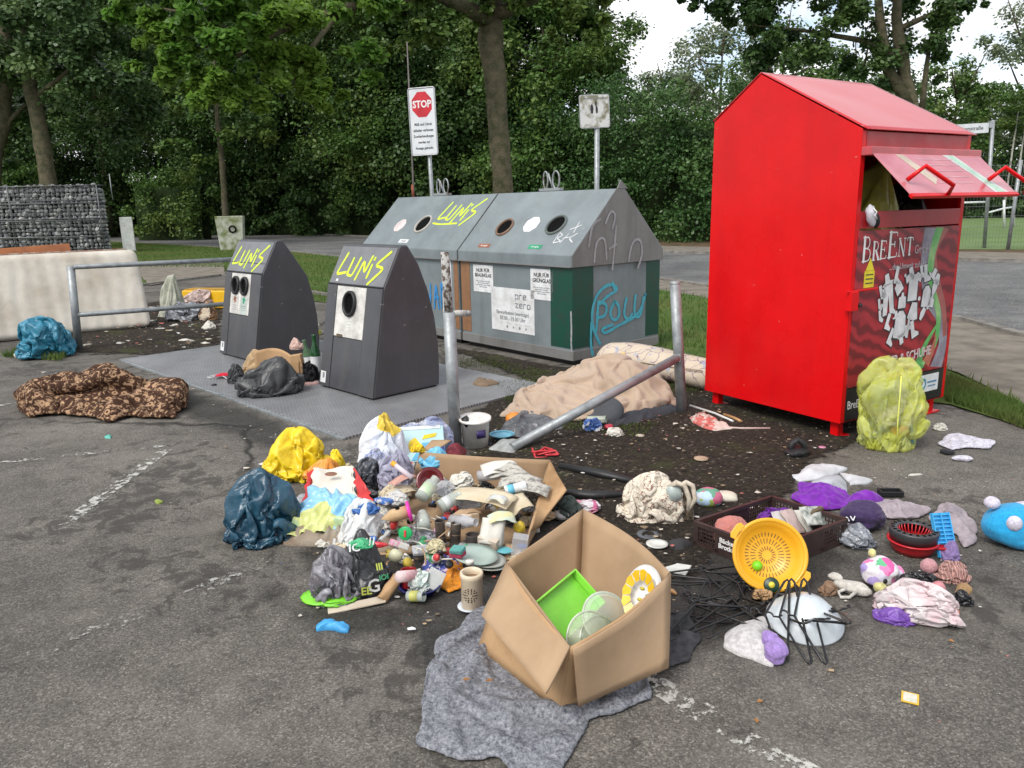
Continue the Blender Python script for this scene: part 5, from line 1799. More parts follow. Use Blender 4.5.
tag(MB().tube([(0, 0, 0), (.0, 0, 1.1)], .02, 6).build('thin_pole', M_GALV), 'short thin rod sticking up behind the gabion wall', 'pole')
bpy.data.objects['thin_pole.001' if 'thin_pole.001' in bpy.data.objects else 'thin_pole'].location = (tp_.x, 34.6, gh - .6)

M_CONC = P('white_concrete', (.68, .68, .65), .85, col2=(.5, .5, .47), scale=5, bmp=.2)
b = G(130, 252)
t = thing('concrete_post', 'white square concrete post standing on the verge beside the gabion wall', 'post', (b.x, b.y, 0), R(24))
hp = AT(128, 217, b.y).z
MB().box((0, 0, hp / 2), (.50, .62, hp)).build('shaft', M_CONC, t, bevel=.02)
MB().box((0, 0, .03), (.6, .72, .1)).build('foot', M_KERB, t, bevel=.01)
b = G(233, 250)
t = thing('mossy_box', 'pale mossy square pillar on the verge behind the litter column with two openings', 'pillar', (b.x, b.y, 0), R(12))
hp = AT(232, 216, b.y).z
M_MOSSW = P('mossy_white', (.42, .43, .36), .85, col2=(.14, .17, .06), scale=2.6, lo=.42, hi=.62, bmp=.3)
MB().box((0, 0, hp / 2), (.95, .65, hp), taper=1.22).build('shaft', M_MOSSW, t, bevel=.02)
MB().lathe([(.17, 0), (.17, .012), (.10, .012), (.10, 0)], 24, frame((.12, -.40, hp * .62), (1, 0, 0), (0, -.13, 1))).build('round_hole', M_HOLE, t)

# mattress leaning
mA, mB = G(-90, 352), G(152, 327)
ax = (mB - mA).normalized(); an = Vector((-ax.y, ax.x, 0))
t = thing('mattress', 'stained cream mattress standing on its long side behind the barrier', 'mattress', tuple(mA), math.atan2(ax.y, ax.x))
Lm = (mB - mA).length; hm = 1.16


def matt(u, v, side):
 x = u * Lm; z = v * hm
 cx = min(x, Lm - x); r = .12
 e = min(min(cx, z, hm - z) / .10, 1.0); e = math.sqrt(max(1 - (1 - e) ** 2, 0))
 y = side * (.095 * e + .010 * noise.noise(Vector((x * 1.5, z * 1.5, side))) + .004 * math.sin(x * 34 + 2 * noise.noise(Vector((x * 2, z * 2, 0)))) * e)
 x2 = x
 if u > .9 and (z < r or z > hm - r):
  k = (r - min(z, hm - z)) / r
  x2 = x - (u - .9) / .1 * r * (1 - math.sqrt(max(1 - k * k, 0)))
 return (x2, y + z * .34 + .06 * math.sin(u * 3), z * .955 + .01)


mb = MB()
mb.grid(lambda u, v: matt(u, v, -1), 150, 40)
mb.grid(lambda u, v: matt(1 - u, v, 1), 60, 20)
M_MATT = P('mattress_ticking', (.60, .56, .49), .9, col2=(.42, .37, .30), scale=2.2, lo=.40, hi=.72, bmp=.2, bscale=14, bdist=.02, spec=.15, sheen=.2)
mb.build('cover', M_MATT, t)
q = [matt(u, 1.0, -1) for u in [k / 40 for k in range(41)]]
MB().tube([(a, b_ - .03, c_) for a, b_, c_ in q], .008, 6).build('piping', P('red_piping', (.30, .12, .08), .8, col2=(.5, .46, .4), scale=14), t)
bd = G(-70, 352)
t = thing('wooden_board', 'orange brown board edge showing above the mattress', 'board', (mA.x + an.x * .60, mA.y + an.y * .60, 0), math.atan2(ax.y, ax.x))
MB().prism([(0, 0.0), (Lm * .66, 0.0), (Lm * .66, 1.04), (Lm * .655, 1.235), (0, 1.165)], -.02, .02, frame((Lm * .06, -.10, 0), (1, 0, 0), (0, .16, 1))).build('panel', P('orange_wood', (.42, .15, .05), .6, col2=(.28, .10, .04), scale=5), t, bevel=.004)

# ------------------------------------------------------------------ red clothing container
YR = R(32.0)
re_ = Vector((math.cos(YR), math.sin(YR), 0)); rn = Vector((-math.sin(YR), math.cos(YR), 0))
ro = G(840, 424, .12); ro.z = 0
W, D = 1.26, 1.24
M_RED = P('red_paint', (0.66, 0.004, 0.006), 0.30, col2=(0.56, 0.003, 0.005), scale=1.5, bmp=.10, bscale=3.5, bdist=.02, rvar=.07, spec=.2, coat=.12, streak=((.40, .004, .008), .35), chips=(.62, .12, .11))
M_RED2 = P('red_paint_dark', (0.42, 0.012, 0.02), 0.35, col2=(0.32, 0.012, 0.016), scale=3, bmp=.06, bscale=30, rvar=.08)  # darker red for header, sill, bottom and shelf
t = thing('clothing_container', 'tall red clothes donation container with raised flap and heart of garments', 'donation container', tuple(ro), YR)
yp, zp, zf, zk, z0 = D * .66, 2.465, 2.03, 2.185, .12
side = [(0, z0), (0, zf), (yp, zp), (D, zk), (D, z0)]
for nm, x in (('side_wall', 0.0), ('side_wall', W - .006)):
 MB().prism(side, 0, .006, frame((x, 0, 0), (0, 1, 0), (0, 0, 1))).build(nm, M_RED, t, bevel=.0015)
MB().box((W / 2, D - .003, (z0 + zk) / 2), (W - .014, .006, zk - z0 - .01)).build('back_wall', M_RED, t)
MB().box((W / 2, D / 2, z0 + .003), (W - .014, D - .014, .006)).build('bottom', M_RED2, t)
# roof sheets
for a, b_, nm in (((-.035, zf - .012), (yp, zp + .004), 'roof'), ((D + .01, zk + .002), (yp, zp + .004), 'roof')):
 v_ = Vector((0, b_[0] - a[0], b_[1] - a[1]))
 nu = 24
 mb = MB()
 def rf(u, v, a=a, b_=b_):
  y = a[0] + (b_[0] - a[0]) * v; z = a[1] + (b_[1] - a[1]) * v
  k = math.sin(PI * u) * math.sin(PI * v)
  return (-.004 + (W + .008) * u, y, z + .008 + .006 * k * noise.noise(Vector((u * 3, v * 2.3, a[0]))) - .006 * k)
 mb.grid(rf, 26, 16)
 o = mb.build(nm, P('red_roof', (0.50, 0.012, 0.016), 0.24, col2=(0.52, .03, .03), scale=3.5, lo=.5, hi=.75, coat=.25, bmp=.05, bscale=10, bdist=.01), t, solid=.006, offset=0, recalc=True)
# front: frame bars, lower panel
fy = .003
MB().box((.022, fy + .010, (z0 + zf) / 2), (.045, .026, zf - z0 - .01)).build('front_frame', M_RED, t, bevel=.002)
MB().box((W - .022, fy + .010, (z0 + zf) / 2), (.045, .026, zf - z0 - .01)).build('front_frame', M_RED, t, bevel=.002)
MB().box((W / 2, fy + .004, 1.965), (W - .092, .018, .11)).build('header', M_RED2, t, bevel=.002)
MB().box((W / 2, fy + .004, 1.47), (W - .092, .018, .11)).build('sill', M_RED2, t, bevel=.002)


def artmat():
 m, nt, bs = newmat('printed_panel')
 v = coords(nt)
 w = N(nt, 'ShaderNodeTexWave', Scale=3.2, Distortion=7.0, Detail=3.0)
 w.inputs['Detail Scale'].default_value = 1.4
 mp_ = nt.nodes.new('ShaderNodeMapping'); mp_.inputs['Rotation'].default_value = (0, R(70), 0)
 nt.links.new(v, mp_.inputs[0]); nt.links.new(mp_.outputs[0], w.inputs['Vector'])
 c = ramp(nt, w.outputs['Fac'], [(.2, (.16, .008, .014)), (.55, (.30, .012, .022)), (.9, (.36, .02, .03))])
 nt.links.new(c, bs.inputs['Base Color'])
 bs.inputs['Roughness'].default_value = .35
 return m


pz0, pz1 = .36, 1.405
MB().box((W / 2, fy - .001, (pz0 + pz1) / 2), (W - .07, .012, pz1 - pz0)).build('printed_panel', artmat(), t, bevel=.002)
MB().box((W / 2, fy + .001, (z0 + pz0) / 2 + .005), (W - .08, .012, pz0 - z0 - .02)).build('base_band', P('black_band', (.015, .014, .015), .4), t)
FP = frame((0, fy - .0075, 0), (1, 0, 0), (0, 0, 1))


def ribbon(pts, wd, mt, z, nm='ribbon_print'):
 q = []
 P2 = [Vector((a, b, 0)) for a, b in pts]
 for i in range(len(P2) - 1):
  p0 = P2[max(i - 1, 0)]; p1 = P2[i]; p2 = P2[i + 1]; p3 = P2[min(i + 2, len(P2) - 1)]
  for k in range(10):
   s = k / 10
   q.append(.5 * ((2 * p1) + (-p0 + p2) * s + (2 * p0 - 5 * p1 + 4 * p2 - p3) * s * s + (-p0 + 3 * p1 - 3 * p2 + p3) * s ** 3))
 q.append(P2[-1]); n = len(q)
 vs = []
 for i, p in enumerate(q):
  tt = (q[min(i + 1, n - 1)] - q[max(i - 1, 0)]).normalized()
  f_ = i / (n - 1) * (len(wd) - 1); j = min(int(f_), len(wd) - 2); ww = wd[j] * (1 - f_ + j) + wd[j + 1] * (f_ - j)
  s_ = Vector((-tt.y, tt.x, 0)) * ww / 2
  for e in (p + s_, p - s_):
   e.x = min(max(e.x, .05), W - .045); e.y = min(max(e.y, pz0 + .004), pz1 - .004)
   vs.append((e.x, e.y, z))
 MB().add(vs, [(2 * i, 2 * i + 1, 2 * i + 3, 2 * i + 2) for i in range(n - 1)], True, FP).build(nm, mt, t)


ribbon([(.86, 1.41), (.83, 1.2), (.92, .95), (1.10, .75), (1.16, .55), (1.10, .36)], [.16, .12, .16, .12, .10, .16], P('grey_violet_print', (.20, .17, .22), .4, col2=(.33, .33, .38), scale=6), .0004)
ribbon([(1.04, 1.41), (.93, 1.22), (1.0, 1.0), (1.12, .82), (1.18, .6)], [.10, .06, .09, .06, .05], P('rose_print', (.42, .12, .10), .4), .0008)
ribbon([(.97, 1.41), (.90, 1.2), (.93, 1.0), (1.06, .78), (1.05, .55), (.84, .36)], [.09, .08, .07, .06, .05, .04], P('green_ribbon_print', (.10, .40, .10), .4, col2=(.35, .55, .22), scale=7), .0012)
ribbon([(1.06, .70), (.92, .55), (.86, .42), (.90, .36)], [.02, .05, .09, .12], P('green_ribbon_print', (.13, .45, .12), .4, col2=(.06, .22, .07), scale=7), .0016)
ribbon([(.96, .42), (1.02, .5), (1.06, .62)], [.10, .06, .01], P('rose_print', (.50, .16, .10), .4), .0020)
FT = FP @ Matrix.Translation((0, 0, .0026))
# serif capitals drawn as thick stems, thin bars and small feet
def serif(ch, x, y, h, mt):
 k = h; T, TH = .145 * k, .05 * k
 g = {'B': ([[(.12, 0), (.12, 1)]], [[(.12, 1), (.36, 1), (.46, .88), (.46, .68), (.34, .54), (.14, .54)], [(.3, .54), (.5, .46), (.56, .27), (.48, .06), (.3, 0), (.12, 0)]], [(.0, 0, .3), (.0, 1, .3)]),
   'R': ([[(.12, 0), (.12, 1)], [(.32, .5), (.58, .02)]], [[(.12, 1), (.36, 1), (.48, .88), (.48, .66), (.36, .52), (.14, .52)]], [(.0, 0, .26), (.0, 1, .3), (.48, 0, .2)]),
   'E': ([[(.12, 0), (.12, 1)]], [[(.1, .985), (.56, .985), (.56, .86)], [(.12, .52), (.42, .52)], [(.42, .62), (.42, .42)], [(.1, .015), (.58, .015), (.60, .17)]], [(.0, 0, .26), (.0, 1, .26)]),
   'N': ([[(.10, .98), (.60, .02)]], [[(.12, 0), (.12, 1)], [(.60, 0), (.60, 1)]], [(.0, 0, .24), (.0, 1, .22), (.50, 1, .22)]),
   'T': ([[(.30, 0), (.30, .98)]], [[(.02, .82), (.02, .98), (.58, .98), (.58, .82)]], [(.19, 0, .22)])}[ch]
 for pts in g[0]:
  ls = [[(x + a * k, y + b * k) for a, b in pts]]
  strokes(ls, T, mt, FT, t, 'lettering', z=.0)
 ls = [[(x + a * k, y + b * k) for a, b in pts] for pts in g[1]] + [[(x + a * k, y + b * k), (x + (a + w_) * k, y + b * k)] for a, b, w_ in g[2]]
 strokes(ls, TH, mt, FT, t, 'lettering', z=.0004)


for ch, x, h in (('B', .085, .155), ('R', .195, .118), ('E', .275, .118), ('E', .365, .168), ('N', .480, .118), ('T', .580, .118)):
 serif(ch, x, 1.205 + (x - .085) * .04, h, M_WHITEP)
text('GmbH', .085, P('pale_print', (.5, .45, .48), .5), FT @ Matrix.Translation((.675, 1.255, 0)), t, align='LEFT', xs=.8)
text('...der Umwelt zuliebe', .062, P('pale_print', (.5, .45, .48), .5), FT @ Matrix.Translation((.40, 1.150, 0)), t, align='LEFT', xs=.82)
MY = P('yellow_sticker', (.75, .62, .02), .45)
MB().box((.185, 1.085, .0006), (.11, .11, .001), FP).build('sticker', MY, t)
MB().prism([(-.045, 0), (.045, 0), (0, .085)], .0002, .0014, FP @ Matrix.Translation((.185, 1.142, 0))).build('sticker', MY, t)
for k in range(3):
 MB().box((.185, 1.115 - k * .028, .0014), (.08, .008, .0006), FP).build('sticker_print', M_INK, t)
# heart of garments: white cut-outs
M_HW = P('garment_print', (.70, .69, .70), .5)


def cut(kind, x, y, s, a, fx_=1):
 sh = {
  'shirt': [(-.5, .35), (-.22, .5), (-.1, .42), (.1, .42), (.22, .5), (.5, .35), (.42, .12), (.27, .2), (.27, -.5), (-.27, -.5), (-.27, .2), (-.42, .12)],
  'trousers': [(-.22, .5), (.22, .5), (.3, -.5), (.08, -.5), (0, .15), (-.08, -.5), (-.3, -.5)],
  'skirt': [(-.2, .4), (.2, .4), (.42, -.35), (.2, -.42), (-.2, -.42), (-.42, -.35)],
  'coat': [(-.12, .5), (.12, .5), (.3, .3), (.38, -.45), (.1, -.5), (-.1, -.5), (-.38, -.45), (-.3, .3)],
  'boot': [(-.2, .5), (.1, .5), (.1, -.1), (.42, -.3), (.42, -.48), (-.2, -.48)],
  'sock': [(-.15, .5), (.13, .5), (.15, 0), (.4, -.28), (.25, -.48), (-.12, -.25)],
  'hat': [(-.5, -.2), (-.2, -.1), (-.15, .3), (.15, .3), (.2, -.1), (.5, -.2), (.3, -.3), (-.3, -.3)],
  'bag': [(-.32, .2), (-.12, .25), (-.1, .45), (.1, .45), (.12, .25), (.32, .2), (.35, -.4), (-.35, -.4)],
  'glove': [(-.2, .5), (.2, .5), (.25, 0), (.1, -.5), (-.15, -.45), (-.3, .0)],
  'dot': [(.35 * math.cos(k * PI / 4), .35 * math.sin(k * PI / 4)) for k in range(8)],
 }[kind]
 M4 = FP @ Matrix.Translation((x, y, 0)) @ Matrix.Rotation(R(a), 4, 'Z') @ Matrix.Diagonal((s, s, 1, 1))
 MB().prism([(p * 1.13, q * 1.08) for p, q in sh], .0022, .0026, M4).build('garment_outline', M_INK, t)
 MB().prism([(p * .95, q * .95) for p, q in sh], .0030, .0034, M4).build('garment_print', M_HW, t)


HEART = (('hat', .33, .90, .17, 20), ('boot', .44, .93, .15, -12), ('sock', .27, .80, .13, 20), ('trousers', .36, .74, .27, 8), ('bag', .47, .83, .15, 38), ('bag', .53, .71, .16, 0), ('shirt', .65, .82, .25, 0),
    ('boot', .80, .92, .16, 10), ('hat', .90, .91, .16, -35), ('glove', .93, .79, .15, -20), ('coat', .83, .72, .19, 0), ('skirt', .68, .61, .19, -8), ('coat', .53, .51, .24, 0),
    ('sock', .28, .60, .12, 10), ('boot', .38, .55, .14, -20), ('dot', .44, .63, .06, 0), ('boot', .70, .45, .17, 18), ('glove', .80, .57, .12, -30), ('boot', .43, .42, .15, -30), ('shirt', .56, .385, .10, 20), ('dot', .74, .71, .06, 0),
    ('dot', .29, .69, .06, 0), ('dot', .86, .62, .05, 0), ('dot', .54, .92, .045, 0), ('glove', .62, .93, .12, 30), ('sock', .74, .93, .13, 15), ('skirt', .95, .86, .12, -20), ('bag', .90, .67, .13, -12), ('sock', .26, .70, .11, 10), ('skirt', .30, .79, .10, 14), ('glove', .62, .44, .12, 10), ('hat', .47, .60, .11, 12), ('boot', .64, .50, .10, 0))
for a in HEART:
 cut(a[0], .33 + (a[1] - .27) * .98, .64 + (a[2] - .385) * .83, a[3] * .84, a[4])
text('KLEIDER & SCHUHE', .095, P('rose_white_print', (.62, .5, .5), .5), FT @ Matrix.Translation((W - .25, .515, 0)) @ Matrix.Rotation(R(3), 4, 'Z'), t, align='RIGHT', xs=.86, bold=.002)
text('BreEnt', .085, M_WHITEP, frame((.06, fy - .0055, .235), (1, 0, 0), (0, 0, 1)), t, align='LEFT', xs=.8)
MB().box((W - .24, fy - .006, .265), (.27, .002, .13)).build('sticker', M_STICK, t)
MB().lathe([(.045, 0), (.045, .001), (.028, .001), (.028, 0)], 24, frame((W - .31, fy - .008, .265), (1, 0, 0), (0, 0, 1))).build('sticker_mark', P('teal_print', (.08, .3, .36), .5), t)
MB().box((W - .19, fy - .0075, .27), (.12, .001, .014)).box((W - .19, fy - .0075, .24), (.10, .001, .01)).build('sticker_print', P('teal_print', (.1, .25, .4), .5), t)
# lock box
MB().box((.10, -.018, 1.02), (.34, .012, .012)).box((.0, -.014, .955), (.08, .05, .125)).build('lock_cover', M_RED, t, bevel=.003)
MB().tube([(.05, -.03, .925), (.075, -.035, .925)], .013, 10).build('padlock', M_BLACK, t)
# legs
for x, y in ((.05, .05), (W - .10, .05), (.05, D - .10), (W - .10, D - .10)):
 g_ = MB().box((x + .025, y + .025, .065), (.06, .06, .13)).build('leg', M_RED, t, bevel=.003)
 MB().box((x + .02, y + .03, .008), (.17, .12, .012)).build('foot_plate', M_RED, g_, bevel=.002)
# flap and its hinge box
MB().box((W / 2 + .01, -.035, 1.895), (W + .02, .075, .055)).build('hinge_box', P('pinkish_red', (.50, .05, .06), .28, coat=.4), t, bevel=.006)
fo = Vector((.02, -.06, 1.885)); fe = Vector((.02, -.345, 1.615))
fd = fe - fo
FFL = frame(fo, (1, 0, 0), fd)
Lf = fd.length


def flapmat():
 m, nt, bs = newmat('flap_underprint')
 v = coords(nt)
 c = mixc(nt, ramp(nt, nz(nt, v, 3, 4), [(.4, 0.0), (.65, 1.0)]), (.50, .11, .13), (.58, .20, .22))
 nt.links.new(c, bs.inputs['Base Color']); bs.inputs['Roughness'].default_value = .22
 bs.inputs['Coat Weight'].default_value = .6
 return m


M_FLAP = flapmat()
MB().box((W / 2 - .01, Lf / 2, 0), (W - .02, Lf, .008), FFL).build('flap', M_FLAP, t, bevel=.002)
fl_ = [c for c in bpy.data.objects if c.parent == t and c.name.startswith('flap')][0]
# coloured ribbon prints on the flap's face
FTOP = FFL @ Matrix.Diagonal((1, 1, -1, 1))
def quadprint(pts, mt, z=-.0046):
 MB().prism(pts, z, z - .0006, FFL).build('ribbon_print', mt, t)
quadprint([(.22, .02), (.30, .02), (.44, .24), (.36, .30)], P('flap_yellow_print', (.62, .5, .36), .3, coat=.5))
quadprint([(.76, .01), (.90, .01), (1.02, .22), (1.16, Lf - .01), (.98, Lf - .01), (.90, .2)], P('flap_pale_print', (.56, .60, .56), .3, coat=.5))
quadprint([(.82, .02), (.88, .02), (.98, .22), (1.10, Lf - .02), (1.03, Lf - .02), (.93, .2)], P('flap_green_print', (.38, .62, .42), .3, coat=.5), -.0054)
for k in range(5):
 MB().box((.62, .06 + k * .055, -.0050), (.42, .010, .0006), FFL).build('print_line', P('flap_line_print', (.60, .30, .33), .3), t)
MB().box((W / 2 - .01, Lf, 0), (W, .03, .022), FFL).build('flap_edge', M_RED, t, bevel=.004)
for x in (.16, W - .16):
 pts_ = [(x - .06, .0, 0), (x - .03, -.002, 0)]
 # bent handle bars at the flap's lower edge
 a = FFL @ Vector((x - .10, Lf - .12, -.02)); bq = FFL @ Vector((x, Lf - .14, -.11)); cq = FFL @ Vector((x + .13, Lf + .02, -.10)); dq = FFL @ Vector((x + .22, Lf + .0, -.01))
 MB().tube([a, bq, cq, dq], .014, 10).build('handle', M_RED, t)
# drum shelf inside, and a black sheet painting the shade under the roof
MB().box((W / 2, D * .55, 1.22), (W - .1, D * .8, .02)).build('shelf', M_RED2, t)
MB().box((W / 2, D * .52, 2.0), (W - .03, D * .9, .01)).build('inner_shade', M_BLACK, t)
RED = t


def rl_(x, y, z):
 return ro + re_ * x + rn * y + Vector((0, 0, z))


M_YBAG = bagmat('yellow_sack_film', (.42, .45, .07), .25, col2=(.30, .33, .08))
tag(film('plastic_sack', M_YBAG, rl_(.50, .30, 1.232), (.62, .5, .60), seed=3, cr=.2, rz=.3), 'yellow green sack stuffed inside the red container', 'bag')
tag(film('plastic_sack', bagmat('black_sack_film', (.012, .012, .013), .3), rl_(.98, .30, 1.232), (.46, .5, .46), seed=8, cr=.2), 'black sack stuffed inside the red container', 'bag')
t = thing('sneaker', 'white sneaker with dark sole hanging over the sill of the red container', 'shoe', rl_(.11, -.03, 1.50), YR)
t.scale = (.72,) * 3
MB().ico((0, 0, .0), (.04, .045, .10), 3, lambda p: 1 + .25 * noise.noise(p * 2), Matrix.Rotation(R(-20), 4, 'Y')).build('upper', P('shoe_white', (.6, .6, .66), .7, bmp=.3), t)
MB().ico((.045, -.012, -.055), (.022, .045, .07), 3, None, Matrix.Rotation(R(-10), 4, 'Y')).build('sole', M_BLACK, t)
MB().tube([(-.03, -.04, .06), (0, -.055, .03), (-.02, -.05, 0), (.01, -.055, -.03)], .006, 6).build('laces', M_WHITEP, t)

# ------------------------------------------------------------------ the rubbish
bu = lambda x, y, s_, h_: (G(x, y), s_, h_)


def K(px, py, z=0.0):
 """metres per photograph pixel at a surveyed place"""
 return (G(px, py, z) - CP).dot(fw) / FPX


def spot(px, pyb, z=0.0, back=0.0):
 p = G(px, pyb, z)
 dirn = Vector((p.x, p.y, 0)).normalized()
 return Vector((p.x, p.y, z)) + dirn * back


def lump(name, label, cat, mat, px0, px1, pyb, pyt, z=0.0, depth=0.85, **k):
 """soft lump whose width and height are surveyed from the photograph"""
 grp = k.pop('group', None)
 cx = (px0 + px1) / 2
 m_ = K(cx, pyb, z)
 w = (px1 - px0) * m_
 d_ = w * depth
 p = spot(cx, pyb, z, d_ / 2 * .85)
 el = math.atan2(CAMH - z, math.hypot(p.x, p.y))
 h = max(((pyb - pyt) * m_ - d_ * .45 * math.sin(el)) / math.cos(el), .02)
 k.setdefault('rz', -math.atan2(p.x, p.y))
 fn = blob if k.pop('soft', 0) else film
 o = fn(name, mat, p, (w, d_, h * 1.02), **k)
 return tag(o, label, cat, grp)


def flatp(name, label, cat, mat, px, **k):
 grp = k.pop('group', None)
 return tag(sheet(name, mat, px, **k), label, cat, grp)


def drapep(name, label, cat, mat, px, **k):
 return tag(drape(name, mat, px, **k), label, cat)


def setz(o, z):
 o.location.z += z
 return o


M_CARD = P('cardboard', (0.40, 0.275, 0.17), 0.85, col2=(0.33, 0.22, 0.13), scale=3, bmp=.12, bscale=30, spec=.2)
M_CARD2 = P('cardboard_outside', (0.44, 0.28, 0.15), 0.85, col2=(0.28, 0.165, 0.08), scale=2.8, lo=.5, hi=.68, bmp=.2, bscale=30, spec=.2)
M_NEWSP = P('newsprint', (.45, .43, .38), .85, col2=(.22, .21, .19), scale=34, lo=.48, hi=.6, bmp=.1)
M_PAPER = P('paper', (.62, .60, .54), .8, col2=(.5, .48, .42), scale=8, bmp=.2)
M_CREAM = P('cream_paper', (.58, .50, .36), .8, col2=(.50, .42, .28), scale=8, bmp=.2)

# bags at the left of the heap
lump('rubbish_bag', 'bright yellow knotted rubbish bag at the back left of the heap', 'bag', bagmat('yellow_bag', (.78, .58, .015), .35, col2=(.68, .48, .01)), 262, 334, 483, 428, kind=0, seed=2.3, cr=.16, f=1.8, depth=.8, lump=.3)
t = thing('bag_knot', 'crumpled yellow tail of the tied yellow bag', 'bag tail', spot(336, 474, .05))
film('film', bagmat('yellow_bag', (.78, .58, .015), .35, col2=(.68, .48, .01)), (0, 0.02, -.02), (.13, .14, .17), t, seed=4, cr=.3, sub=4)
tag(t, 'gathered yellow bag neck at the right end of the yellow bag', 'bag')
lump('rubbish_bag', 'dark petrol blue glossy rubbish bag at the left end of the heap', 'bag', bagmat('petrol_bag', (.012, .05, .085), .22, col2=(.02, .075, .12)), 226, 306, 548, 470, kind=0, seed=7.1, cr=.36, f=2.1, depth=.8, lump=.25)
lump('orange_bag', 'small torn orange bag tucked under the yellow bag', 'bag', bagmat('orange_film', (.75, .28, .03), .3), 302, 345, 484, 458, z=.05, seed=3, cr=.3, sub=4)
flatp('flat_bag', 'pale brown dirty paper sack under the pale blue film', 'sack', P('dirty_paper', (.30, .25, .19), .85, col2=(.18, .13, .09), scale=10, bmp=.4), [(272, 534), (300, 528), (345, 530), (400, 540), (395, 556), (340, 548), (285, 545)], hmax=.05, famp=.04)
def quadfilm(name, label, cat, mat, c4, amp=.02, bow=.02, seed=1.0, f=9):
 """film or card hung between four surveyed corners (lower left, upper left, upper right, lower right)"""
 q = [v_ - c4[0] for v_ in c4]
 n_ = (q[3] - q[0]).cross(q[1] - q[0]).normalized()
 if n_.y > 0: n_ = -n_
 def f_(u, v):
  e = .012 * math.sin(u * 19 + seed) * (v < .04 or v > .96) + .010 * math.sin(v * 15 + seed)
  p = q[0].lerp(q[3], u).lerp(q[1].lerp(q[2], u), v)
  p = p + (q[3] - q[0]).normalized() * e * (u < .05 or u > .95)
  return p + n_ * (bow * math.sin(PI * u) * math.sin(PI * v) + fold(p + Vector((seed, 0, 0)), amp, f, seed))
 mb = MB(); mb.grid(f_, 46, 46)
 o = mb.build(name, mat, None, solid=.002, offset=0); o.location = c4[0]
 return tag(o, label, cat)


quadfilm('plastic_film', 'pale blue and green printed plastic film spread in front of the heap', 'plastic film', patchwork('blue_green_film', [(.25, .50, .68), (.35, .60, .72), (.42, .55, .30), (.55, .58, .22), (.30, .45, .18), (.50, .62, .60)], 5, .25, .3, .2), [G(285, 538, .03), G(313, 490, .17), G(360, 498, .18), G(352, 536, .04)], .05, .02, 3.1)
c4 = [G(308, 506, .10), G(314, 470, .21), G(354, 468, .22), G(358, 508, .10)]
o = quadfilm('carrier_bag', 'flattened white carrier bag with a red side lying on the heap', 'bag', P('white_red_bag', (.68, .64, .55), .5, col2=(.60, .56, .48), scale=5, bmp=.1), c4, .022, .012, 5.2, 5)
for q in ([c4[3], c4[2], G(368, 489, .17), G(374, 508, .10)], [G(303, 507, .10), G(308, 474, .20), c4[1], c4[0]]):
 r_ = quadfilm('red_side', None, None, P('red_print', (.62, .03, .03), .4, bmp=.1), q, .012, .006, 2.2, 7)
 r_.parent = o; r_.location = q[0] - c4[0]
MB().lathe([(.028, 0), (.0001, .001)], 20, Matrix.Translation(G(331, 474, .225) - c4[0]) @ Matrix.Rotation(R(38), 4, 'X') @ Matrix.Diagonal((1.2, .5, 1, 1))).build('brown_spot', P('brown_print2', (.22, .09, .05), .5), o)
lump('plastic_bag', 'crumpled white bag with a blue print in the middle of the heap', 'bag', bagmat('white_blue_bag', (.68, .69, .68), .3, col2=(.58, .6, .6)), 338, 394, 552, 500, kind=0, seed=5.2, cr=.3, depth=.9)
tag(film('blue_print', bagmat('blue_patch', (.03, .12, .36), .35), G(366, 512, .17), (.14, .09, .05), seed=3.1), 'dark blue scrap of bag film lying on the white bag', 'scrap')
lump('plastic_bag', 'clear crumpled bag with blue print hanging below the teal pack', 'bag', bagmat('clear_print_film', (.58, .60, .68), .14, alpha=.65, col2=(.22, .28, .55), scale=10), 362, 398, 484, 450, z=.05, kind=2, seed=6.3)
lump('plastic_bag', 'thin grey lilac net bag leaning on the back of the open box', 'bag', bagmat('lilac_bag', (.33, .32, .42), .45, col2=(.26, .26, .33)), 378, 416, 496, 452, z=.05, kind=2, seed=9.2, cr=.25)
lump('plastic_bag', 'small dark grey translucent bag between yellow and lilac bags', 'bag', bagmat('smoky_bag', (.07, .075, .09), .3), 352, 384, 490, 458, z=.05, seed=11.2, cr=.3)
o = lump('plastic_bag', 'large see-through white bag printed yellow and blue, beside the upright post', 'bag', patchwork('white_printed_film', [(.66, .70, .78), (.70, .72, .76), (.62, .66, .74), (.72, .74, .78), (.66, .70, .78), (.10, .20, .5), (.68, .7, .76), (.72, .52, .06)], 5, .3, .25, .7), 358, 412, 482, 416, kind=0, seed=12.4, cr=.25, f=1.6, lump=.3, depth=.7)
# picture frame leaning on it
def boxthing(name, label, cat, mat, loc, size, rot, bevel=.003, group=None, part='body'):
 t = thing(name, label, cat, loc, 0, group, rot)
 MB().box((0, 0, size[2] / 2), size).build(part, mat, t, bevel=bevel)
 return t


def panel_frame(c4):
 """origin at the lower left corner, x to the right, y up the panel; returns matrix, width, height"""
 x = (c4[3] - c4[0] + c4[2] - c4[1]) / 2; y = (c4[1] - c4[0] + c4[2] - c4[3]) / 2
 y = y - x * y.dot(x) / x.length_squared
 return frame((0, 0, 0), x, y), x.length, y.length


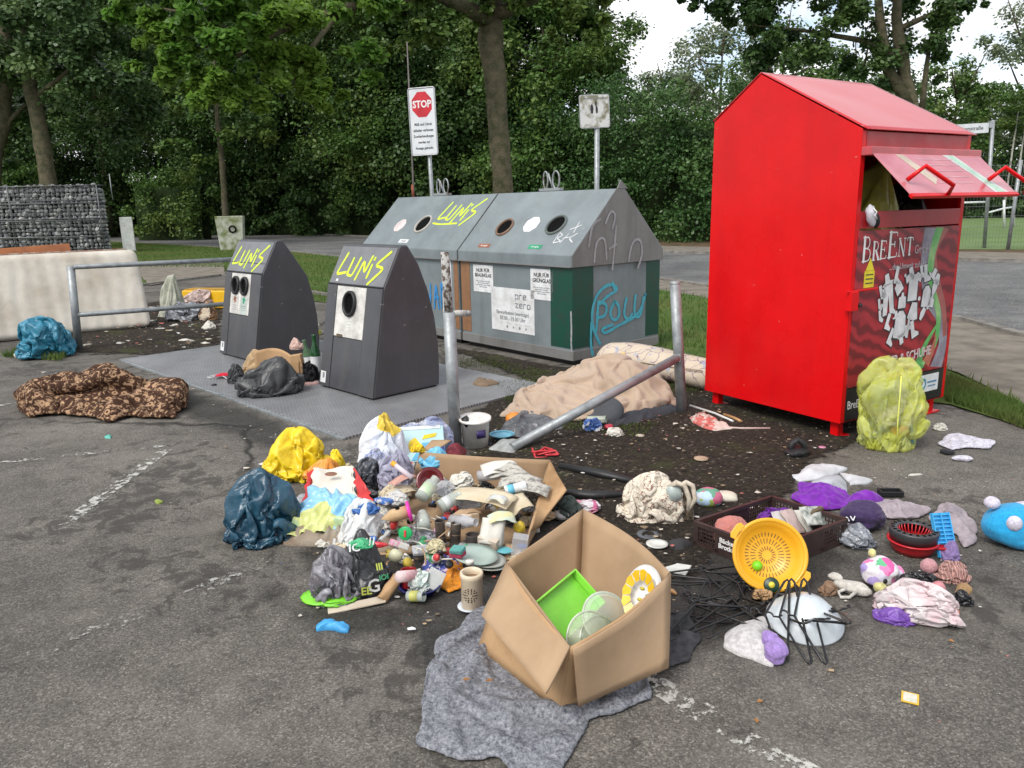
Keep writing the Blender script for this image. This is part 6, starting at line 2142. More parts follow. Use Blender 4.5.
c4 = [G(386, 463, .11), G(396, 427, .25), G(452, 424, .25), G(447, 459, .11)]
PM, pw, ph = panel_frame(c4)
tag(film('plastic_bag', bagmat('clear_print_film', (.60, .62, .68), .14, alpha=.6, col2=(.30, .36, .60), scale=12), spot(428, 462, .02, .12), (.40, .22, .26), seed=12.9, kind=2), 'clear plastic film wrapped around the back of the teal pack', 'bag')
t = thing('printed_pack', 'pale teal pack with white edges and yellow prints at the back of the heap', 'packaging', c4[0])
MB().box((pw / 2, ph / 2, -.03), (pw, ph, .055), PM).build('pack_body', P('teal_pack', (.36, .55, .56), .35, col2=(.45, .60, .62), scale=6, bmp=.2, bscale=10), t, bevel=.006)
M_WB = P('pack_white', (.66, .70, .70), .35)
MB().box((.022, ph / 2, .0), (.034, ph * .96, .006), PM).build('white_edge', M_WB, t, bevel=.002)
MB().box((pw / 2, ph - .020, .0), (pw * .9, .030, .007), PM).build('white_edge', M_WB, t, bevel=.002)
for q in ([(.36, .30), (.52, .26), (.60, .45), (.50, .66), (.40, .56)], [(.62, .60), (.85, .66), (.88, .76), (.66, .72)], [(.16, .60), (.26, .55), (.28, .68), (.18, .72)]):
 MB().prism([(u * pw, v * ph) for u, v in q], -.002, .0015, PM).build('yellow_print', P('pack_yellow', (.80, .56, .02), .4), t)
MB().prism([(u * pw, v * ph) for u, v in ((.42, .02), (.56, .02), (.74, .50), (.62, .50))], -.002, .001, PM).build('blue_stripe', P('pack_blue', (.12, .42, .66), .4), t)
MB().prism([(u * pw, v * ph) for u, v in ((.66, .02), (.99, .02), (.99, .50), (.80, .54))], -.002, .0016, PM).build('navy_panel', P('pack_navy', (.015, .035, .20), .35), t)
MB().prism([(u * pw, v * ph) for u, v in ((.80, .12), (.93, .12), (.93, .32), (.80, .32))], .0018, .0028, PM).build('white_square', M_WB, t)
tag(film('printed_wrapper', patchwork('blue_wrapper', [(.02, .05, .25), (.03, .08, .32), (.7, .72, .74), (.15, .45, .65), (.02, .05, .25)], 7, .35, .2), spot(434, 466, .13), (.20, .14, .12), seed=3, cr=.3, sub=4), 'navy and white wrapper beside the upright post', 'wrapper')
CT = [((.55, .04, .05), 'red'), ((.06, .16, .45), 'blue'), ((.62, .60, .55), 'white'), ((.60, .45, .08), 'yellow'), ((.08, .32, .16), 'green'), ((.50, .36, .22), 'brown'), ((.40, .42, .45), 'grey'), ((.62, .30, .40), 'pink')]
rd = random.Random(77)
for i, (x, y, z) in enumerate(((408, 470, .14), (384, 503, .12), (455, 528, .10), (500, 505, .15), (433, 560, .05), (470, 522, .12), (420, 552, .05), (398, 548, .07))):
 cc_, nm = CT[i]
 t = boxthing('packet', 'crushed %s printed packet lying in the rubbish heap' % nm, 'packet', P('packet', cc_, .45, col2=(.60, .58, .54), scale=16, lo=.50, hi=.54, bmp=.3, bscale=14), G(x, y, z), (rd.uniform(.07, .11), rd.uniform(.05, .07), rd.uniform(.02, .04)), (rd.uniform(-.5, .5), rd.uniform(-.5, .5), rd.uniform(0, 3)), .006)
M_CLR = bagmat('clear_film', (.60, .61, .62), .14, alpha=.55, col2=(.45, .46, .47), scale=14)
for i, (x, y, z, s_, mt, lab) in enumerate(((445, 497, .12, .15, M_CLR, 'clear crumpled film in the paper box below the dark red bowl'), (468, 508, .10, .14, M_CLR, 'clear crumpled film below the large cream sheet'), (462, 486, .17, .13, M_PAPER, 'crumpled white paper beside the dark red bowl'),
            (505, 512, .10, .13, M_PAPER, 'crumpled white paper under the yellow printed sheet'), (412, 540, .04, .13, M_CLR, 'clear crumpled film under the green round lid'), (385, 530, .06, .14, M_PAPER, 'crumpled white paper left of the green round lid'),
            (430, 545, .03, .12, bagmat('grey_scrap2', (.30, .30, .33), .3), 'grey crumpled film in front of the dark pots'), (352, 545, .02, .16, bagmat('whitish', (.55, .54, .52), .3), 'dirty white bag between printed film and black bag'),
            (398, 503, .12, .12, bagmat('whitish', (.55, .54, .52), .3), 'dirty white film under the wooden toy house'), (526, 500, .10, .13, M_NEWSP, 'crumpled newspaper at the right wall of the paper box'))):
 tag(film('crumpled_film', mt, G(x, y, z - .02), (s_ * 1.2, s_, s_ * .6), seed=i + 2.3, rz=i), lab, 'scrap')
tag(film('yellow_sponge', P('yellow_sponge', (.78, .55, .02), .8, bmp=.5), spot(418, 452, .22), (.09, .06, .05), seed=6, cr=.3, sub=4), 'bright yellow rag on the pale teal frame', 'rag')
# bucket
pb = spot(476, 450, 0, .09)
t = thing('bucket', 'white plastic bucket with a navy label right of the upright post', 'bucket', pb)
MB().lathe([(.0001, .002), (.085, .002), (.098, .185), (.108, .187), (.108, .200), (.100, .203), (.096, .19), (.082, .012), (.0001, .010)], 40).build('shell', P('bucket_white', (.82, .81, .77), .4, col2=(.70, .67, .62), scale=8), t)
MB().lathe([(.001, .205), (.100, .205), (.111, .208), (.111, .19), (.108, .189)], 40, Matrix.Translation((0, 0, .002)) @ Matrix.Rotation(R(4), 4, 'X')).build('lid', P('bucket_lid', (.80, .78, .74), .45, col2=(.58, .52, .46), scale=14), t)
MB().grid(lambda u, v: (.0985 * math.sin(R(8) + u * .7), -.0985 * math.cos(R(8) + u * .7), .08 + v * .055), 10, 1).build('label_patch', P('navy_label', (.05, .03, .14), .4), t, solid=.002)
tag(MB().lathe([(.0001, .0), (.05, .0), (.085, .03), (.09, .032), (.05, .008), (.0001, .006)], 28).build('bowl', plastic((.15, .38, .5))), 'small blue dish behind the white bucket', 'bowl').location = spot(502, 438, 0.02)
tag(MB().ico((0, 0, .05), (.062, .062, .05), 3, lambda p: 1 + .1 * noise.noise(p * 2)).build('ball', plastic((.8, .26, .03))), 'orange ball half hidden behind the grey film', 'ball').location = spot(514, 425, 0)
drapep('bin_liner', 'crumpled dark grey bin liner on the soil in front of the beige carpet', 'bin liner', bagmat('grey_liner', (.07, .075, .08), .25, col2=(.13, .135, .14)), [(498, 436), (506, 420), (530, 416), (552, 418), (566, 428), (545, 436), (520, 440)], cell=.015, grow=.35, hmax=.05, bend=.05, th=.002, seed=12)
flatp('film_scrap', 'pale grey film scrap at the foot of the fallen rail', 'scrap', bagmat('pale_film', (.33, .34, .33), .3), [(488, 452), (500, 443), (525, 446), (515, 455)], hmax=.03, famp=.03, n=60)
tag(blob('sponge', plastic((.75, .5, .02)), spot(515, 443, .02), (.13, .07, .025), seed=4, cr=.2, sub=3), 'small yellow dish lying left of the fallen rail', 'dish')
t = thing('strap_tangle', 'thin red straps tangled under the fallen rail', 'straps', spot(545, 455))
rd = random.Random(9)
for k in range(4):
 q = [(rd.uniform(-.11, .11), rd.uniform(-.08, .08), rd.uniform(.005, .05)) for _ in range(5)]
 o = MB().tube([Vector(q[min(int(i / 5), 3)]).lerp(Vector(q[min(int(i / 5) + 1, 4)]), (i % 5) / 5) for i in range(21)], .006, 6).build('strap', plastic((.55, .03, .04)), t)
for i, (pts, lab) in enumerate(((((560, 470), (600, 478), (640, 487)), 'upper black rubber strip lying on the dark soil'), (((556, 496), (590, 500), (640, 498)), 'lower black rubber strip lying on the dark soil'))):
 q = [G(*p_) for p_ in pts]; o_ = q[0].copy()
 q = [p_ - o_ + Vector((0, 0, .025)) for p_ in q]
 o = MB().tube(q, [.022, .028, .02], 10).build('rubber_strip', P('rubber', (.015, .015, .016), .45, bmp=.3), None); o.location = o_
 tag(o, lab, 'rubber strip')


# ------------------------------------------------------------------ open cardboard boxes
def wall(mb, a, b, c, d, th=.006, bow=0.0, nu=10, nv=8, seed=0.0):
 """cardboard sheet between four corners (bottom a-b, top d-c), gently bowed"""
 a, b, c, d = map(Vector, (a, b, c, d))
 n = (b - a).cross(d - a).normalized()

 def f(u, v):
  p = a.lerp(b, u).lerp(d.lerp(c, u), v)
  return p + n * (bow * math.sin(PI * u) * (v ** .7) + .004 * noise.noise(p * 9 + Vector((seed, 0, 0))))
 mb.grid(f, nu, nv, smooth=True)


def T3(v, base): return (v - base)


# front box: corners surveyed, then squared up in the world
Fb, Lb_, Rb = G(560, 716), G(478, 652), G(668, 668)
Bb = Lb_ + (Rb - Fb)
zt_ = .34
Ft, Lt, Rt_, Bt = G(570, 648, .30), G(507, 563, .31), G(670, 574, .34), G(583, 509, .36)
base = Fb.copy()
t = thing('cardboard_box', 'large open cardboard box in the foreground holding a green tray and plates', 'box', base)
c_ = lambda v: v - base
def up(v, z): return Vector((v.x, v.y, z))
mb = MB(); mb.grid(lambda u, v: c_(up(Fb.lerp(Rb, u).lerp(Lb_.lerp(Bb, u), v), .012)), 4, 4); mb.build('bottom', M_CARD, t, solid=.008)
for nm, a_, b_, tt, dd, bw, mt in (('wall', Fb, Rb, Rt_, Ft, .02, M_CARD2), ('wall', Rb, Bb, Bt, Rt_, .045, M_CARD), ('wall', Bb, Lb_, Lt, Bt, -.008, M_CARD), ('wall', Lb_, Fb, Ft, Lt, .02, M_CARD2)):
 mb = MB(); wall(mb, c_(up(a_, .012)), c_(up(b_, .012)), c_(tt), c_(dd), bow=bw, seed=a_.x); mb.build(nm, mt, t, solid=.009, offset=0)
# side flaps folded outwards and down
f1 = [Lt, Ft, G(546, 694, .20), G(482, 616, .22)]
mb = MB(); wall(mb, c_(f1[3]), c_(f1[2]), c_(f1[1] + Vector((0, 0, .004))), c_(f1[0] + Vector((0, 0, .004))), bow=.0, seed=3); mb.build('flap', M_CARD, t, solid=.008, offset=0)
f2 = [Ft, Rt_, G(668, 668, .10), G(578, 706, .06)]
mb = MB(); wall(mb, c_(f2[3]), c_(f2[2]), c_(f2[1] + Vector((0, 0, .004))), c_(f2[0] + Vector((0.008, -.01, .004))), bow=.03, seed=5); mb.build('flap', M_CARD, t, solid=.008, offset=0)
# things inside
ctr = (Fb + Bb) / 2
tc = [G(531, 606, .235), G(573, 573, .25), G(603, 603, .15), G(566, 640, .135)]
tx, ty = (tc[1] - tc[0] + tc[2] - tc[3]) / 2, (tc[3] - tc[0] + tc[2] - tc[1]) / 2
ty = ty - tx * ty.dot(tx) / tx.length_squared
tz = tx.cross(ty).normalized()
if tz.z < 0: tx, ty = ty, tx; tz = -tz
t = thing('plastic_tray', 'lime green rectangular plastic tray leaning inside the foreground box', 'tray', sum(tc, Vector()) / 4)
t.rotation_euler = Matrix((tx.normalized(), ty.normalized(), tz)).transposed().to_euler()
ta, tb = tx.length, ty.length
M_LIME, M_LIME2 = plastic((.22, .62, .05), .35), plastic((.27, .70, .07), .35)
MB().box((0, 0, -.016), (ta - .01, tb - .01, .005)).build('bottom', M_LIME, t, bevel=.003)
for cc, ss in (((-ta / 2, 0, 0), (.008, tb, .036)), ((ta / 2, 0, 0), (.008, tb, .036)), ((0, -tb / 2, 0), (ta + .008, .008, .036)), ((0, tb / 2, 0), (ta + .008, .008, .036))):
 MB().box(cc, ss).build('rim', M_LIME2, t, bevel=.004)


def plate(name, label, cat, mat, loc, r, rot=(0, 0, 0), deep=.012, group=None, rim=None):
 t = thing(name, label, cat, loc, 0, group, rot)
 MB().lathe([(.0001, .002), (r * .55, .002), (r * .7, .003 + deep * .4), (r, deep), (r * 1.0, deep + .004), (r * .68, deep * .4 + .008), (r * .52, .007), (.0001, .007)], 40).build('dish', mat, t)
 return t


t = thing('daisy_plate', 'white plate with yellow petals leaning in the right corner of the box', 'plate', G(640, 612, .22), 0, None, (R(62), R(0), R(-38)))
M4 = Matrix.Translation((0, .06, 0)) @ Matrix.Diagonal((.80, 1.15, 1, 1))
MB().lathe([(.0001, .0), (.05, .0), (.088, .014), (.09, .018), (.05, .006), (.0001, .006)], 40, M4).build('dish', P('china_white', (.72, .72, .70), .2), t)
for k in range(12):
 a = 2 * PI * k / 12
 MB().prism([(.052, -.008), (.082, -.017), (.088, 0), (.082, .017), (.052, .008)], .0105, .013, M4 @ Matrix.Rotation(a, 4, 'Z') @ Matrix.Rotation(R(-20), 4, 'Y') @ Matrix.Translation((0, 0, .014))).build('petal', P('petal_yellow', (.85, .52, .01), .3), t)
for k in range(3):
 MB().ico((.018 * math.cos(k * 2.1), .06 + .022 * math.sin(k * 2.1), .008), (.011, .007, .002), 1).build('flower_print', P('painted_flower', (.6, .5, .05) if k else (.1, .14, .08), .4), t)
M_CLEAR = P('clear_plastic', (.62, .68, .58), .12, alpha=.38, col2=(.55, .62, .5), scale=4, bmp=.05)
M_CLEARG = P('clear_greenish', (.50, .58, .40), .15, alpha=.45, bmp=.05)


def dome(name, label, loc, r, h, rot, mat, cat='container'):
 t = thing(name, label, cat, loc, 0, None, rot)
 MB().lathe([(r * .85, h), (r * .93, h * .9), (r, .01), (r * 1.06, .008), (r * 1.06, .0), (r * .98, .0), (r * .9, h * .86), (.0001, h * .98)], 40).build('shell', mat, t)
 MB().tube([(r * 1.04 * math.cos(a), r * 1.04 * math.sin(a), .004) for a in [2 * PI * k / 40 for k in range(40)]], .004, 6, closed=True).build('rim', P('pale_rim', (.62, .66, .55), .25), t)
 return t


dome('food_container', 'round see-through food container lying on its side in the box', G(590, 640, .20), .088, .06, (R(62), R(-8), R(36)), M_CLEARG)
dome('food_container', 'second clear lid standing behind the round container in the box', G(606, 618, .20), .085, .02, (R(50), R(5), R(20)), M_CLEAR)
tag(film('foil_scrap', P('foil', (.16, .13, .09), .4, col2=(.45, .42, .35), scale=30, bmp=.6), G(614, 646, .17), (.06, .07, .06), seed=3, cr=.4, sub=4), 'dark scrap of foil beside the round container in the box', 'scrap')
for i in range(5):
 p = G(540 + i * 22, 668 - i * 6, .09)
 tag(film('paper_ball', M_PAPER if i % 2 else M_CREAM, p, (.09, .08, .07), seed=i + 3.3, cr=.35, sub=3), 'crumpled paper at the bottom of the foreground box', 'paper', 'papers at the bottom of the box')

# grey felt blanket under the box
M_FELT = P('felt', (.22, .225, .24), .98, col2=(.10, .105, .125), scale=22, lo=.40, hi=.62, bmp=.8, bscale=45, bdist=.02, spec=.1, sheen=.3, detail=9)


def feltmat():
 m, nt, bs = newmat('grey_felt')
 v = coords(nt)
 a = nz(nt, v, 75, 7, .8, .3)
 c = ramp(nt, a, [(.34, (.045, .048, .062)), (.46, (.15, .155, .175)), (.58, (.26, .265, .285)), (.70, (.42, .42, .44))])
 nt.links.new(c, bs.inputs['Base Color']); bs.inputs['Roughness'].default_value = .97
 bs.inputs['Specular IOR Level'].default_value = .1
 bump(nt, bs, nz(nt, v, 90, 6, .7), .35, .006)
 return m


M_FELT = feltmat()
drapep('blanket', 'mottled grey felt blanket spread under the foreground box', 'blanket', M_FELT,
   [(418, 752), (424, 700), (436, 640), (452, 634), (480, 608), (560, 620), (640, 660), (652, 700), (620, 716), (590, 722), (566, 768), (552, 800), (500, 768), (505, 760), (460, 762)], cell=.015, grow=.16, hmax=.005, bend=1.5, th=.005, seed=6)
drapep('blanket', 'dark grey crumpled cloth between the foreground box and the hangers', 'cloth', P('dark_felt', (.07, .07, .075), .95, col2=(.035, .035, .04), scale=30, bmp=.6), [(660, 672), (668, 620), (690, 618), (700, 640), (690, 664)], cell=.011, grow=.3, hmax=.03, bend=.3, th=.004, seed=13)
for i, (x, y) in enumerate(((462, 680), (485, 681))):
 tag(MB().add([(0, 0, 0), (.012, .01, .004), (.030, .004, .001), (.012, -.008, .003)], [(0, 1, 2, 3)]).build('leaf', P('dead_leaf', (.28, .12, .03), .8)), 'small brown leaf lying on the grey felt blanket, ' + ('left' if i == 0 else 'right') + ' one of two', 'leaf').location = G(x, y, .055)

# second box, full of paper, lying open behind the heap
pA, pB_, pC = G(404, 500, 0), G(560, 540, 0), G(545, 470, 0)
base = G(535, 540)
t = thing('cardboard_box', 'low open cardboard box full of paper in the middle of the heap', 'box', base)
q0, q1, q2, q3 = G(372, 556), G(526, 552), G(553, 500), G(410, 488)       # bottom: front left, front right, back right, back left
w0, w1, w2, w3 = G(380, 540, .10), G(530, 530, .10), G(550, 460, .23), G(420, 452, .22)
mb = MB(); mb.grid(lambda u, v: up(q0.lerp(q1, u).lerp(q3.lerp(q2, u), v), .01) - base, 3, 3); mb.build('bottom', M_CARD, t, solid=.008)
for a_, b_, tt, dd, bw, mt in ((q1, q2, w2, w1, .0, M_CARD), (q2, q3, w3, w2, -.02, M_CARD)):
 mb = MB(); wall(mb, up(a_, .01) - base, up(b_, .01) - base, tt - base, dd - base, bow=bw, seed=a_.x); mb.build('wall', mt, t, solid=.009, offset=0)
mb = MB(); wall(mb, w1 - base, w2 - base, G(566, 490, .20) - base, G(532, 528, .05) - base + Vector((.03, 0, 0)), seed=4); mb.build('flap', M_CARD2, t, solid=.008, offset=0)
mb = MB(); wall(mb, w3 - base, G(440, 448, .24) - base, G(452, 440, .27) - base, G(432, 440, .27) - base, seed=4, nu=4, nv=4); mb.build('flap', M_CARD, t, solid=.006, offset=0)

PAP = 'loose papers on top of the heap'
rd = random.Random(21)


def paper(label, px, py, z, w, h, rz, mat, tilt=(0, 0), name='paper_sheet', group=None, curl=.02):
 t = MB()
 t.grid(lambda u, v: ((u - .5) * w, (v - .5) * h, curl * math.sin(u * PI) + .012 * noise.noise(Vector((u * 3, v * 3, px * .1)))), 10, 8)
 o = t.build(name, mat, solid=.0015, offset=0)
 o.location = G(px, py, z); o.rotation_euler = (tilt[0], tilt[1], rz)
 return tag(o, label, 'paper', group)


M_NEWS = P('newsprint', (.45, .43, .38), .85, col2=(.22, .21, .19), scale=34, lo=.48, hi=.6, bmp=.1)
paper('large cream sheet with a blue patch lying across the open box', 482, 498, .19, .34, .13, R(-28), M_CREAM, (R(8), 0))
paper('faded blue printed leaflet on the cream sheet', 497, 500, .215, .10, .05, R(-28), P('leaflet', (.45, .48, .5), .6, col2=(.6, .55, .4), scale=20), (R(8), 0))
for i, (x, y, z, a) in enumerate(((512, 478, .20, -20), (520, 483, .205, -12), (508, 472, .21, -30), (528, 490, .19, -16))):
 paper('grey folded newspaper in the stack at the back of the box', x, y, z, .22, .10, R(a), M_NEWS, (R(rd.uniform(0, 16)), R(rd.uniform(-10, 10))), 'newspaper', 'newspapers at the back of the box', .03)
paper('white sheet lying right of the newspapers', 500, 469, .22, .20, .10, R(15), M_PAPER, (R(20), 0))
paper('cream torn card against the right wall of the box', 518, 505, .16, .12, .12, R(20), M_CREAM, (R(15), R(-20)))
paper('brown torn card lying below the cream sheet', 466, 515, .14, .16, .05, R(35), M_CARD, (R(5), 0))
paper('pale card at the left of the glass jars', 402, 492, .14, .16, .08, R(40), M_CREAM, (R(12), 0))
paper('pinkish card under the wooden birdhouse', 404, 480, .19, .18, .05, R(48), P('pink_card', (.55, .30, .24), .7), (R(12), 0))


def cyl_thing(name, label, cat, px, py, z, r, h, mat, rot=(0, 0, 0), prof=None, band=None, group=None, bandname='label_band', hollow=True, inner=None):
 t = thing(name, label, cat, G(px, py, z), 0, group, rot)
 pr = prof or ([(.0001, 0), (r, 0), (r, h * .02), (r, h * .97), (r * .98, h), (r * .86, h), (r * .84, h * .96), (r * .82, h * .1), (.0001, h * .08)] if hollow else [(.0001, 0), (r, 0), (r, h), (.0001, h)])
 MB().lathe(pr, 28).build('body', mat, t)
 if band:
  MB().lathe([(r * 1.01, h * band[1]), (r * 1.02, h * band[1] + .001), (r * 1.02, h * band[2]), (r * 1.01, h * band[2])], 28).build(bandname, band[0], t)
 return t


M_DARKM = P('burnt_tin', (.07, .06, .055), .45, .5, col2=(.16, .12, .09), scale=20, lo=.45, hi=.6, bmp=.3)
cyl_thing('metal_tube', 'tallest of the three dark burnt metal pots standing in the heap', 'pot', 441, 546, .03, .024, .135, M_DARKM, (R(4), 0, 0), band=(P('rust_band', (.16, .10, .07), .6, .3), .35, .4))
cyl_thing('metal_tube', 'middle one of the three dark burnt metal pots in the heap', 'pot', 455, 546, .03, .025, .115, M_DARKM, (R(-3), R(4), 0), band=(P('rust_band', (.16, .10, .07), .6, .3), .5, .55))
cyl_thing('metal_tube', 'lowest and widest of the three dark metal pots, right of the other two', 'pot', 473, 549, .03, .033, .075, M_DARKM, (0, 0, 0))
M_GLASS = P('glass_pale', (.60, .66, .60), .08, alpha=.5, bmp=.03)
M_GLAB = P('jar_label', (.45, .58, .38), .5, col2=(.62, .62, .5), scale=22)
JP = lambda r, h: [(.0001, .003), (r, 0), (r, h * .72), (r * .7, h * .82), (r * .66, h * .98), (r * .72, h), (r * .6, h), (r * .58, h * .84), (r * .92, h * .7), (r * .92, .006), (.0001, .008)]
cyl_thing('glass_jar', 'glass jar with a green label lying across the heap beside the birdhouse', 'jar', 421, 498, .17, .036, .14, M_GLASS, (R(62), R(12), R(140)), prof=JP(.036, .14), band=(M_GLAB, .15, .6))
cyl_thing('glass_jar', 'clear jar lying right of the labelled jar', 'jar', 440, 507, .15, .034, .12, M_GLASS, (R(70), R(0), R(120)), prof=JP(.034, .12), band=(P('white_label', (.6, .62, .6), .5), .2, .5))
cyl_thing('glass_jar', 'clear jar lying below the wooden birdhouse', 'jar', 424, 528, .10, .034, .11, M_GLASS, (R(72), R(0), R(190)), prof=JP(.034, .11))
cyl_thing('plastic_bottle', 'ribbed clear plastic bottle lying in front of the cream sheet', 'bottle', 452, 520, .13, .028, .16, P('clear_bottle', (.62, .62, .64), .12, alpha=.5, bmp=.2, bscale=30), (R(80), 0, R(50)), prof=JP(.028, .16))
cyl_thing('plastic_bottle', 'crushed clear bottle at the foot of the newspapers', 'bottle', 478, 476, .18, .03, .15, P('clear_bottle', (.62, .62, .64), .12, alpha=.5, bmp=.3, bscale=30), (R(84), 0, R(80)), prof=JP(.03, .15))
cyl_thing('paper_cup', 'white cup with a light blue band lying among the newspapers', 'cup', 505, 491, .20, .026, .11, P('cup_white', (.68, .70, .70), .4), (R(80), 0, R(100)), band=(P('cup_blue', (.15, .5, .66), .4), .12, .42))
# birdhouse of wood with pink band
t = thing('toy_birdhouse', 'small wooden toy house with a pointed end and a pink rim', 'toy', G(392, 516, .16), 0, None, (R(2), R(78), R(12)))
MB().lathe([(.0001, -.055), (.033, 0), (.033, .085), (.0001, .087)], 6).build('wood_body', P('toy_wood', (.52, .36, .2), .7, col2=(.44, .28, .14), scale=20), t)
MB().lathe([(.0001, .078), (.05, .078), (.05, .092), (.0001, .094)], 24).build('pink_rim', plastic((.75, .04, .38)), t)
MB().lathe([(.011, 0), (.011, .003), (.0001, .003)], 16, Matrix.Translation((-.030, -.003, .035)) @ Matrix.Rotation(R(-90), 4, 'Y')).build('round_hole', M_HOLE, t)
cyl_thing('marker_pen', 'white and lilac tube with an orange cap sticking out of the heap', 'tube', 412, 478, .20, .014, .14, P('tube_white', (.62, .55, .6), .4), (R(60), R(20), R(230)), hollow=False, band=(plastic((.8, .35, .02)), .84, 1.03), bandname='cap')
# dark red bowl
plate('bowl', 'dark red glossy bowl tipped against the back wall of the paper box', 'bowl', P('dark_red_glaze', (.12, .008, .012), .2), G(430, 482, .16), .075, (R(58), R(-8), R(10)), .035)
flatp('red_paper', 'dark red crumpled tissue beside the dark red bowl', 'tissue', P('dark_red_paper', (.16, .01, .02), .6, bmp=.5), [(442, 482), (450, 472), (468, 474), (464, 486), (450, 490)], hmax=.05, famp=.04, z0=.14, n=60)
# stack of plates
M_PL = P('celadon_glaze', (.36, .44, .39), .25, col2=(.30, .38, .34), scale=8)
for i, (x, y, z, r, lab, mt) in enumerate(((488, 566, .02, .088, 'lowest pale plate of the small stack left of the foreground box', P('plate_pale', (.52, .55, .5), .25)), (486, 562, .04, .09, 'middle pale plate of the small stack in the heap', P('plate_grey', (.46, .48, .43), .25)),
           (475, 557, .065, .105, 'grey green top plate of the stack under the two sponges', M_PL))):
 plate('plate', lab, 'plate', mt, G(x, y, z), r, (R(-5 + 3 * i), R(7), 0), .012)
boxthing('sponge', 'teal sponge lying on the pink sponge', 'sponge', P('teal_sponge', (.12, .36, .33), .95, bmp=.9, bscale=120), G(458, 552, .115), (.062, .05, .022), (R(8), R(-4), R(-24)), .006)
boxthing('sponge', 'raspberry pink sponge under the teal one', 'sponge', P('pink_sponge', (.50, .06, .12), .95, bmp=.9, bscale=120), G(458, 556, .092), (.066, .05, .022), (R(5), R(-6), R(-30)), .006)
# green disc, cream balloon
t = thing('round_green_toy', 'bright green round lid with a red slot standing in the heap', 'lid', G(406, 533, .12), 0, None, (R(78), 0, R(-10)))
MB().lathe([(.0001, 0), (.030, 0), (.033, .003), (.033, .012), (.030, .014), (.0001, .014)], 32).build('disc', plastic((.01, .36, .10)), t)
MB().box((0, 0, .016), (.010, .032, .005)).build('red_slot', plastic((.6, .04, .05)), t, bevel=.002)
tag(MB().ico((0, 0, .03), (.032, .030, .033), 3).build('ball', P('cream_rubber', (.68, .66, .45), .35)), 'pale cream ball beside the black bag with lettering', 'ball').location = G(396, 562, .06)
for i, (x, y, z, s_, col, lab) in enumerate(((394, 530, .10, (.04, .05, .06), (.50, .03, .03), 'small red toy part left of the green lid'), (377, 548, .12, (.10, .03, .03), (.58, .04, .05), 'red plastic strip on the rim of the white bag'),
             (402, 507, .19, (.03, .03, .02), (.02, .02, .02), 'tiny black knob on the wooden toy'), (440, 530, .06, (.05, .04, .03), (.25, .02, .12), 'purple red scrap below the dark pots'),
             (520, 533, .10, (.06, .05, .06), (.55, .40, .03), 'yellow tinted jar at the right wall of the paper box'), (522, 548, .07, (.05, .03, .02), (.03, .08, .40), 'small dark blue lid beside the clear box'),
             (505, 552, .05, (.10, .07, .02), (.12, .42, .48), 'turquoise lid under the clear box'))):
 tag(blob('plastic_part', plastic(col), G(x, y, z - .02), s_, seed=i + 1.5, cr=.15, sub=3), lab, 'plastic scrap')
paper('long white carton open at the top beside the dark pots', 492, 532, .12, .11, .12, R(-8), M_PAPER, (R(58), R(8)))
boxthing('carton', 'white carton with brown side standing right of the dark pots', 'carton', P('carton_white', (.55, .48, .40), .7, col2=(.45, .35, .25), scale=9), G(491, 548, .03), (.10, .09, .08), (R(12), R(8), R(-25)), .003)
paper('pale yellow printed sheet lying on the white carton', 502, 519, .17, .13, .07, R(14), P('yellow_print', (.62, .58, .30), .6, col2=(.45, .55, .52), scale=14), (R(14), R(4)))
t = boxthing('clear_box', 'see-through plastic box leaning on the edge of the foreground box', 'box', P('clear_box', (.62, .64, .66), .1, alpha=.4), G(519, 553, .08), (.07, .05, .09), (R(8), R(8), R(-8)), .004)
# ceramic lantern on a saucer
ps = G(470, 613)
t = plate('saucer', 'white saucer under the pierced ceramic lantern', 'saucer', P('china_white', (.62, .66, .70), .2), ps + Vector((0, .03, .004)), .052, (0, 0, 0), .010)
t = thing('ceramic_lantern', 'cream ceramic lantern with a pierced round pattern', 'lantern', ps + Vector((.008, .035, .014)), 0, None, (R(2), R(1), R(-8)))
M_CER = P('cream_ceramic', (.62, .52, .38), .35, col2=(.56, .45, .32), scale=9)
MB().lathe([(.0001, .0), (.040, 0), (.044, .004), (.044, .128), (.0475, .134), (.0475, .150), (.043, .153), (.036, .152), (.035, .13), (.034, .10), (.0001, .098)], 40).build('body', M_CER, t)
MB().lathe([(.0345, .125), (.0001, .125)], 32).build('wax', P('brown_wax', (.20, .12, .07), .25), t)
for ring, n_, rr in ((0.012, 6, .0032), (.021, 10, .0036), (.029, 14, .0034)):
 for k in range(n_):
  a = 2 * PI * k / n_
  u, v = ring * math.cos(a), ring * math.sin(a)
  th = u / .044 - R(0)
  M5 = Matrix.Rotation(th, 4, 'Z') @ Matrix.Translation((0, -.0442, .068 + v)) @ Matrix.Rotation(R(90), 4, 'X')
  MB().lathe([(rr, 0), (rr, .0006), (.0001, .0006)], 8, M5).build('pierced_hole', P('lantern_hole', (.06, .035, .02), .9), t)
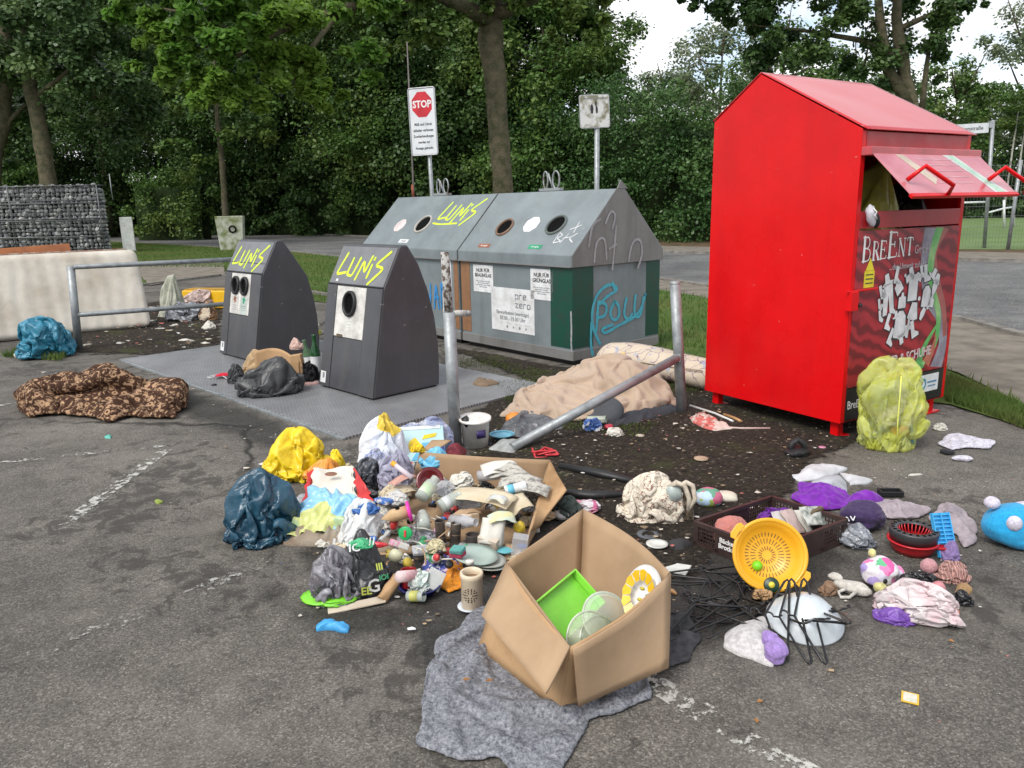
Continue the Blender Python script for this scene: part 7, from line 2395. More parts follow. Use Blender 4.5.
# orange cloth, patterned cloth, pink roll, red mug, bowl
drapep('cleaning_cloth', 'orange cleaning cloth left of the ceramic lantern', 'cloth', fabric('orange_cloth', (.72, .26, .02)), [(436, 586), (438, 572), (452, 562), (464, 566), (464, 590), (450, 596)], cell=.006, grow=.3, hmax=.06, bend=.1, th=.002, seed=14)
drapep('patterned_cloth', 'blue and white patterned cloth crumpled beside the sponges', 'cloth', patchwork('blue_white_cloth', [(.03, .05, .22), (.5, .52, .6), (.04, .07, .3), (.6, .45, .5), (.08, .1, .35)], 40, .9, .1), [(424, 574), (428, 556), (440, 548), (456, 560), (462, 576), (444, 582)], cell=.007, grow=.3, hmax=.06, bend=.1, th=.002, seed=15)
cyl_thing('fabric_roll', 'white and pink rolled cloth beside the patterned cloth', 'roll', 419, 575, .07, .024, .13, fabric('pinkish_cloth', (.62, .50, .50), (.55, .25, .28), 12), (R(70), 0, R(-35)), hollow=False)
tag(film('cream_rag', fabric('cream_rag', (.62, .56, .36)), G(436, 552, .08), (.10, .07, .06), seed=4.4, cr=.2, sub=4), 'cream coloured rag above the patterned cloth', 'rag')
t = cyl_thing('mug', 'dark red mug standing beside the navy bowl', 'mug', 409, 586, .03, .034, .075, P('red_glaze', (.30, .012, .015), .2), (R(-6), 0, 0))
pb = G(419, 600) + Vector((0, .06, 0))
t = thing('bowl', 'wide navy blue plastic bowl in front of the heap', 'bowl', pb)
MB().lathe([(.0001, .002), (.05, .002), (.068, .012), (.088, .044), (.094, .046), (.094, .050), (.086, .049), (.064, .018), (.048, .008), (.0001, .008)], 48, Matrix.Rotation(R(3), 4, 'X')).build('shell', P('navy_plastic', (.012, .018, .12), .25, bmp=.03), t)
tag(film('wrapper', patchwork('green_white_pack', [(.60, .64, .60), (.50, .58, .55), (.64, .66, .64), (.14, .24, .18), (.58, .62, .6)], 26, .25, .15), pb + Vector((-.005, .0, .02)), (.12, .09, .085), seed=5.5, cr=.3, sub=4), 'white and green plastic pack lying in the navy bowl', 'wrapper')
cyl_thing('glass_jar', 'small jar with a yellow green label lying in the navy bowl', 'jar', 408, 596, .03, .022, .075, M_GLASS, (R(82), 0, R(70)), band=(P('yellow_green_label', (.45, .45, .12), .5), .2, .7))
t = boxthing('plastic_tub', 'clear ribbed tub standing on edge in the navy bowl', 'tub', P('clear_tub', (.66, .68, .64), .15, alpha=.6), pb + Vector((.045, -.02, .03)), (.075, .008, .085), (R(-22), R(22), R(-18)), .003)
# black bag with lettering, clear front
t = thing('cat_litter_bag', 'half clear half black printed bag with a lime green bottom edge', 'bag', spot(352, 606, 0, .11))
base_ = t.location.copy()
o = film('black_side', bagmat('black_print_film', (.022, .023, .026), .28, col2=(.035, .036, .04)), (.055, .03, .0), (.24, .22, .26), t, kind=1, seed=6.6, cr=.22, f=1.7, lump=.2)
o = film('clear_side', bagmat('clear_grey_film', (.25, .245, .27), .16, col2=(.12, .11, .12), scale=22), (-.055, -.035, .0), (.23, .20, .235), t, seed=16.6, cr=.36, f=2.3, lump=.2)
o = blob('green_bottom', bagmat('lime_film', (.20, .62, .03), .3), (-.075, -.055, .0), (.25, .19, .045), t, seed=2.6, cr=.15, sub=4)
FB_ = lambda x, y, z, rz, rx: Matrix.Translation((x, y, z)) @ Matrix.Rotation(rz, 4, 'Z') @ Matrix.Rotation(rx, 4, 'X')
M_LY = P('lime_print', (.45, .50, .08), .5); M_LW = P('pale_grey_print', (.60, .61, .60), .5); M_LG = P('green_bag_print', (.06, .34, .16), .5)
for s_, sz, mt, tr in (('G', .075, M_LW, (.115, -.075, .07, 20, 76)), ('III', .04, M_LY, (.14, -.06, .15, 25, 62)), ('EE', .045, M_LY, (.085, -.088, .055, 15, 80)), ('IC', .05, M_LW, (.04, -.055, .235, 10, 40)), ('///', .055, M_LW, (.10, -.02, .245, 20, 30)), ('IOI', .032, M_LG, (.155, -.055, .10, 30, 78))):
 text(s_, sz, mt, FB_(tr[0], tr[1], tr[2], R(tr[3]), R(tr[4])), t, bold=.001)
tag(film('green_wrapper', bagmat('green_wrapper', (.06, .40, .18), .3), G(362, 546, .225), (.11, .08, .04), seed=7.7, cr=.3, sub=4), 'green crumpled wrapper on top of the black printed bag', 'wrapper')
t = boxthing('cardboard_strip', 'long cream cardboard strip lying in front of the black bag', 'cardboard', P('pale_card', (.58, .50, .40), .8, col2=(.48, .40, .3), scale=8), G(357, 607) + Vector((0, 0, .006)), (.235, .055, .008), (0, R(-4), R(15)), .002)
paper('brown cardboard piece wedged between black bag and navy bowl', 390, 588, .05, .05, .12, R(-25), M_CARD2, (R(35), R(20)))
flatp('latex_glove', 'light blue crumpled latex glove on the asphalt in front of the heap', 'glove', P('blue_latex', (.06, .36, .72), .4, bmp=.5), [(318, 627), (324, 621), (336, 620), (342, 626), (350, 629), (349, 634), (338, 635), (327, 631), (319, 632)], hmax=.015, famp=.014, ff=16, n=90, rings=10)
tag(blob('tiny_can', plastic((.45, .10, .06)), G(276, 540, .015), (.045, .04, .04), seed=3, cr=.1, sub=3), 'small red capped tub at the left front edge of the heap', 'tub')

# filler scraps that make the heap: each its own object
fill = [('crumpled_paper', M_PAPER, 'crumpled white paper scrap in the rubbish heap', 'white scraps in the heap'), ('crumpled_paper', M_CREAM, 'crumpled cream paper scrap in the rubbish heap', 'cream scraps in the heap'),
  ('crumpled_card', M_CARD, 'crumpled brown card scrap in the rubbish heap', 'brown scraps in the heap'), ('film_scrap', bagmat('grey_scrap', (.35, .35, .37), .3), 'crumpled grey film scrap in the rubbish heap', 'grey film scraps in the heap'),
  ('film_scrap', bagmat('dark_scrap', (.04, .04, .045), .35), 'crumpled dark film scrap in the rubbish heap', 'dark film scraps in the heap'), ('rag_scrap', fabric('lilac_rag', (.30, .28, .36)), 'small lilac grey rag scrap in the rubbish heap', 'lilac rags in the heap')]
protos = [film(f[0], f[1], (0, -30, -5), (1, 1, .6), seed=i * 3.1 + .7, ) for i, f in enumerate(fill)]
rd = random.Random(33)
heap_px = [(300, 500), (350, 470), (420, 462), (540, 470), (545, 520), (520, 556), (470, 580), (400, 580), (300, 540)]
hp_ = np.array([(G(x, y).x, G(x, y).y) for x, y in heap_px]); hc = hp_.mean(0)
cnt = 0
used = set()
while cnt < 120:
 x, y = rd.uniform(hp_[:, 0].min(), hp_[:, 0].max()), rd.uniform(hp_[:, 1].min(), hp_[:, 1].max())
 if not in_poly(np.array([x]), np.array([y]), hp_)[0]:
  continue
 r_ = math.hypot((x - hc[0]) / .75, (y - hc[1]) / .5)
 top_ = .13 * max(0, 1 - r_ * r_)
 k = rd.choice((0, 0, 0, 1, 1, 2, 3, 3, 4, 4, 5))
 pr = protos[k]
 o = pr if k not in used else pr.copy()
 if k in used: COL.objects.link(o)
 used.add(k)
 s_ = rd.uniform(.05, .12)
 o.location = (x, y, rd.uniform(max(top_ - .06, 0), top_)); o.scale = (s_ * rd.uniform(.8, 1.5), s_, s_ * rd.uniform(.4, .8)); o.rotation_euler = (rd.uniform(-.5, .5), rd.uniform(-.5, .5), rd.uniform(0, 6))
 tag(o, fill[k][2], 'scrap', fill[k][3]); cnt += 1
# small things scattered in the heap with shapes of their own
rd = random.Random(5)
SM = [((.55, .05, .05), 'red'), ((.05, .15, .45), 'blue'), ((.7, .68, .62), 'white'), ((.5, .38, .05), 'yellow'), ((.05, .3, .12), 'green'), ((.02, .02, .02), 'black'), ((.42, .2, .3), 'pink')]
pc = {}
for i in range(34):
 col, nm = SM[i % 7]
 x, y = rd.uniform(372, 470), rd.uniform(500, 575)
 if i < 14: x, y = rd.uniform(388, 450), rd.uniform(515, 560)
 if nm not in pc:
  t = thing('bottle_cap', '', 'cap'); MB().lathe([(.0001, .012), (.013, .012), (.014, .010), (.014, 0), (.012, 0), (.012, .009), (.0001, .009)], 16).build('cap_shell', plastic(col), t); pc[nm] = t; o = t
 else:
  o = copy_tree(pc[nm])
 o.location = G(x, y, rd.uniform(.05, .10)); o.rotation_euler = (rd.uniform(-1, 1), rd.uniform(-1, 1), 0); s_ = rd.uniform(.7, 1.6); o.scale = (s_, s_, s_)
 tag(o, 'tiny %s plastic cap among the small rubbish in the heap' % nm, 'cap', nm + ' caps in the heap')
pc = {}
for i in range(26):
 x, y = rd.uniform(385, 450), rd.uniform(515, 570)
 k = i % 3
 if k not in pc:
  t = MB().tube([(0, 0, 0), (.05, 0, .004), (.10, .008, 0)], .0035, 6).build('stick', [M_CARD, M_PAPER, plastic((.1, .1, .11))][k]); pc[k] = t; o = t
 else:
  o = pc[k].copy(); COL.objects.link(o)
 o.location = G(x, y, rd.uniform(.06, .11)); o.rotation_euler = (rd.uniform(-.4, .4), rd.uniform(-.7, .7), rd.uniform(0, 6))
 lab = ['brown wooden stick among the small rubbish in the heap', 'white plastic stick among the small rubbish in the heap', 'black plastic stick among the small rubbish in the heap'][k]
 tag(o, lab, 'stick', ['brown sticks in the heap', 'white sticks in the heap', 'black sticks in the heap'][k])

# right of the paper box: tote bag and neighbours
lump('crumpled_cloth', 'dark green grey crumpled cloth behind the foreground box', 'cloth', fabric('green_grey_cloth', (.07, .09, .08)), 552, 584, 518, 496, z=.02, seed=4.1, cr=.2, sub=4)
lump('pink_wrapper', 'pink and white crumpled wrapper behind the foreground box', 'wrapper', patchwork('pink_white', [(.6, .25, .35), (.62, .58, .6), (.5, .12, .25)], 12, .4), 570, 602, 515, 500, z=.01, seed=4.9, cr=.3, sub=4)
lump('white_jar', 'pale jar lying under the dark green cloth', 'jar', plastic((.6, .56, .54)), 553, 572, 522, 510, soft=1, seed=1, cr=.02, sub=3)
M_TOTE = linework('tote_cloth', (.66, .60, .50), (.22, .12, .09), 17, .020, .95, .9)
t = thing('tote_bag', 'cream cloth tote bag printed with brown line drawings', 'bag', spot(653, 530, 0, .16))
film('bag_body', M_TOTE, (0, 0, 0), (.38, .27, .25), t, kind=0, seed=1.7, cr=.16, f=1.6, lump=.22, rz=-.2)
for s_ in (0, 1):
 q = [(.06 + .05 * s_, -.09, .20), (.09 + .05 * s_, -.12, .235), (.13 + .04 * s_, -.12, .22), (.155 + .03 * s_, -.125, .15), (.15, -.13, .09)]
 MB().tube(q, [.014, .015, .013, .012, .010], 8).build('handle', fabric('tote_handle', (.60, .53, .42)), t)
blob('jar_inside', plastic((.40, .46, .44)), (.085, -.10, .13), (.08, .06, .09), t, seed=1, cr=.05, sub=3)
film('brown_rag_inside', fabric('brown_rag', (.22, .17, .12)), (.165, -.04, .0), (.07, .12, .15), t, seed=5, cr=.2, sub=4)
plate('plate', 'white plate lying in front of the tote bag', 'plate', P('china_grey', (.60, .60, .56), .3), G(657, 546, .01), .052, (0, 0, 0), .01)
plate('saucer', 'dark blue rimmed saucer half under the white plate', 'saucer', P('saucer_dark', (.10, .11, .13), .3), G(648, 536, .004), .055, (0, 0, 0), .008)
t = boxthing('square_board', 'white square plastic lid behind the right flap of the foreground box', 'lid', P('white_lid', (.62, .62, .58), .4), G(675, 570) + Vector((0, 0, .004)), (.125, .10, .008), (0, R(-3), R(-28)), .01)
flatp('dark_shoe', 'flattened dark slipper between saucer and crate', 'slipper', P('dark_suede', (.03, .03, .032), .8), [(668, 546), (678, 541), (690, 544), (686, 551), (674, 552)], hmax=.03, famp=.005, n=60, rings=10)
tag(blob('wooden_piece', P('raw_wood', (.45, .25, .11), .6), G(673, 594), (.02, .05, .02), seed=1, cr=.05, sub=3, rz=.5), 'small orange wooden piece beside the box flap', 'wood piece')
tag(MB().ico((0, 0, .055), (.075, .07, .055), 4, lambda p: 1 + .03 * noise.noise(p * 3)).build('cap_hat', patchwork('globe_print', [(.36, .5, .66), (.4, .55, .7), (.5, .55, .62), (.3, .4, .1), (.5, .12, .2), (.12, .3, .2)], 14, .5)), 'light blue cap with colourful print behind the crate', 'cap').location = spot(708, 510, 0, .04)
lump('white_disc', 'cream round lid between printed cap and crate', 'lid', plastic((.62, .58, .48)), 712, 738, 505, 492, soft=1, seed=1, cr=.04, sub=3)

# ------------------------------------------------------------------ bread crate
cF, cL, cR_ = G(775, 572), G(694, 540), G(843, 545)
e_ = (cR_ - cF); n_ = (cL - cF)
We, De = .40, .60
ey = math.atan2(e_.y, e_.x)
M_CRATE = P('crate_brown', (.035, .020, .018), .45, col2=(.05, .032, .028), scale=12, bmp=.05)
cF = G(741, 575); cL = G(693, 544)
# long side from the front-left corner to the right; short side to the left back
cA, cB, cC = G(694, 545), G(768, 574), G(845, 543)
t = thing('bread_crate', 'dark brown plastic crate with lattice sides and white lettering', 'crate', cB, 0)
Ht = .125
xa = (cC - cB); ya = (cA - cB)
Lx, Ly = xa.length, ya.length
xd, yd = xa.normalized(), ya.normalized()
DD = cA + xa
def cp(u, v, z): return xa * u + ya * v + Vector((0, 0, z))
mb = MB(); mb.grid(lambda u, v: cp(u, v, .008), 2, 2); mb.build('bottom', M_CRATE, t, solid=.008)


def crate_side(p, q, nm='side_wall'):
 p, q = Vector(p), Vector(q)
 L_ = (q - p).length; x_ = (q - p).normalized()
 Fm = frame(p, x_, (0, 0, 1))
 mb = MB()
 mb.box((L_ / 2, Ht - .010, 0), (L_, .020, .016), Fm); mb.box((L_ / 2, .012, 0), (L_, .024, .010), Fm)
 for xx in (0.012, L_ * .33, L_ * .67, L_ - .012):
  mb.box((xx, Ht / 2, 0), (.024, Ht - .02, .010), Fm)
 # closed field in the middle, lattice fields left and right
 mb.box((L_ / 2, Ht / 2, .001), (L_ * .30, Ht - .03, .006), Fm)
 for a0, a1 in ((.04, .31), (.69, .96)):
  k = int((a1 - a0) * L_ / .016)
  for i in range(k + 1):
   xx = L_ * a0 + i * (a1 - a0) * L_ / k
   mb.box((xx, Ht / 2, 0), (.0035, Ht - .03, .005), Fm)
  for j in range(5):
   mb.box((L_ * (a0 + a1) / 2, .028 + j * (Ht - .05) / 4, 0), (L_ * (a1 - a0), .0035, .005), Fm)
 mb.build(nm, M_CRATE, t)
 return Fm, L_


z0_ = Vector((0, 0, 0))
Fs, Ls = crate_side(ya, z0_)
crate_side(z0_, xa); crate_side(xa, xa + ya); crate_side(xa + ya, ya)
text('Bäckerei\nBrotkorb', .032, M_WHITEP, Fs @ Matrix.Translation((Ls * .5, Ht * .5, .0048)), t, bold=.001, line=.9)
def crp(u, v, z): return cB + cp(u, v, z)
tag(blob('knit_hat', fabric('pink_knit', (.55, .20, .17), (.48, .17, .14), 30, 1.0), crp(.22, .72, .012), (.20, .16, .13), seed=5.9, cr=.1, rz=.5), 'salmon pink knitted hat at the left end of the crate', 'hat')
for i, (u, v, z, w, h, a, mt, lab) in enumerate(((.62, .42, .06, .10, .15, 25, P('pale_grey_cover', (.5, .47, .45), .5), 'pale grey book cover standing in the crate'), (.70, .40, .07, .09, .13, 32, P('pinkish_cover', (.48, .36, .33), .5), 'pinkish brown card in the middle of the crate'),
              (.80, .45, .05, .14, .12, 15, M_PAPER, 'white brochure lying in the crate'), (.86, .3, .09, .12, .10, 20, P('magazine', (.5, .5, .46), .4, col2=(.1, .12, .1), scale=30), 'printed magazine lying at the right end of the crate'))):
 o = paper(lab, 700, 500, 0, w, h, R(a), mt, (R(42), R(8)), 'booklet', curl=.006)
 o.location = crp(u, v, z + .03)
t = boxthing('wooden_stick', 'short brown wooden block lying on the crate rim', 'wood block', P('brown_block', (.13, .09, .05), .7), crp(.93, .33, .125), (.09, .022, .018), (0, R(-8), R(30)), .003)
tag(film('purple_cloth', fabric('purple_cloth', (.16, .03, .30), (.12, .02, .24)), crp(.85, .75, .012), (.2, .16, .09), seed=2.2, cr=.3, f=3), 'bright purple cloth inside the far corner of the crate', 'cloth')

# colander leaning on the crate
M_COL = P('colander_plastic', (.78, .40, .02), .35, col2=(.72, .34, .015), scale=6, bmp=.03)
pc_ = G(776, 600)
t = thing('colander', 'big yellow orange plastic colander leaning against the crate', 'colander', pc_ + Vector((0, .02, .012)), 0, None, (R(64), R(-4), R(-6)))
t.scale = (1.30,) * 3
CM = Matrix.Translation((0, .125, 0))
rC = .118
MB().lathe([(.0001, -.056), (.03, -.055), (.07, -.045), (.095, -.02), (rC * .90, .0), (rC * .93, .003), (rC, .003), (rC, -.003), (rC * .88, -.004), (.09, -.025), (.066, -.050), (.0001, -.061)], 64, CM).build('bowl', M_COL, t)
for ring, n2, l_ in ((.022, 18, .012), (.045, 30, .018), (.066, 40, .014)):
 mb = MB()
 for k in range(n2):
  a = 2 * PI * k / n2
  zz = -.0545 + (ring / .07) ** 3 * .011
  M5 = CM @ Matrix.Rotation(a, 4, 'Z') @ Matrix.Translation((ring, 0, zz + .001)) @ Matrix.Rotation(R(-4 - ring * 330), 4, 'Y')
  mb.box((0, 0, 0), (l_, .0022, .0012), M5)
 mb.build('slot_ring', P('colander_slots', (.16, .10, .04), .8), t)
for s_ in (-1, 1):
 MB().prism([(-.026, rC * .93), (-.030, rC * 1.10), (-.018, rC * 1.17), (.018, rC * 1.17), (.030, rC * 1.10), (.026, rC * .93)], -.003, .003, CM @ Matrix.Rotation(R(50 if s_ > 0 else 230), 4, 'Z')).build('grip', M_COL, t, bevel=.002)
tag(MB().ico((0, 0, .02), (.022, .022, .022), 3).build('green_ball', plastic((.18, .60, .02))), 'lime green ball lying in the colander', 'ball').location = G(757, 570, .07)
t = thing('tape_roll', 'dark green round tin with a yellow centre in the colander', 'tin', G(771, 585, .055), 0, None, (R(60), 0, R(-10)))
MB().lathe([(.0001, 0), (.030, 0), (.031, .004), (.031, .016), (.029, .018), (.0001, .018)], 32).build('tin', plastic((.006, .035, .018)), t)
MB().lathe([(.0125, .0185), (.0125, .0195), (.0001, .0195)], 24).build('yellow_centre', plastic((.65, .55, .05)), t)
tag(film('scrap_card', M_CARD2, G(762, 598, .02), (.09, .05, .04), seed=3.4, cr=.35, sub=4), 'crumpled brown and red scraps below the colander', 'scrap')
tag(film('brown_paper', P('brown_crumpled', (.26, .16, .10), .8, bmp=.5), spot(828, 597, 0, .03), (.085, .06, .06), seed=6.4, cr=.4, sub=4), 'crumpled brown paper right of the colander', 'paper')
# white lampshade
t = thing('lampshade', 'white conical enamel shade lying under black hangers', 'lampshade', spot(805, 641, 0, .09))
t.scale = (1.25, 1.25, 1.1)
MB().lathe([(.115, .0), (.113, .004), (.095, .03), (.06, .07), (.022, .092), (.0001, .095)], 48, Matrix.Rotation(R(12), 4, 'X') @ Matrix.Translation((0, .02, .022))).build('shade', P('enamel_white', (.60, .65, .68), .25), t)
MB().lathe([(.115, 0), (.112, 0.001), (.112, .003), (.115, .003)], 48, Matrix.Rotation(R(12), 4, 'X') @ Matrix.Translation((0, .02, .021))).build('rim', P('rim_dark', (.12, .12, .13), .4), t)
# white and purple soft toy
t = thing('soft_toy', 'white pillowcase and lilac soft toy in front of the hangers', 'soft toy', spot(765, 668, 0, .04))
blob('lilac_body', fabric('lilac_plush', (.36, .24, .56), None, 80), (.035, .0, 0), (.085, .09, .085), t, seed=2, cr=.06)
blob('lilac_paw', fabric('lilac_plush', (.36, .24, .56), None, 80), (.03, .05, .03), (.06, .06, .06), t, seed=4, cr=.05, sub=4)
o = sheet('white_cloth', fabric('white_fleece', (.58, .56, .56)), [(722, 648), (728, 640), (740, 624), (768, 620), (778, 628), (764, 642), (776, 668), (750, 660), (736, 656)], hmax=.035, famp=.015, n=90, z0=.006)
o.parent = t; o.location -= Vector(t.location) * 1.0; o.location.z = 0

# ------------------------------------------------------------------ clothes hangers
M_HANG = P('hanger_black', (.014, .014, .015), .35)


def make_hanger():
 t = thing('clothes_hanger', '', 'hanger')
 r = .0052
 bar = [(-.205, 0, 0), (-.19, .012, 0), (0, .085, 0), (.19, .012, 0), (.205, 0, 0), (.19, -.010, 0), (-.19, -.010, 0)]
 MB().tube(bar, r, 6, closed=True).build('frame', M_HANG, t)
 hk = [(0, .085, 0), (0, .105, 0)] + [(.018 * math.sin(a) + .0, .128 - .018 * math.cos(a), 0) for a in [R(d) for d in range(0, 250, 25)]]
 MB().tube(hk, r * .8, 6).build('hook', M_HANG, t)
 return t


hg = make_hanger()
rd = random.Random(14)
for i in range(17):
 o = hg if i == 0 else copy_tree(hg)
 px, py = rd.uniform(682, 768), rd.uniform(582, 636)
 if i > 23: px, py = rd.uniform(690, 745), rd.uniform(560, 585)
 p = G(px, py, 0)
 o.location = p + Vector((0, 0, .012 + .002 * i))
 o.rotation_euler = (rd.gauss(0, .22), rd.gauss(0, .10), rd.choice((0, PI)) + rd.gauss(.05, .7))
 o.scale = (rd.uniform(.7, 1),) * 3
 tag(o, 'black clothes hanger in the flat tangle between box and lampshade', 'hanger', 'hangers in the flat tangle')
for i in range(6):
 o = copy_tree(hg)
 p = G(786 + i * 7, 622, .07)
 o.location = p + Vector((0, 0, .01))
 o.rotation_euler = (R(10) + rd.gauss(0, .1), R(-26), R(80 + rd.gauss(0, 14) + (180 if i % 2 else 0)))
 o.scale = (.9,) * 3
 tag(o, 'black clothes hanger hooked over the white lampshade', 'hanger', 'hangers on the lampshade')

# ------------------------------------------------------------------ right group
M_WP = P('torn_white', (.55, .56, .58), .6, bmp=.3)
flatp('torn_paper', 'torn white paper lying on the asphalt behind the crate, uppermost of the pieces', 'paper', M_WP, [(793, 478), (806, 468), (830, 466), (848, 470), (830, 478), (815, 480), (800, 482)], hmax=.02, famp=.02, n=90, rings=10)
flatp('torn_paper', 'grey torn card overlapping the white paper behind the crate', 'paper', P('torn_grey', (.40, .42, .45), .6), [(810, 484), (822, 477), (840, 477), (848, 488), (844, 494), (832, 486)], hmax=.025, famp=.006, n=90, rings=10)
flatp('torn_paper', 'white torn paper pointing right behind the crate', 'paper', M_WP, [(840, 474), (856, 476), (874, 481), (866, 484), (850, 486), (844, 480)], hmax=.015, famp=.008, n=70, rings=8)
flatp('torn_paper', 'narrow white paper strip left of the torn papers', 'paper', M_WP, [(791, 476), (800, 474), (803, 476), (795, 479)], hmax=.006, famp=.003, n=40, rings=6)
t = thing('plastic_tray', 'small black plastic tray on the asphalt left of the blue plush', 'tray', spot(890, 497, 0, .02), R(-4))
MB().box((0, 0, .008), (.115, .055, .012)).build('tray_bottom', M_BLACK, t, bevel=.006)
for c2, s2 in (((0, .030, .02), (.12, .010, .03)), ((0, -.030, .02), (.12, .010, .03)), ((.057, 0, .02), (.010, .05, .03)), ((-.057, 0, .02), (.010, .05, .03))):
 MB().box(c2, s2).build('tray_rim', M_BLACK, t, bevel=.004)
M_PUR = fabric('bright_purple', (.20, .03, .38), (.14, .02, .28), 20)
drapep('purple_garment', 'bright purple garment spread behind the crate', 'garment', M_PUR, [(792, 500), (800, 487), (822, 486), (845, 494), (852, 510), (830, 512), (805, 508)], cell=.012, grow=.5, hmax=.05, bend=.04, th=.004, seed=8)
flatp('purple_garment', 'long purple strap of cloth right of the purple garment', 'garment', M_PUR, [(842, 506), (850, 500), (880, 498), (886, 503), (870, 508), (850, 512)], hmax=.05, famp=.02)
lump('dark_purple_bag', 'dark purple cloth bag with a white print beside the crate', 'bag', fabric('aubergine', (.055, .035, .095), (.04, .025, .07)), 838, 884, 534, 502, soft=1, seed=3.1, cr=.12, f=2)
strokes([[(0, 0), (.01, .02), (.02, .0)], [(.03, .02), (.04, .0), (.05, .02)], [(.01, -.015), (.03, -.02)]], .006, M_WHITEP, Matrix.Translation(spot(848, 520, .075) + Vector((-.02, -.01, 0))) @ Matrix.Rotation(R(65), 4, 'X'), None, 'white_print').parent = bpy.data.objects['dark_purple_bag']
_o = bpy.data.objects['white_print']; _o.matrix_parent_inverse = (Matrix.Translation(bpy.data.objects['dark_purple_bag'].location) @ Matrix.Rotation(bpy.data.objects['dark_purple_bag'].rotation_euler.z, 4, 'Z')).inverted()
lump('clear_packaging', 'clear plastic packaging in front of the dark purple bag', 'packaging', bagmat('clear_pack', (.30, .32, .35), .12, col2=(.12, .13, .15), scale=20), 836, 874, 550, 524, seed=8.1, cr=.4)
M_LG = fabric('lilac_grey', (.36, .31, .33), (.26, .22, .24), 14)
drapep('light_garment', 'lilac grey garment lying between red basket and blue plush', 'garment', M_LG, [(928, 520), (940, 508), (960, 511), (974, 524), (976, 544), (964, 550), (956, 536), (940, 530)], cell=.012, grow=.5, hmax=.04, bend=.05, th=.004, seed=7)
drapep('light_garment', 'pale pinkish garment lying behind the red basket', 'garment', M_LG, [(866, 518), (868, 508), (886, 503), (912, 506), (930, 510), (920, 520), (890, 520)], cell=.012, grow=.5, hmax=.04, bend=.05, th=.004, seed=8)
t = thing('mop_basket', 'red mop wringer basket with a black ring on top', 'basket', spot(911, 560, 0, .10))
MB().lathe([(.0001, .004), (.08, .004), (.095, .03), (.105, .055), (.112, .058), (.110, .064), (.098, .062), (.088, .03), (.0001, .012)], 48).build('red_pan', P('red_plastic', (.50, .012, .02), .3), t)
MB().box((.10, -.03, .05), (.06, .05, .012), Matrix.Rotation(R(-20), 4, 'Z')).build('spout', P('red_plastic', (.50, .012, .02), .3), t, bevel=.004)
mb = MB()
for k in range(26):
 a = 2 * PI * k / 26
 mb.tube([(.035 * math.cos(a), .035 * math.sin(a), .045), (.066 * math.cos(a), .066 * math.sin(a), .09), (.074 * math.cos(a), .074 * math.sin(a), .112)], .0032, 5)
mb.build('red_ribs', P('red_plastic', (.50, .012, .02), .3), t)
MB().lathe([(.036, .05), (.0001, .046)], 24).build('red_floor', P('red_deep', (.32, .01, .015), .4), t)
MB().lathe([(.070, .108), (.072, .116), (.104, .116), (.106, .110), (.100, .065), (.094, .065), (.098, .106), (.070, .106)], 48).build('black_ring', P('grey_black_plastic', (.045, .045, .048), .4), t)
for k in range(20):
 a = 2 * PI * k / 20
 MB().box((0, 0, 0), (.016, .011, .002), Matrix.Rotation(a, 4, 'Z') @ Matrix.Translation((.089, 0, .1165))).build('ring_slot', M_HOLE, t)
t = thing('ice_tray', 'light blue plastic ice cube tray standing beside the red basket', 'tray', spot(947, 560, 0, .02), 0, None, (R(62), 0, R(4)))
M_LB = plastic((.05, .38, .72))
MB().box((0, .105, 0), (.085, .20, .006)).build('base', M_LB, t, bevel=.002)
for k in range(11):
 MB().box((0, .015 + k * .018, .010), (.080, .004, .014)).build('rib', M_LB, t)
for x in (-.04, 0, .04):
 MB().box((x, .105, .011), (.004, .20, .016)).build('rail', M_LB, t)
lump('purple_scrap', 'small violet cloth under the blue ice cube tray', 'cloth', fabric('violet', (.28, .2, .42)), 938, 958, 562, 540, seed=3, cr=.1, sub=4)
# big blue plush
t = thing('plush_toy', 'bright sky blue plush ball with white pompom ears at the right edge', 'soft toy', spot(1006, 556, 0, .14))
M_BP = fabric('blue_plush', (.03, .36, .66), (.02, .30, .58), 70, .8)
M_WPL = fabric('white_plush', (.66, .62, .72), None, 70, .8)
blob('body', M_BP, (.03, 0, 0), (.30, .24, .205), t, seed=3.6, cr=.03, lump=.12)
MB().ico((-.085, .02, .205), (.034, .034, .03), 3, lambda p: 1 + .06 * noise.noise(p * 5)).build('ear', M_WPL, t)
MB().ico((-.04, -.085, .145), (.034, .03, .036), 3, lambda p: 1 + .06 * noise.noise(p * 5)).build('nose_pompom', M_WPL, t)
blob('white_belly', M_WPL, (.075, -.01, .095), (.17, .15, .115), t, seed=6, cr=.05)
# floral plush, bags
M_FLO = patchwork('floral', [(.62, .60, .64), (.60, .10, .30), (.55, .52, .62), (.62, .58, .62), (.12, .42, .22), (.36, .28, .55), (.62, .6, .62), (.66, .2, .4)], 24, .9, .06)
t = thing('plush_toy', 'plush turtle with a flowered shell and yellow feet', 'soft toy', spot(880, 596, .0, .07))
M_YP = fabric('pale_yellow_plush', (.68, .64, .28), None, 80)
blob('shell', M_FLO, (0, .02, .01), (.155, .14, .115), t, seed=2.2, cr=.04)
blob('head', M_FLO, (.085, .045, .0), (.075, .07, .075), t, seed=3.2, cr=.04, sub=4)
blob('foot', M_YP, (.115, .02, 0), (.05, .05, .05), t, seed=3, cr=.04, sub=4)
blob('foot', M_YP, (.03, -.065, 0), (.085, .05, .045), t, seed=4, cr=.04, sub=4)
MB().ico((-.02, .06, .135), (.016, .016, .018), 3).build('tail', M_YP, t)
blob('foot', M_YP, (-.03, -.05, .01), (.05, .05, .045), t, seed=5, cr=.04, sub=4)
MB().ico((-.012, -.055, .062), (.009, .006, .012), 2).build('eye', M_BLACK, t)
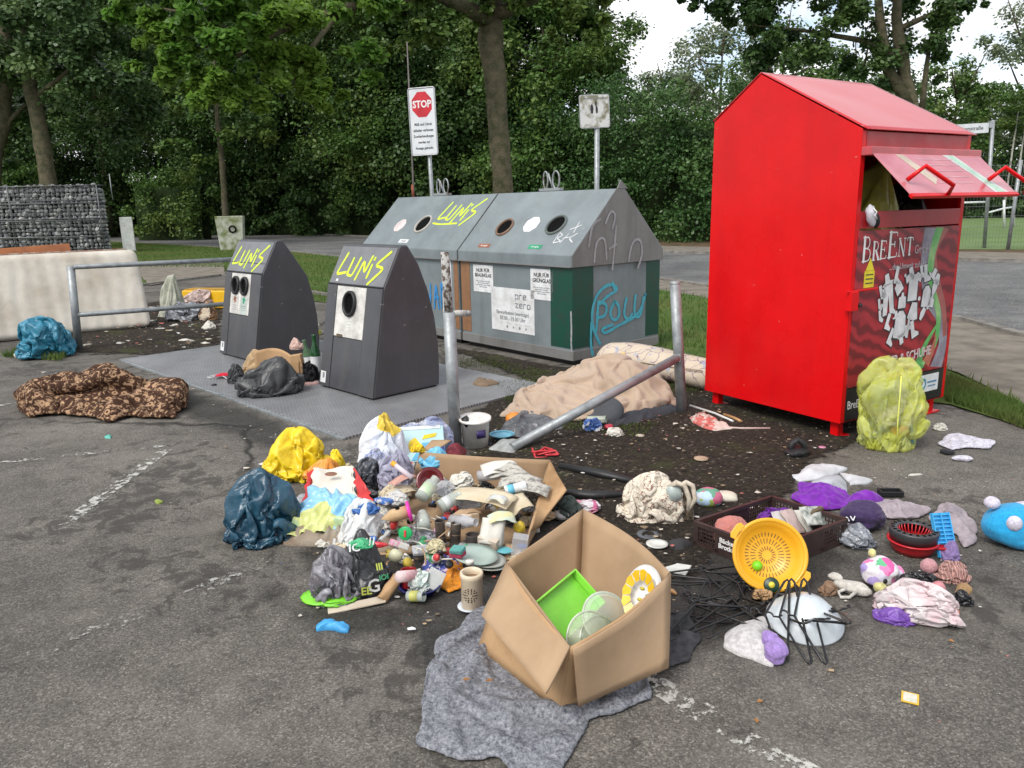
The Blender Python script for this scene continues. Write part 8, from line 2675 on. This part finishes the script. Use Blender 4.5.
t = thing('shoe', 'cream cloth shoe with a strap lying left of the flowered plush', 'shoe', spot(852, 597, 0, .03), R(-35))
M_CRC = fabric('cream_cloth', (.56, .53, .48))
blob('shoe_body', M_CRC, (0, 0, 0), (.15, .065, .055), t, seed=5, cr=.1, sub=4)
blob('toe_cap', M_CRC, (-.075, .02, .03), (.06, .035, .035), t, seed=6, cr=.1, sub=3)
MB().tube([(-.02, -.03, .03), (-.045, -.055, .02), (-.03, -.075, .01), (0, -.06, .01), (.02, -.03, .03)], .007, 8).build('strap', M_CRC, t)
lump('plastic_bag', 'translucent white bag with pink contents beside the flowered plush', 'bag', bagmat('milky_bag', (.60, .54, .54), .2, col2=(.58, .42, .44), scale=6), 872, 958, 626, 584, kind=2, seed=4.4, cr=.22, f=2, depth=.5)
lump('black_pouch', 'black shiny pouch behind the translucent white bag', 'pouch', bagmat('black_pouch', (.015, .015, .017), .25), 898, 938, 600, 572, z=.01, seed=4.5, cr=.2)
tag(blob('pink_cup', plastic((.55, .22, .24)), spot(938, 592, .05), (.055, .05, .045), seed=1, cr=.04, sub=3), 'small clear pink cup on the translucent bag', 'cup')
lump('purple_cloth', 'shiny purple cloth in front of the translucent white bag', 'cloth', bagmat('purple_satin', (.17, .07, .36), .35), 872, 913, 625, 606, seed=5.4, cr=.3, depth=.6)
lump('black_scrap', 'black scrap right of the translucent white bag', 'scrap', bagmat('black_pouch', (.015, .015, .017), .25), 950, 972, 606, 590, seed=6.4, cr=.3, depth=.7)
o = tag(MB().tube([(0, 0, .01), (.03, -.004, .01), (.05, .006, .012), (.055, .024, .012), (.04, .035, .01)], .006, 8).build('toy_hook', plastic((.60, .12, .03))), 'orange red plastic hook on the asphalt by the white bag', 'hook'); o.location = G(946, 616)
t = thing('knit_hat', 'pale pink knitted hat with a fluffy pompom', 'hat', spot(946, 584, 0, .05))
M_PK = fabric('pink_rib_knit', (.56, .32, .28))
nt = M_PK.node_tree
wv = N(nt, 'ShaderNodeTexWave', Scale=26.0, Distortion=2.5)
nt.links.new(coords(nt), wv.inputs['Vector'])
bs = nt.nodes['Principled BSDF']
nt.links.new(mixc(nt, wv.outputs['Fac'], (.36, .18, .155), (.60, .35, .31)), bs.inputs['Base Color'])
bump(nt, bs, wv.outputs['Fac'], .9, .01)
film('hat_body', M_PK, (.02, 0, 0), (.16, .12, .085), t, kind=0, seed=4)
MB().ico((-.062, .035, .045), (.035, .033, .033), 3, lambda p: 1 + .12 * noise.noise(p * 7)).build('pompom', fabric('pink_fluff', (.58, .30, .32), None, 90, 1.0), t)
for i, (x, y, lab) in enumerate(((960, 590, 'brown crumb heap by the pink hat'), (905, 590, ''), )):
 if lab: flatp('crumbs', lab, 'crumbs', P('crumb_brown', (.36, .22, .10), .9, bmp=.6), [(952, 598), (956, 588), (966, 584), (972, 592), (966, 600)], hmax=.015, famp=.012, ff=20, n=60, rings=8)
# white cloths near the container
drapep('white_cloth', 'white crumpled cloth on the asphalt right of the yellow sack', 'cloth', fabric('white_cloth', (.60, .58, .66)), [(938, 446), (945, 438), (958, 436), (976, 440), (994, 444), (990, 450), (968, 449), (950, 451)], cell=.014, grow=.5, hmax=.015, bend=.03, th=.004, seed=11)
t = tag(blob('sock', fabric('white_sock', (.60, .58, .66)), G(962, 461), (.13, .06, .035), seed=3, cr=.1, sub=4, rz=-.25), 'white sock end lying below the white cloth', 'sock')
tag(blob('sock_cuff', fabric('black_sock', (.02, .02, .025)), G(947, 454), (.09, .07, .03), seed=4, cr=.15, sub=4, rz=-.6), 'black cloth piece between sock and white cloth', 'cloth')
tag(film('small_tissue', M_PAPER, G(940, 430), (.10, .07, .05), seed=5, cr=.35, sub=4), 'small white tissue behind the yellow sack', 'tissue')
tag(MB().prism([(-.045, -.01), (-.02, .012), (.035, .014), (.045, .002), (.02, -.006), (-.02, -.014)], 0, .004).build('card_scrap', M_PAPER), 'small pale card scrap on the asphalt behind the black tray', 'card').location = G(915, 475)
t = thing('picture_card', 'yellow edged card lying alone on the asphalt at the lower right', 'card', G(910, 699) + Vector((0, 0, .003)), R(-28))
MB().box((0, 0, .001), (.052, .062, .002)).build('card_back', plastic((.70, .45, .04)), t)
MB().box((0, 0, .0028), (.040, .048, .0012)).build('card_face', P('card_face', (.62, .60, .50), .5, col2=(.5, .5, .42), scale=40), t)
# yellow sack by the container
M_SACK = bagmat('yellow_clear_sack', (.62, .66, .10), .16, alpha=.5, col2=(.66, .70, .22))
t = thing('plastic_sack', 'full translucent yellow sack leaning on the front of the red container', 'bag', spot(888, 455, 0, .20))
film('film', M_SACK, (0, 0, 0), (.46, .40, .60), t, kind=0, full=1.1, seed=3.7, cr=.14, f=1.5, lump=.16, sag=.2, sub=5)
for i, (x, y, z, w, col) in enumerate(((-.05, .02, .25, .20, (.16, .22, .15)), (.04, .03, .32, .15, (.46, .48, .40)), (.02, -.02, .16, .22, (.55, .52, .46)), (-.1, .0, .05, .18, (.34, .40, .28)), (.06, .0, .02, .22, (.10, .28, .36)), (.03, -.07, .10, .12, (.65, .18, .06)), (.09, .03, .16, .14, (.6, .62, .5)))):
 film('contents', fabric('sack_contents', col), (x, y, z), (w, w * .9, w * .8), t, kind=2, seed=i + .5)
MB().tube([(-.06, -.19, .52), (-.07, -.215, .4), (-.072, -.222, .25), (-.065, -.225, .08)], .004, 6).build('draw_string', plastic((.75, .78, .15)), t)
tag(blob('black_slipper', P('slipper_black', (.012, .012, .013), .6, bmp=.4), spot(797, 458, 0, .04), (.20, .13, .06), seed=2, cr=.12, rz=.5), 'black slipper lying on the soil in front of the red container', 'slipper')
o = tag(MB().tube([(-.05, -.01, .05), (-.04, 0, .11), (.0, .01, .135), (.04, 0, .11), (.045, -.01, .05)], [.018, .02, .022, .02, .018], 10).build('slipper_strap', P('slipper_black', (.012, .012, .013), .6, bmp=.4)), 'black strap arching over the slipper', 'strap'); o.location = spot(797, 458, 0, .05)
o.location.z -= .03
tag(MB().lathe([(.0001, .006), (.022, .006), (.024, 0)], 20).build('pink_button', plastic((.6, .25, .38))), 'small pink disc right of the black slipper', 'disc').location = G(822, 449) + Vector((0, 0, .01))
# debris under the container
for pts, r, col, lab, nm in ((((690, 408), (715, 416), (733, 424)), .010, (.6, .6, .58), 'thin white stick lying left of the red container', 'white_stick'), (((708, 429), (740, 431), (770, 431)), .008, (.55, .42, .38), 'red and white barrier tape lying in front of the container', 'barrier_tape'), (((724, 417), (735, 421), (741, 424)), .012, (.45, .25, .1), 'orange wood splinter by the leg of the container', 'wood_splinter')):
 q = [G(*p_) for p_ in pts]; o_ = q[0].copy()
 o = MB().tube([p_ - o_ + Vector((0, 0, .02)) for p_ in q], r, 8).build(nm, plastic(col)); o.location = o_
 tag(o, lab, nm.split('_')[-1])
flatp('barrier_tape', 'crumpled pink red tape lying on the soil near the post', 'tape', P('red_white_tape', (.50, .12, .10), .5, col2=(.55, .45, .40), scale=14, lo=.47, hi=.53), [(688, 420), (700, 414), (712, 418), (722, 428), (735, 431), (715, 433), (700, 427)], hmax=.02, famp=.03, ff=10, n=80, rings=10)
t = cyl_thing('plastic_bottle', 'small white bottle with a blue part beside the grey post', 'bottle', 588, 420, .03, .03, .14, P('cloudy_bottle', (.5, .55, .45), .3, alpha=.7), (R(85), 0, R(70)))
lump('white_bottle', 'white and blue crushed carton on the soil', 'carton', patchwork('white_blue', [(.62, .64, .68), (.6, .62, .66), (.1, .2, .5), (.62, .64, .68)], 9, .5), 582, 602, 432, 418, seed=1, cr=.15, sub=3)
lump('red_carton', 'tiny red carton scrap on the soil below the blanket', 'scrap', plastic((.45, .04, .06)), 604, 614, 431, 424, soft=1, seed=1, cr=.15, sub=3)
lump('white_crumb', 'white crumpled scrap at the foot of the right post', 'scrap', M_PAPER, 605, 625, 438, 428, seed=2, cr=.3, sub=3)
for i, (x, y, r_, c2) in enumerate(((701, 461, .045, (.42, .30, .20)), (640, 438, .03, (.5, .45, .35)))):
 tag(MB().lathe([(.0001, .012), (r_ * .5, .01), (r_, .006), (r_, 0)], 16).build('round_disc', P('round_disc', c2, .7)), ['round brownish lid lying on the dark soil', 'small round pale lid on the soil by the post'][i], 'lid').location = G(x, y) + Vector((0, 0, .015))

# ------------------------------------------------------------------ carpet, rolled mattress, grey disc
M_BEI = P('beige_blanket', (.44, .335, .25), .95, col2=(.36, .27, .20), scale=3, bmp=.35, bscale=70, bdist=.01, spec=.12, sheen=.25)
drapep('carpet', 'beige blanket heaped in front of the glass container', 'blanket', M_BEI, [(498, 418), (520, 402), (545, 388), (570, 372), (600, 366), (640, 372), (668, 392), (680, 408), (655, 415), (625, 417), (600, 421), (565, 423), (530, 424)], cell=.021, grow=.30, hmax=.03, bulge=[bu(604, 394, .30, .25), bu(555, 404, .34, .08), bu(642, 400, .2, .15)], bend=.6, th=.01, seed=2)
flatp('carpet_underside', 'dark grey backing sheet showing at the right edge of the beige blanket', 'underlay', P('dark_underlay', (.05, .055, .065), .9, bmp=.3), [(600, 424), (625, 419), (655, 414), (684, 404), (680, 412), (650, 421), (615, 428)], hmax=.05, famp=.02, n=90)
M_ROLL = linework('patterned_ticking', (.56, .48, .38), (.20, .15, .22), 7, .018, .9, .6, [(.60, .42, .14), (.36, .38, .44)])
pr0, pr1 = AT(608, 362, 7.4), AT(712, 380, 6.9)
r0_, r1_ = G(600, 372), G(742, 402)
r0_ = G(602, 376) + Vector((.05, .25, 0)); r1_ = G(730, 398) + Vector((0, .3, 0))
ax_ = (r1_ - r0_).normalized()
t = thing('rolled_mattress', 'rolled mattress with cream patterned cover behind the beige blanket', 'mattress', r0_, math.atan2(ax_.y, ax_.x))
L_ = (r1_ - r0_).length
def rollf(u, v):
 a = 2 * PI * v
 k = 1 + .08 * noise.noise(Vector((u * 4, math.cos(a) * 1.2, math.sin(a) * 1.2)))
 e_2 = min(min(u, 1 - u) / .06, 1) ** .5
 return (u * L_, .19 * math.cos(a) * k * (.55 + .45 * e_2), .145 + .135 * math.sin(a) * k * (.5 + .5 * e_2) + .03 * math.sin(u * 5))
mb = MB(); mb.grid(rollf, 60, 40)
mb.build('cover', M_ROLL, t)
MB().ico((0.005, 0, .14), (.03, .13, .09), 3).ico((L_ - .005, 0, .14), (.03, .13, .09), 3).build('foam_end', P('foam', (.45, .38, .28), .95, bmp=.5), t)
MB().tube([(.1, -.185, .19), (L_ * .5, -.195, .19), (L_ - .08, -.185, .19)], .006, 6).build('piping', P('ticking_piping', (.5, .42, .32), .9), t)
t = thing('round_cushion', 'dark grey round cushion standing on edge in the beige blanket', 'cushion', G(602, 424) + Vector((0, .05, .0)), 0, None, (R(60), R(0), R(-30)))
t.scale = (.66,) * 3
MB().lathe([(.0001, -.022), (.17, -.020), (.195, -.008), (.197, .006), (.18, .018), (.12, .012), (.0001, .010)], 48, Matrix.Translation((0, .145, 0)) @ Matrix.Diagonal((1.25, .86, 1, 1))).build('pad', P('dark_felt_pad', (.055, .058, .065), .9, col2=(.07, .075, .085), scale=6, bmp=.2), t)

# ------------------------------------------------------------------ things around the columns
M_BLKB = bagmat('charcoal_bag', (.035, .036, .038), .38, col2=(.05, .051, .053))
lump('rubbish_bag', 'charcoal rubbish bag lying on the tread plate between the litter columns', 'bag', M_BLKB, 236, 306, 397, 357, z=.022, kind=1, seed=5.7, cr=.10, f=1.4, lump=.3, depth=.75)
lump('bag_tail', 'knotted tail of the charcoal bag on the tread plate', 'bag', M_BLKB, 228, 246, 384, 364, z=.022, seed=8.7, cr=.3, sub=4)
pb = G(283, 378, .10)
t = thing('cardboard_piece', 'curved brown cardboard piece sticking out behind the charcoal bag', 'cardboard', spot(280, 384, .022, .14))
MB().grid(lambda u, v: (-.22 + .46 * u, .07 * math.sin(u * 4) - .10 * u, .12 + .17 * v + .06 * math.sin(u * 3) - .08 * u), 20, 6).build('strip', M_CARD2, t, solid=.008, offset=0)
MB().box((.24, -.10, .14), (.10, .09, .20), Matrix.Rotation(R(-8), 4, 'Y')).build('folded_end', M_CARD2, t, bevel=.003)
lump('brown_papers', 'torn brown papers stuffed behind the charcoal bag', 'paper', P('torn_brown', (.42, .29, .16), .85, bmp=.5), 244, 278, 374, 350, z=.06, seed=4.2, cr=.4)
lump('pink_carton', 'pale pink crumpled carton on the brown cardboard', 'carton', P('pale_pink', (.58, .40, .34), .6), 290, 304, 350, 338, z=.14, seed=4.2, cr=.2, sub=4)
t = cyl_thing('plastic_tub', 'white and purple plastic tub beside the single-opening litter column', 'tub', 308, 374, .08, .07, .14, P('tub_white', (.6, .62, .66), .4), (R(64), 0, R(-60)), band=(P('tub_purple', (.16, .08, .40), .4), .35, .7))
lump('black_jacket', 'black crumpled cloth under the purple tub', 'cloth', fabric('black_cloth', (.012, .012, .014)), 299, 320, 384, 362, z=.022, seed=3.3, cr=.2)
flatp('pink_cloth', 'pale pink cloth strip on the tread plate by the litter column', 'cloth', fabric('dusty_pink', (.45, .28, .26)), [(298, 386), (305, 379), (318, 381), (321, 386), (310, 388)], hmax=.03, famp=.02, z0=.025, n=60, rings=8)
def bottle(label, px, py, z, col, h=.26, r=.035, rot=(0, 0, 0), alpha=.75):
 t = thing('glass_bottle', label, 'bottle', G(px, py, z), 0, None, rot)
 MB().lathe([(.0001, 0), (r, 0), (r, h * .6), (r * .42, h * .78), (r * .40, h * .97), (r * .46, h), (.0001, h)], 24).build('glass', P('bottle_glass', col, .08, alpha=alpha), t)
 MB().lathe([(r * 1.01, h * .15), (r * 1.015, h * .5)], 24).build('bottle_label', M_STICK, t)
 return t
bottle('green glass bottle standing between the two litter columns', 317, 377, .022, (.02, .10, .03), .42, .05)
bottle('clear green bottle leaning on the back of the litter column', 312, 372, .022, (.12, .22, .12), .34, .045, (R(6), R(-8), 0))
lump('yellow_pack', 'yellow and green packaging lying behind the gap between the columns', 'packaging', patchwork('yellow_green_pack', [(.62, .62, .05), (.35, .5, .2), (.6, .6, .5), (.55, .55, .03)], 6, .4), 305, 321, 336, 311, z=.0, seed=3, cr=.3, sub=4)
t = thing('face_mask', 'red face mask with white strings on the tread plate', 'face mask', G(224, 377, .03), R(10))
MB().grid(lambda u, v: ((u - .5) * .15, (v - .5) * .10, .02 + .022 * math.sin(u * PI) * math.sin(v * PI)), 10, 8).build('mask_cloth', fabric('red_mask', (.60, .015, .04)), t, solid=.003, offset=0)
MB().tube([(-.075, .04, .02), (-.13, .06, .005), (-.16, .02, .004), (-.13, -.03, .004), (-.075, -.04, .02)], .003, 6).build('string', M_WHITEP, t)
MB().tube([(.0, -.05, .02), (.04, -.09, .004), (.08, -.07, .004), (.07, -.03, .02)], .003, 6).build('string', M_WHITEP, t)
tag(MB().lathe([(.0001, .01), (.022, .009), (.026, 0)], 16).build('black_disc', M_BLACK), 'small black disc on the tread plate edge', 'disc').location = G(214, 385, .026)

# duvet
def duvetmat():
 m, nt, bs = newmat('flowered_duvet')
 v = coords(nt)
 d = vor(nt, v, 12.5, 'F1', 'Distance', .75)
 ring = ramp(nt, d, [(.10, (.045, .022, .014)), (.17, (.42, .26, .15)), (.26, (.42, .26, .15)), (.34, (.065, .032, .02)), (.6, (.05, .024, .015))])
 n2 = ramp(nt, nz(nt, v, 24, 4, .6, 1.2), [(.52, 0.0), (.58, 1.0)])
 c = mixc(nt, n2, ring, (.36, .23, .14))
 c = mixc(nt, ramp(nt, nz(nt, v, 30, 3), [(.55, 0.0), (.6, .8)]), c, (.03, .015, .01))
 nt.links.new(c, bs.inputs['Base Color']); bs.inputs['Roughness'].default_value = .9
 bs.inputs['Specular IOR Level'].default_value = .15
 bump(nt, bs, nz(nt, v, 7, 4, .6), .5, .03)
 return m


M_DUV = duvetmat()
drapep('duvet', 'crumpled brown duvet with cream flowers lying on the asphalt', 'duvet', M_DUV, [(20, 412), (28, 400), (60, 388), (80, 380), (100, 376), (132, 380), (140, 396), (160, 390), (184, 392), (188, 402), (175, 420), (150, 420), (128, 418), (108, 425), (98, 420), (60, 416), (32, 418)], cell=.024, grow=.30, hmax=.03, bulge=[bu(112, 402, .22, .17), bu(70, 408, .30, .06), bu(165, 406, .22, .06)], bend=3, th=.03, seed=4)
# blue bag in front of mattress
lump('rubbish_bag', 'bright petrol blue bag in front of the mattress, beside the barrier post', 'bag', bagmat('teal_bag', (.02, .15, .23), .3, col2=(.03, .20, .30)), 20, 76, 360, 317, kind=2, seed=9.7, cr=.2, f=1.8)
tag(MB().lathe([(.0001, 0), (.03, 0), (.04, .10), (.035, .10), (.028, .01), (.0001, .01)], 20, Matrix.Rotation(R(80), 4, 'Y')).build('paper_cup', M_PAPER), 'white cup lying in the weeds left of the blue bag', 'cup').location = G(16, 359) + Vector((0, 0, .04))
# rubbish behind the left barrier
bb_ = G(172, 318)
lump('white_sack', 'stained white paper sack standing behind the barrier rails', 'sack', P('stained_white', (.48, .48, .40), .8, col2=(.25, .27, .20), scale=4, bmp=.3), 159, 187, 318, 276, kind=4, seed=3.5, cr=.12, f=1.5, sag=.1)
pk = G(203, 309)
t = thing('plastic_crate', 'bright yellow plastic box behind the barrier rails', 'crate', pk, R(-14))
MB().box((.15, .12, .17), (1.0, .34, .30)).build('box_shell', plastic((.80, .46, .01)), t, bevel=.02)
MB().box((.15, .12, .33), (.92, .28, .02)).build('box_inside', P('crate_inside', (.45, .25, .02), .6), t)
lump('plastic_bag', 'white and grey plastic bag on the soil behind the lower barrier rail', 'bag', bagmat('grey_white_bag', (.46, .48, .52), .3, col2=(.18, .18, .19), scale=8), 167, 203, 322, 302, seed=4.5, cr=.3, depth=.6)
lump('plastic_bag', 'pale pinkish torn bag leaning on the yellow box', 'bag', bagmat('pinkish_bag', (.55, .42, .38), .4), 182, 216, 308, 290, z=.05, seed=5.5, cr=.3, depth=.5)
lump('patterned_cloth', 'brown and white patterned cloth on the soil by the litter column', 'cloth', patchwork('brown_white', [(.25, .14, .07), (.5, .42, .32), (.12, .06, .03), (.35, .2, .1)], 7, .9), 199, 218, 321, 302, seed=6.5, cr=.2)
lump('tissue', 'white tissue on the soil close to the litter column', 'tissue', M_PAPER, 202, 216, 330, 321, seed=6.5, cr=.3, sub=4)
for i, (x, y, s_) in enumerate(((160, 330, .16), (150, 322, .22), (120, 344, .16), (185, 341, .2), (88, 346, .12), (175, 326, .14), (205, 344, .14))):
 tag(film('paper_scrap', M_PAPER, G(x, y), (s_, s_ * .7, .03), seed=i + 2.2, cr=.3, sub=3, rz=i), 'white paper scrap on the soil left of the litter columns', 'paper', 'paper scraps on the left soil')
flatp('film_scrap', 'small turquoise scrap on the asphalt below the duvet', 'scrap', plastic((.10, .45, .36)), [(105, 437), (108, 435), (112, 436), (111, 439), (106, 439)], hmax=.006, famp=.002, n=30, rings=5)
flatp('leaf', 'small green leaf on the asphalt left of the heap', 'leaf', P('green_leaf', (.25, .32, .05), .6), [(153, 502), (157, 500), (163, 502), (159, 505), (156, 504)], hmax=.004, famp=.003, n=30, rings=5)
for i, (x, y) in enumerate(((757, 702), (757, 723), (960, 598), (700, 603), (948, 640))):
 o = tag(MB().add([(0, 0, 0), (.008, .010, .006), (.022, .004, .002), (.010, -.008, .004)], [(0, 1, 2, 3)]).build('leaf', P('dead_leaf', (.30, .14, .04), .8)), 'small curled brown leaf on the asphalt in the foreground', 'leaf', 'brown leaves on the asphalt')
 o.location = G(x, y, .006); o.rotation_euler = (0, 0, i * 1.3)
flatp('twigs', 'dry twig scraps lying on the tread plate near the upright post', 'twigs', P('dry_twig', (.2, .14, .09), .9), [(472, 386), (480, 381), (492, 384), (500, 386), (488, 389), (478, 389)], hmax=.02, famp=.02, ff=20, z0=.026, n=60, rings=8)
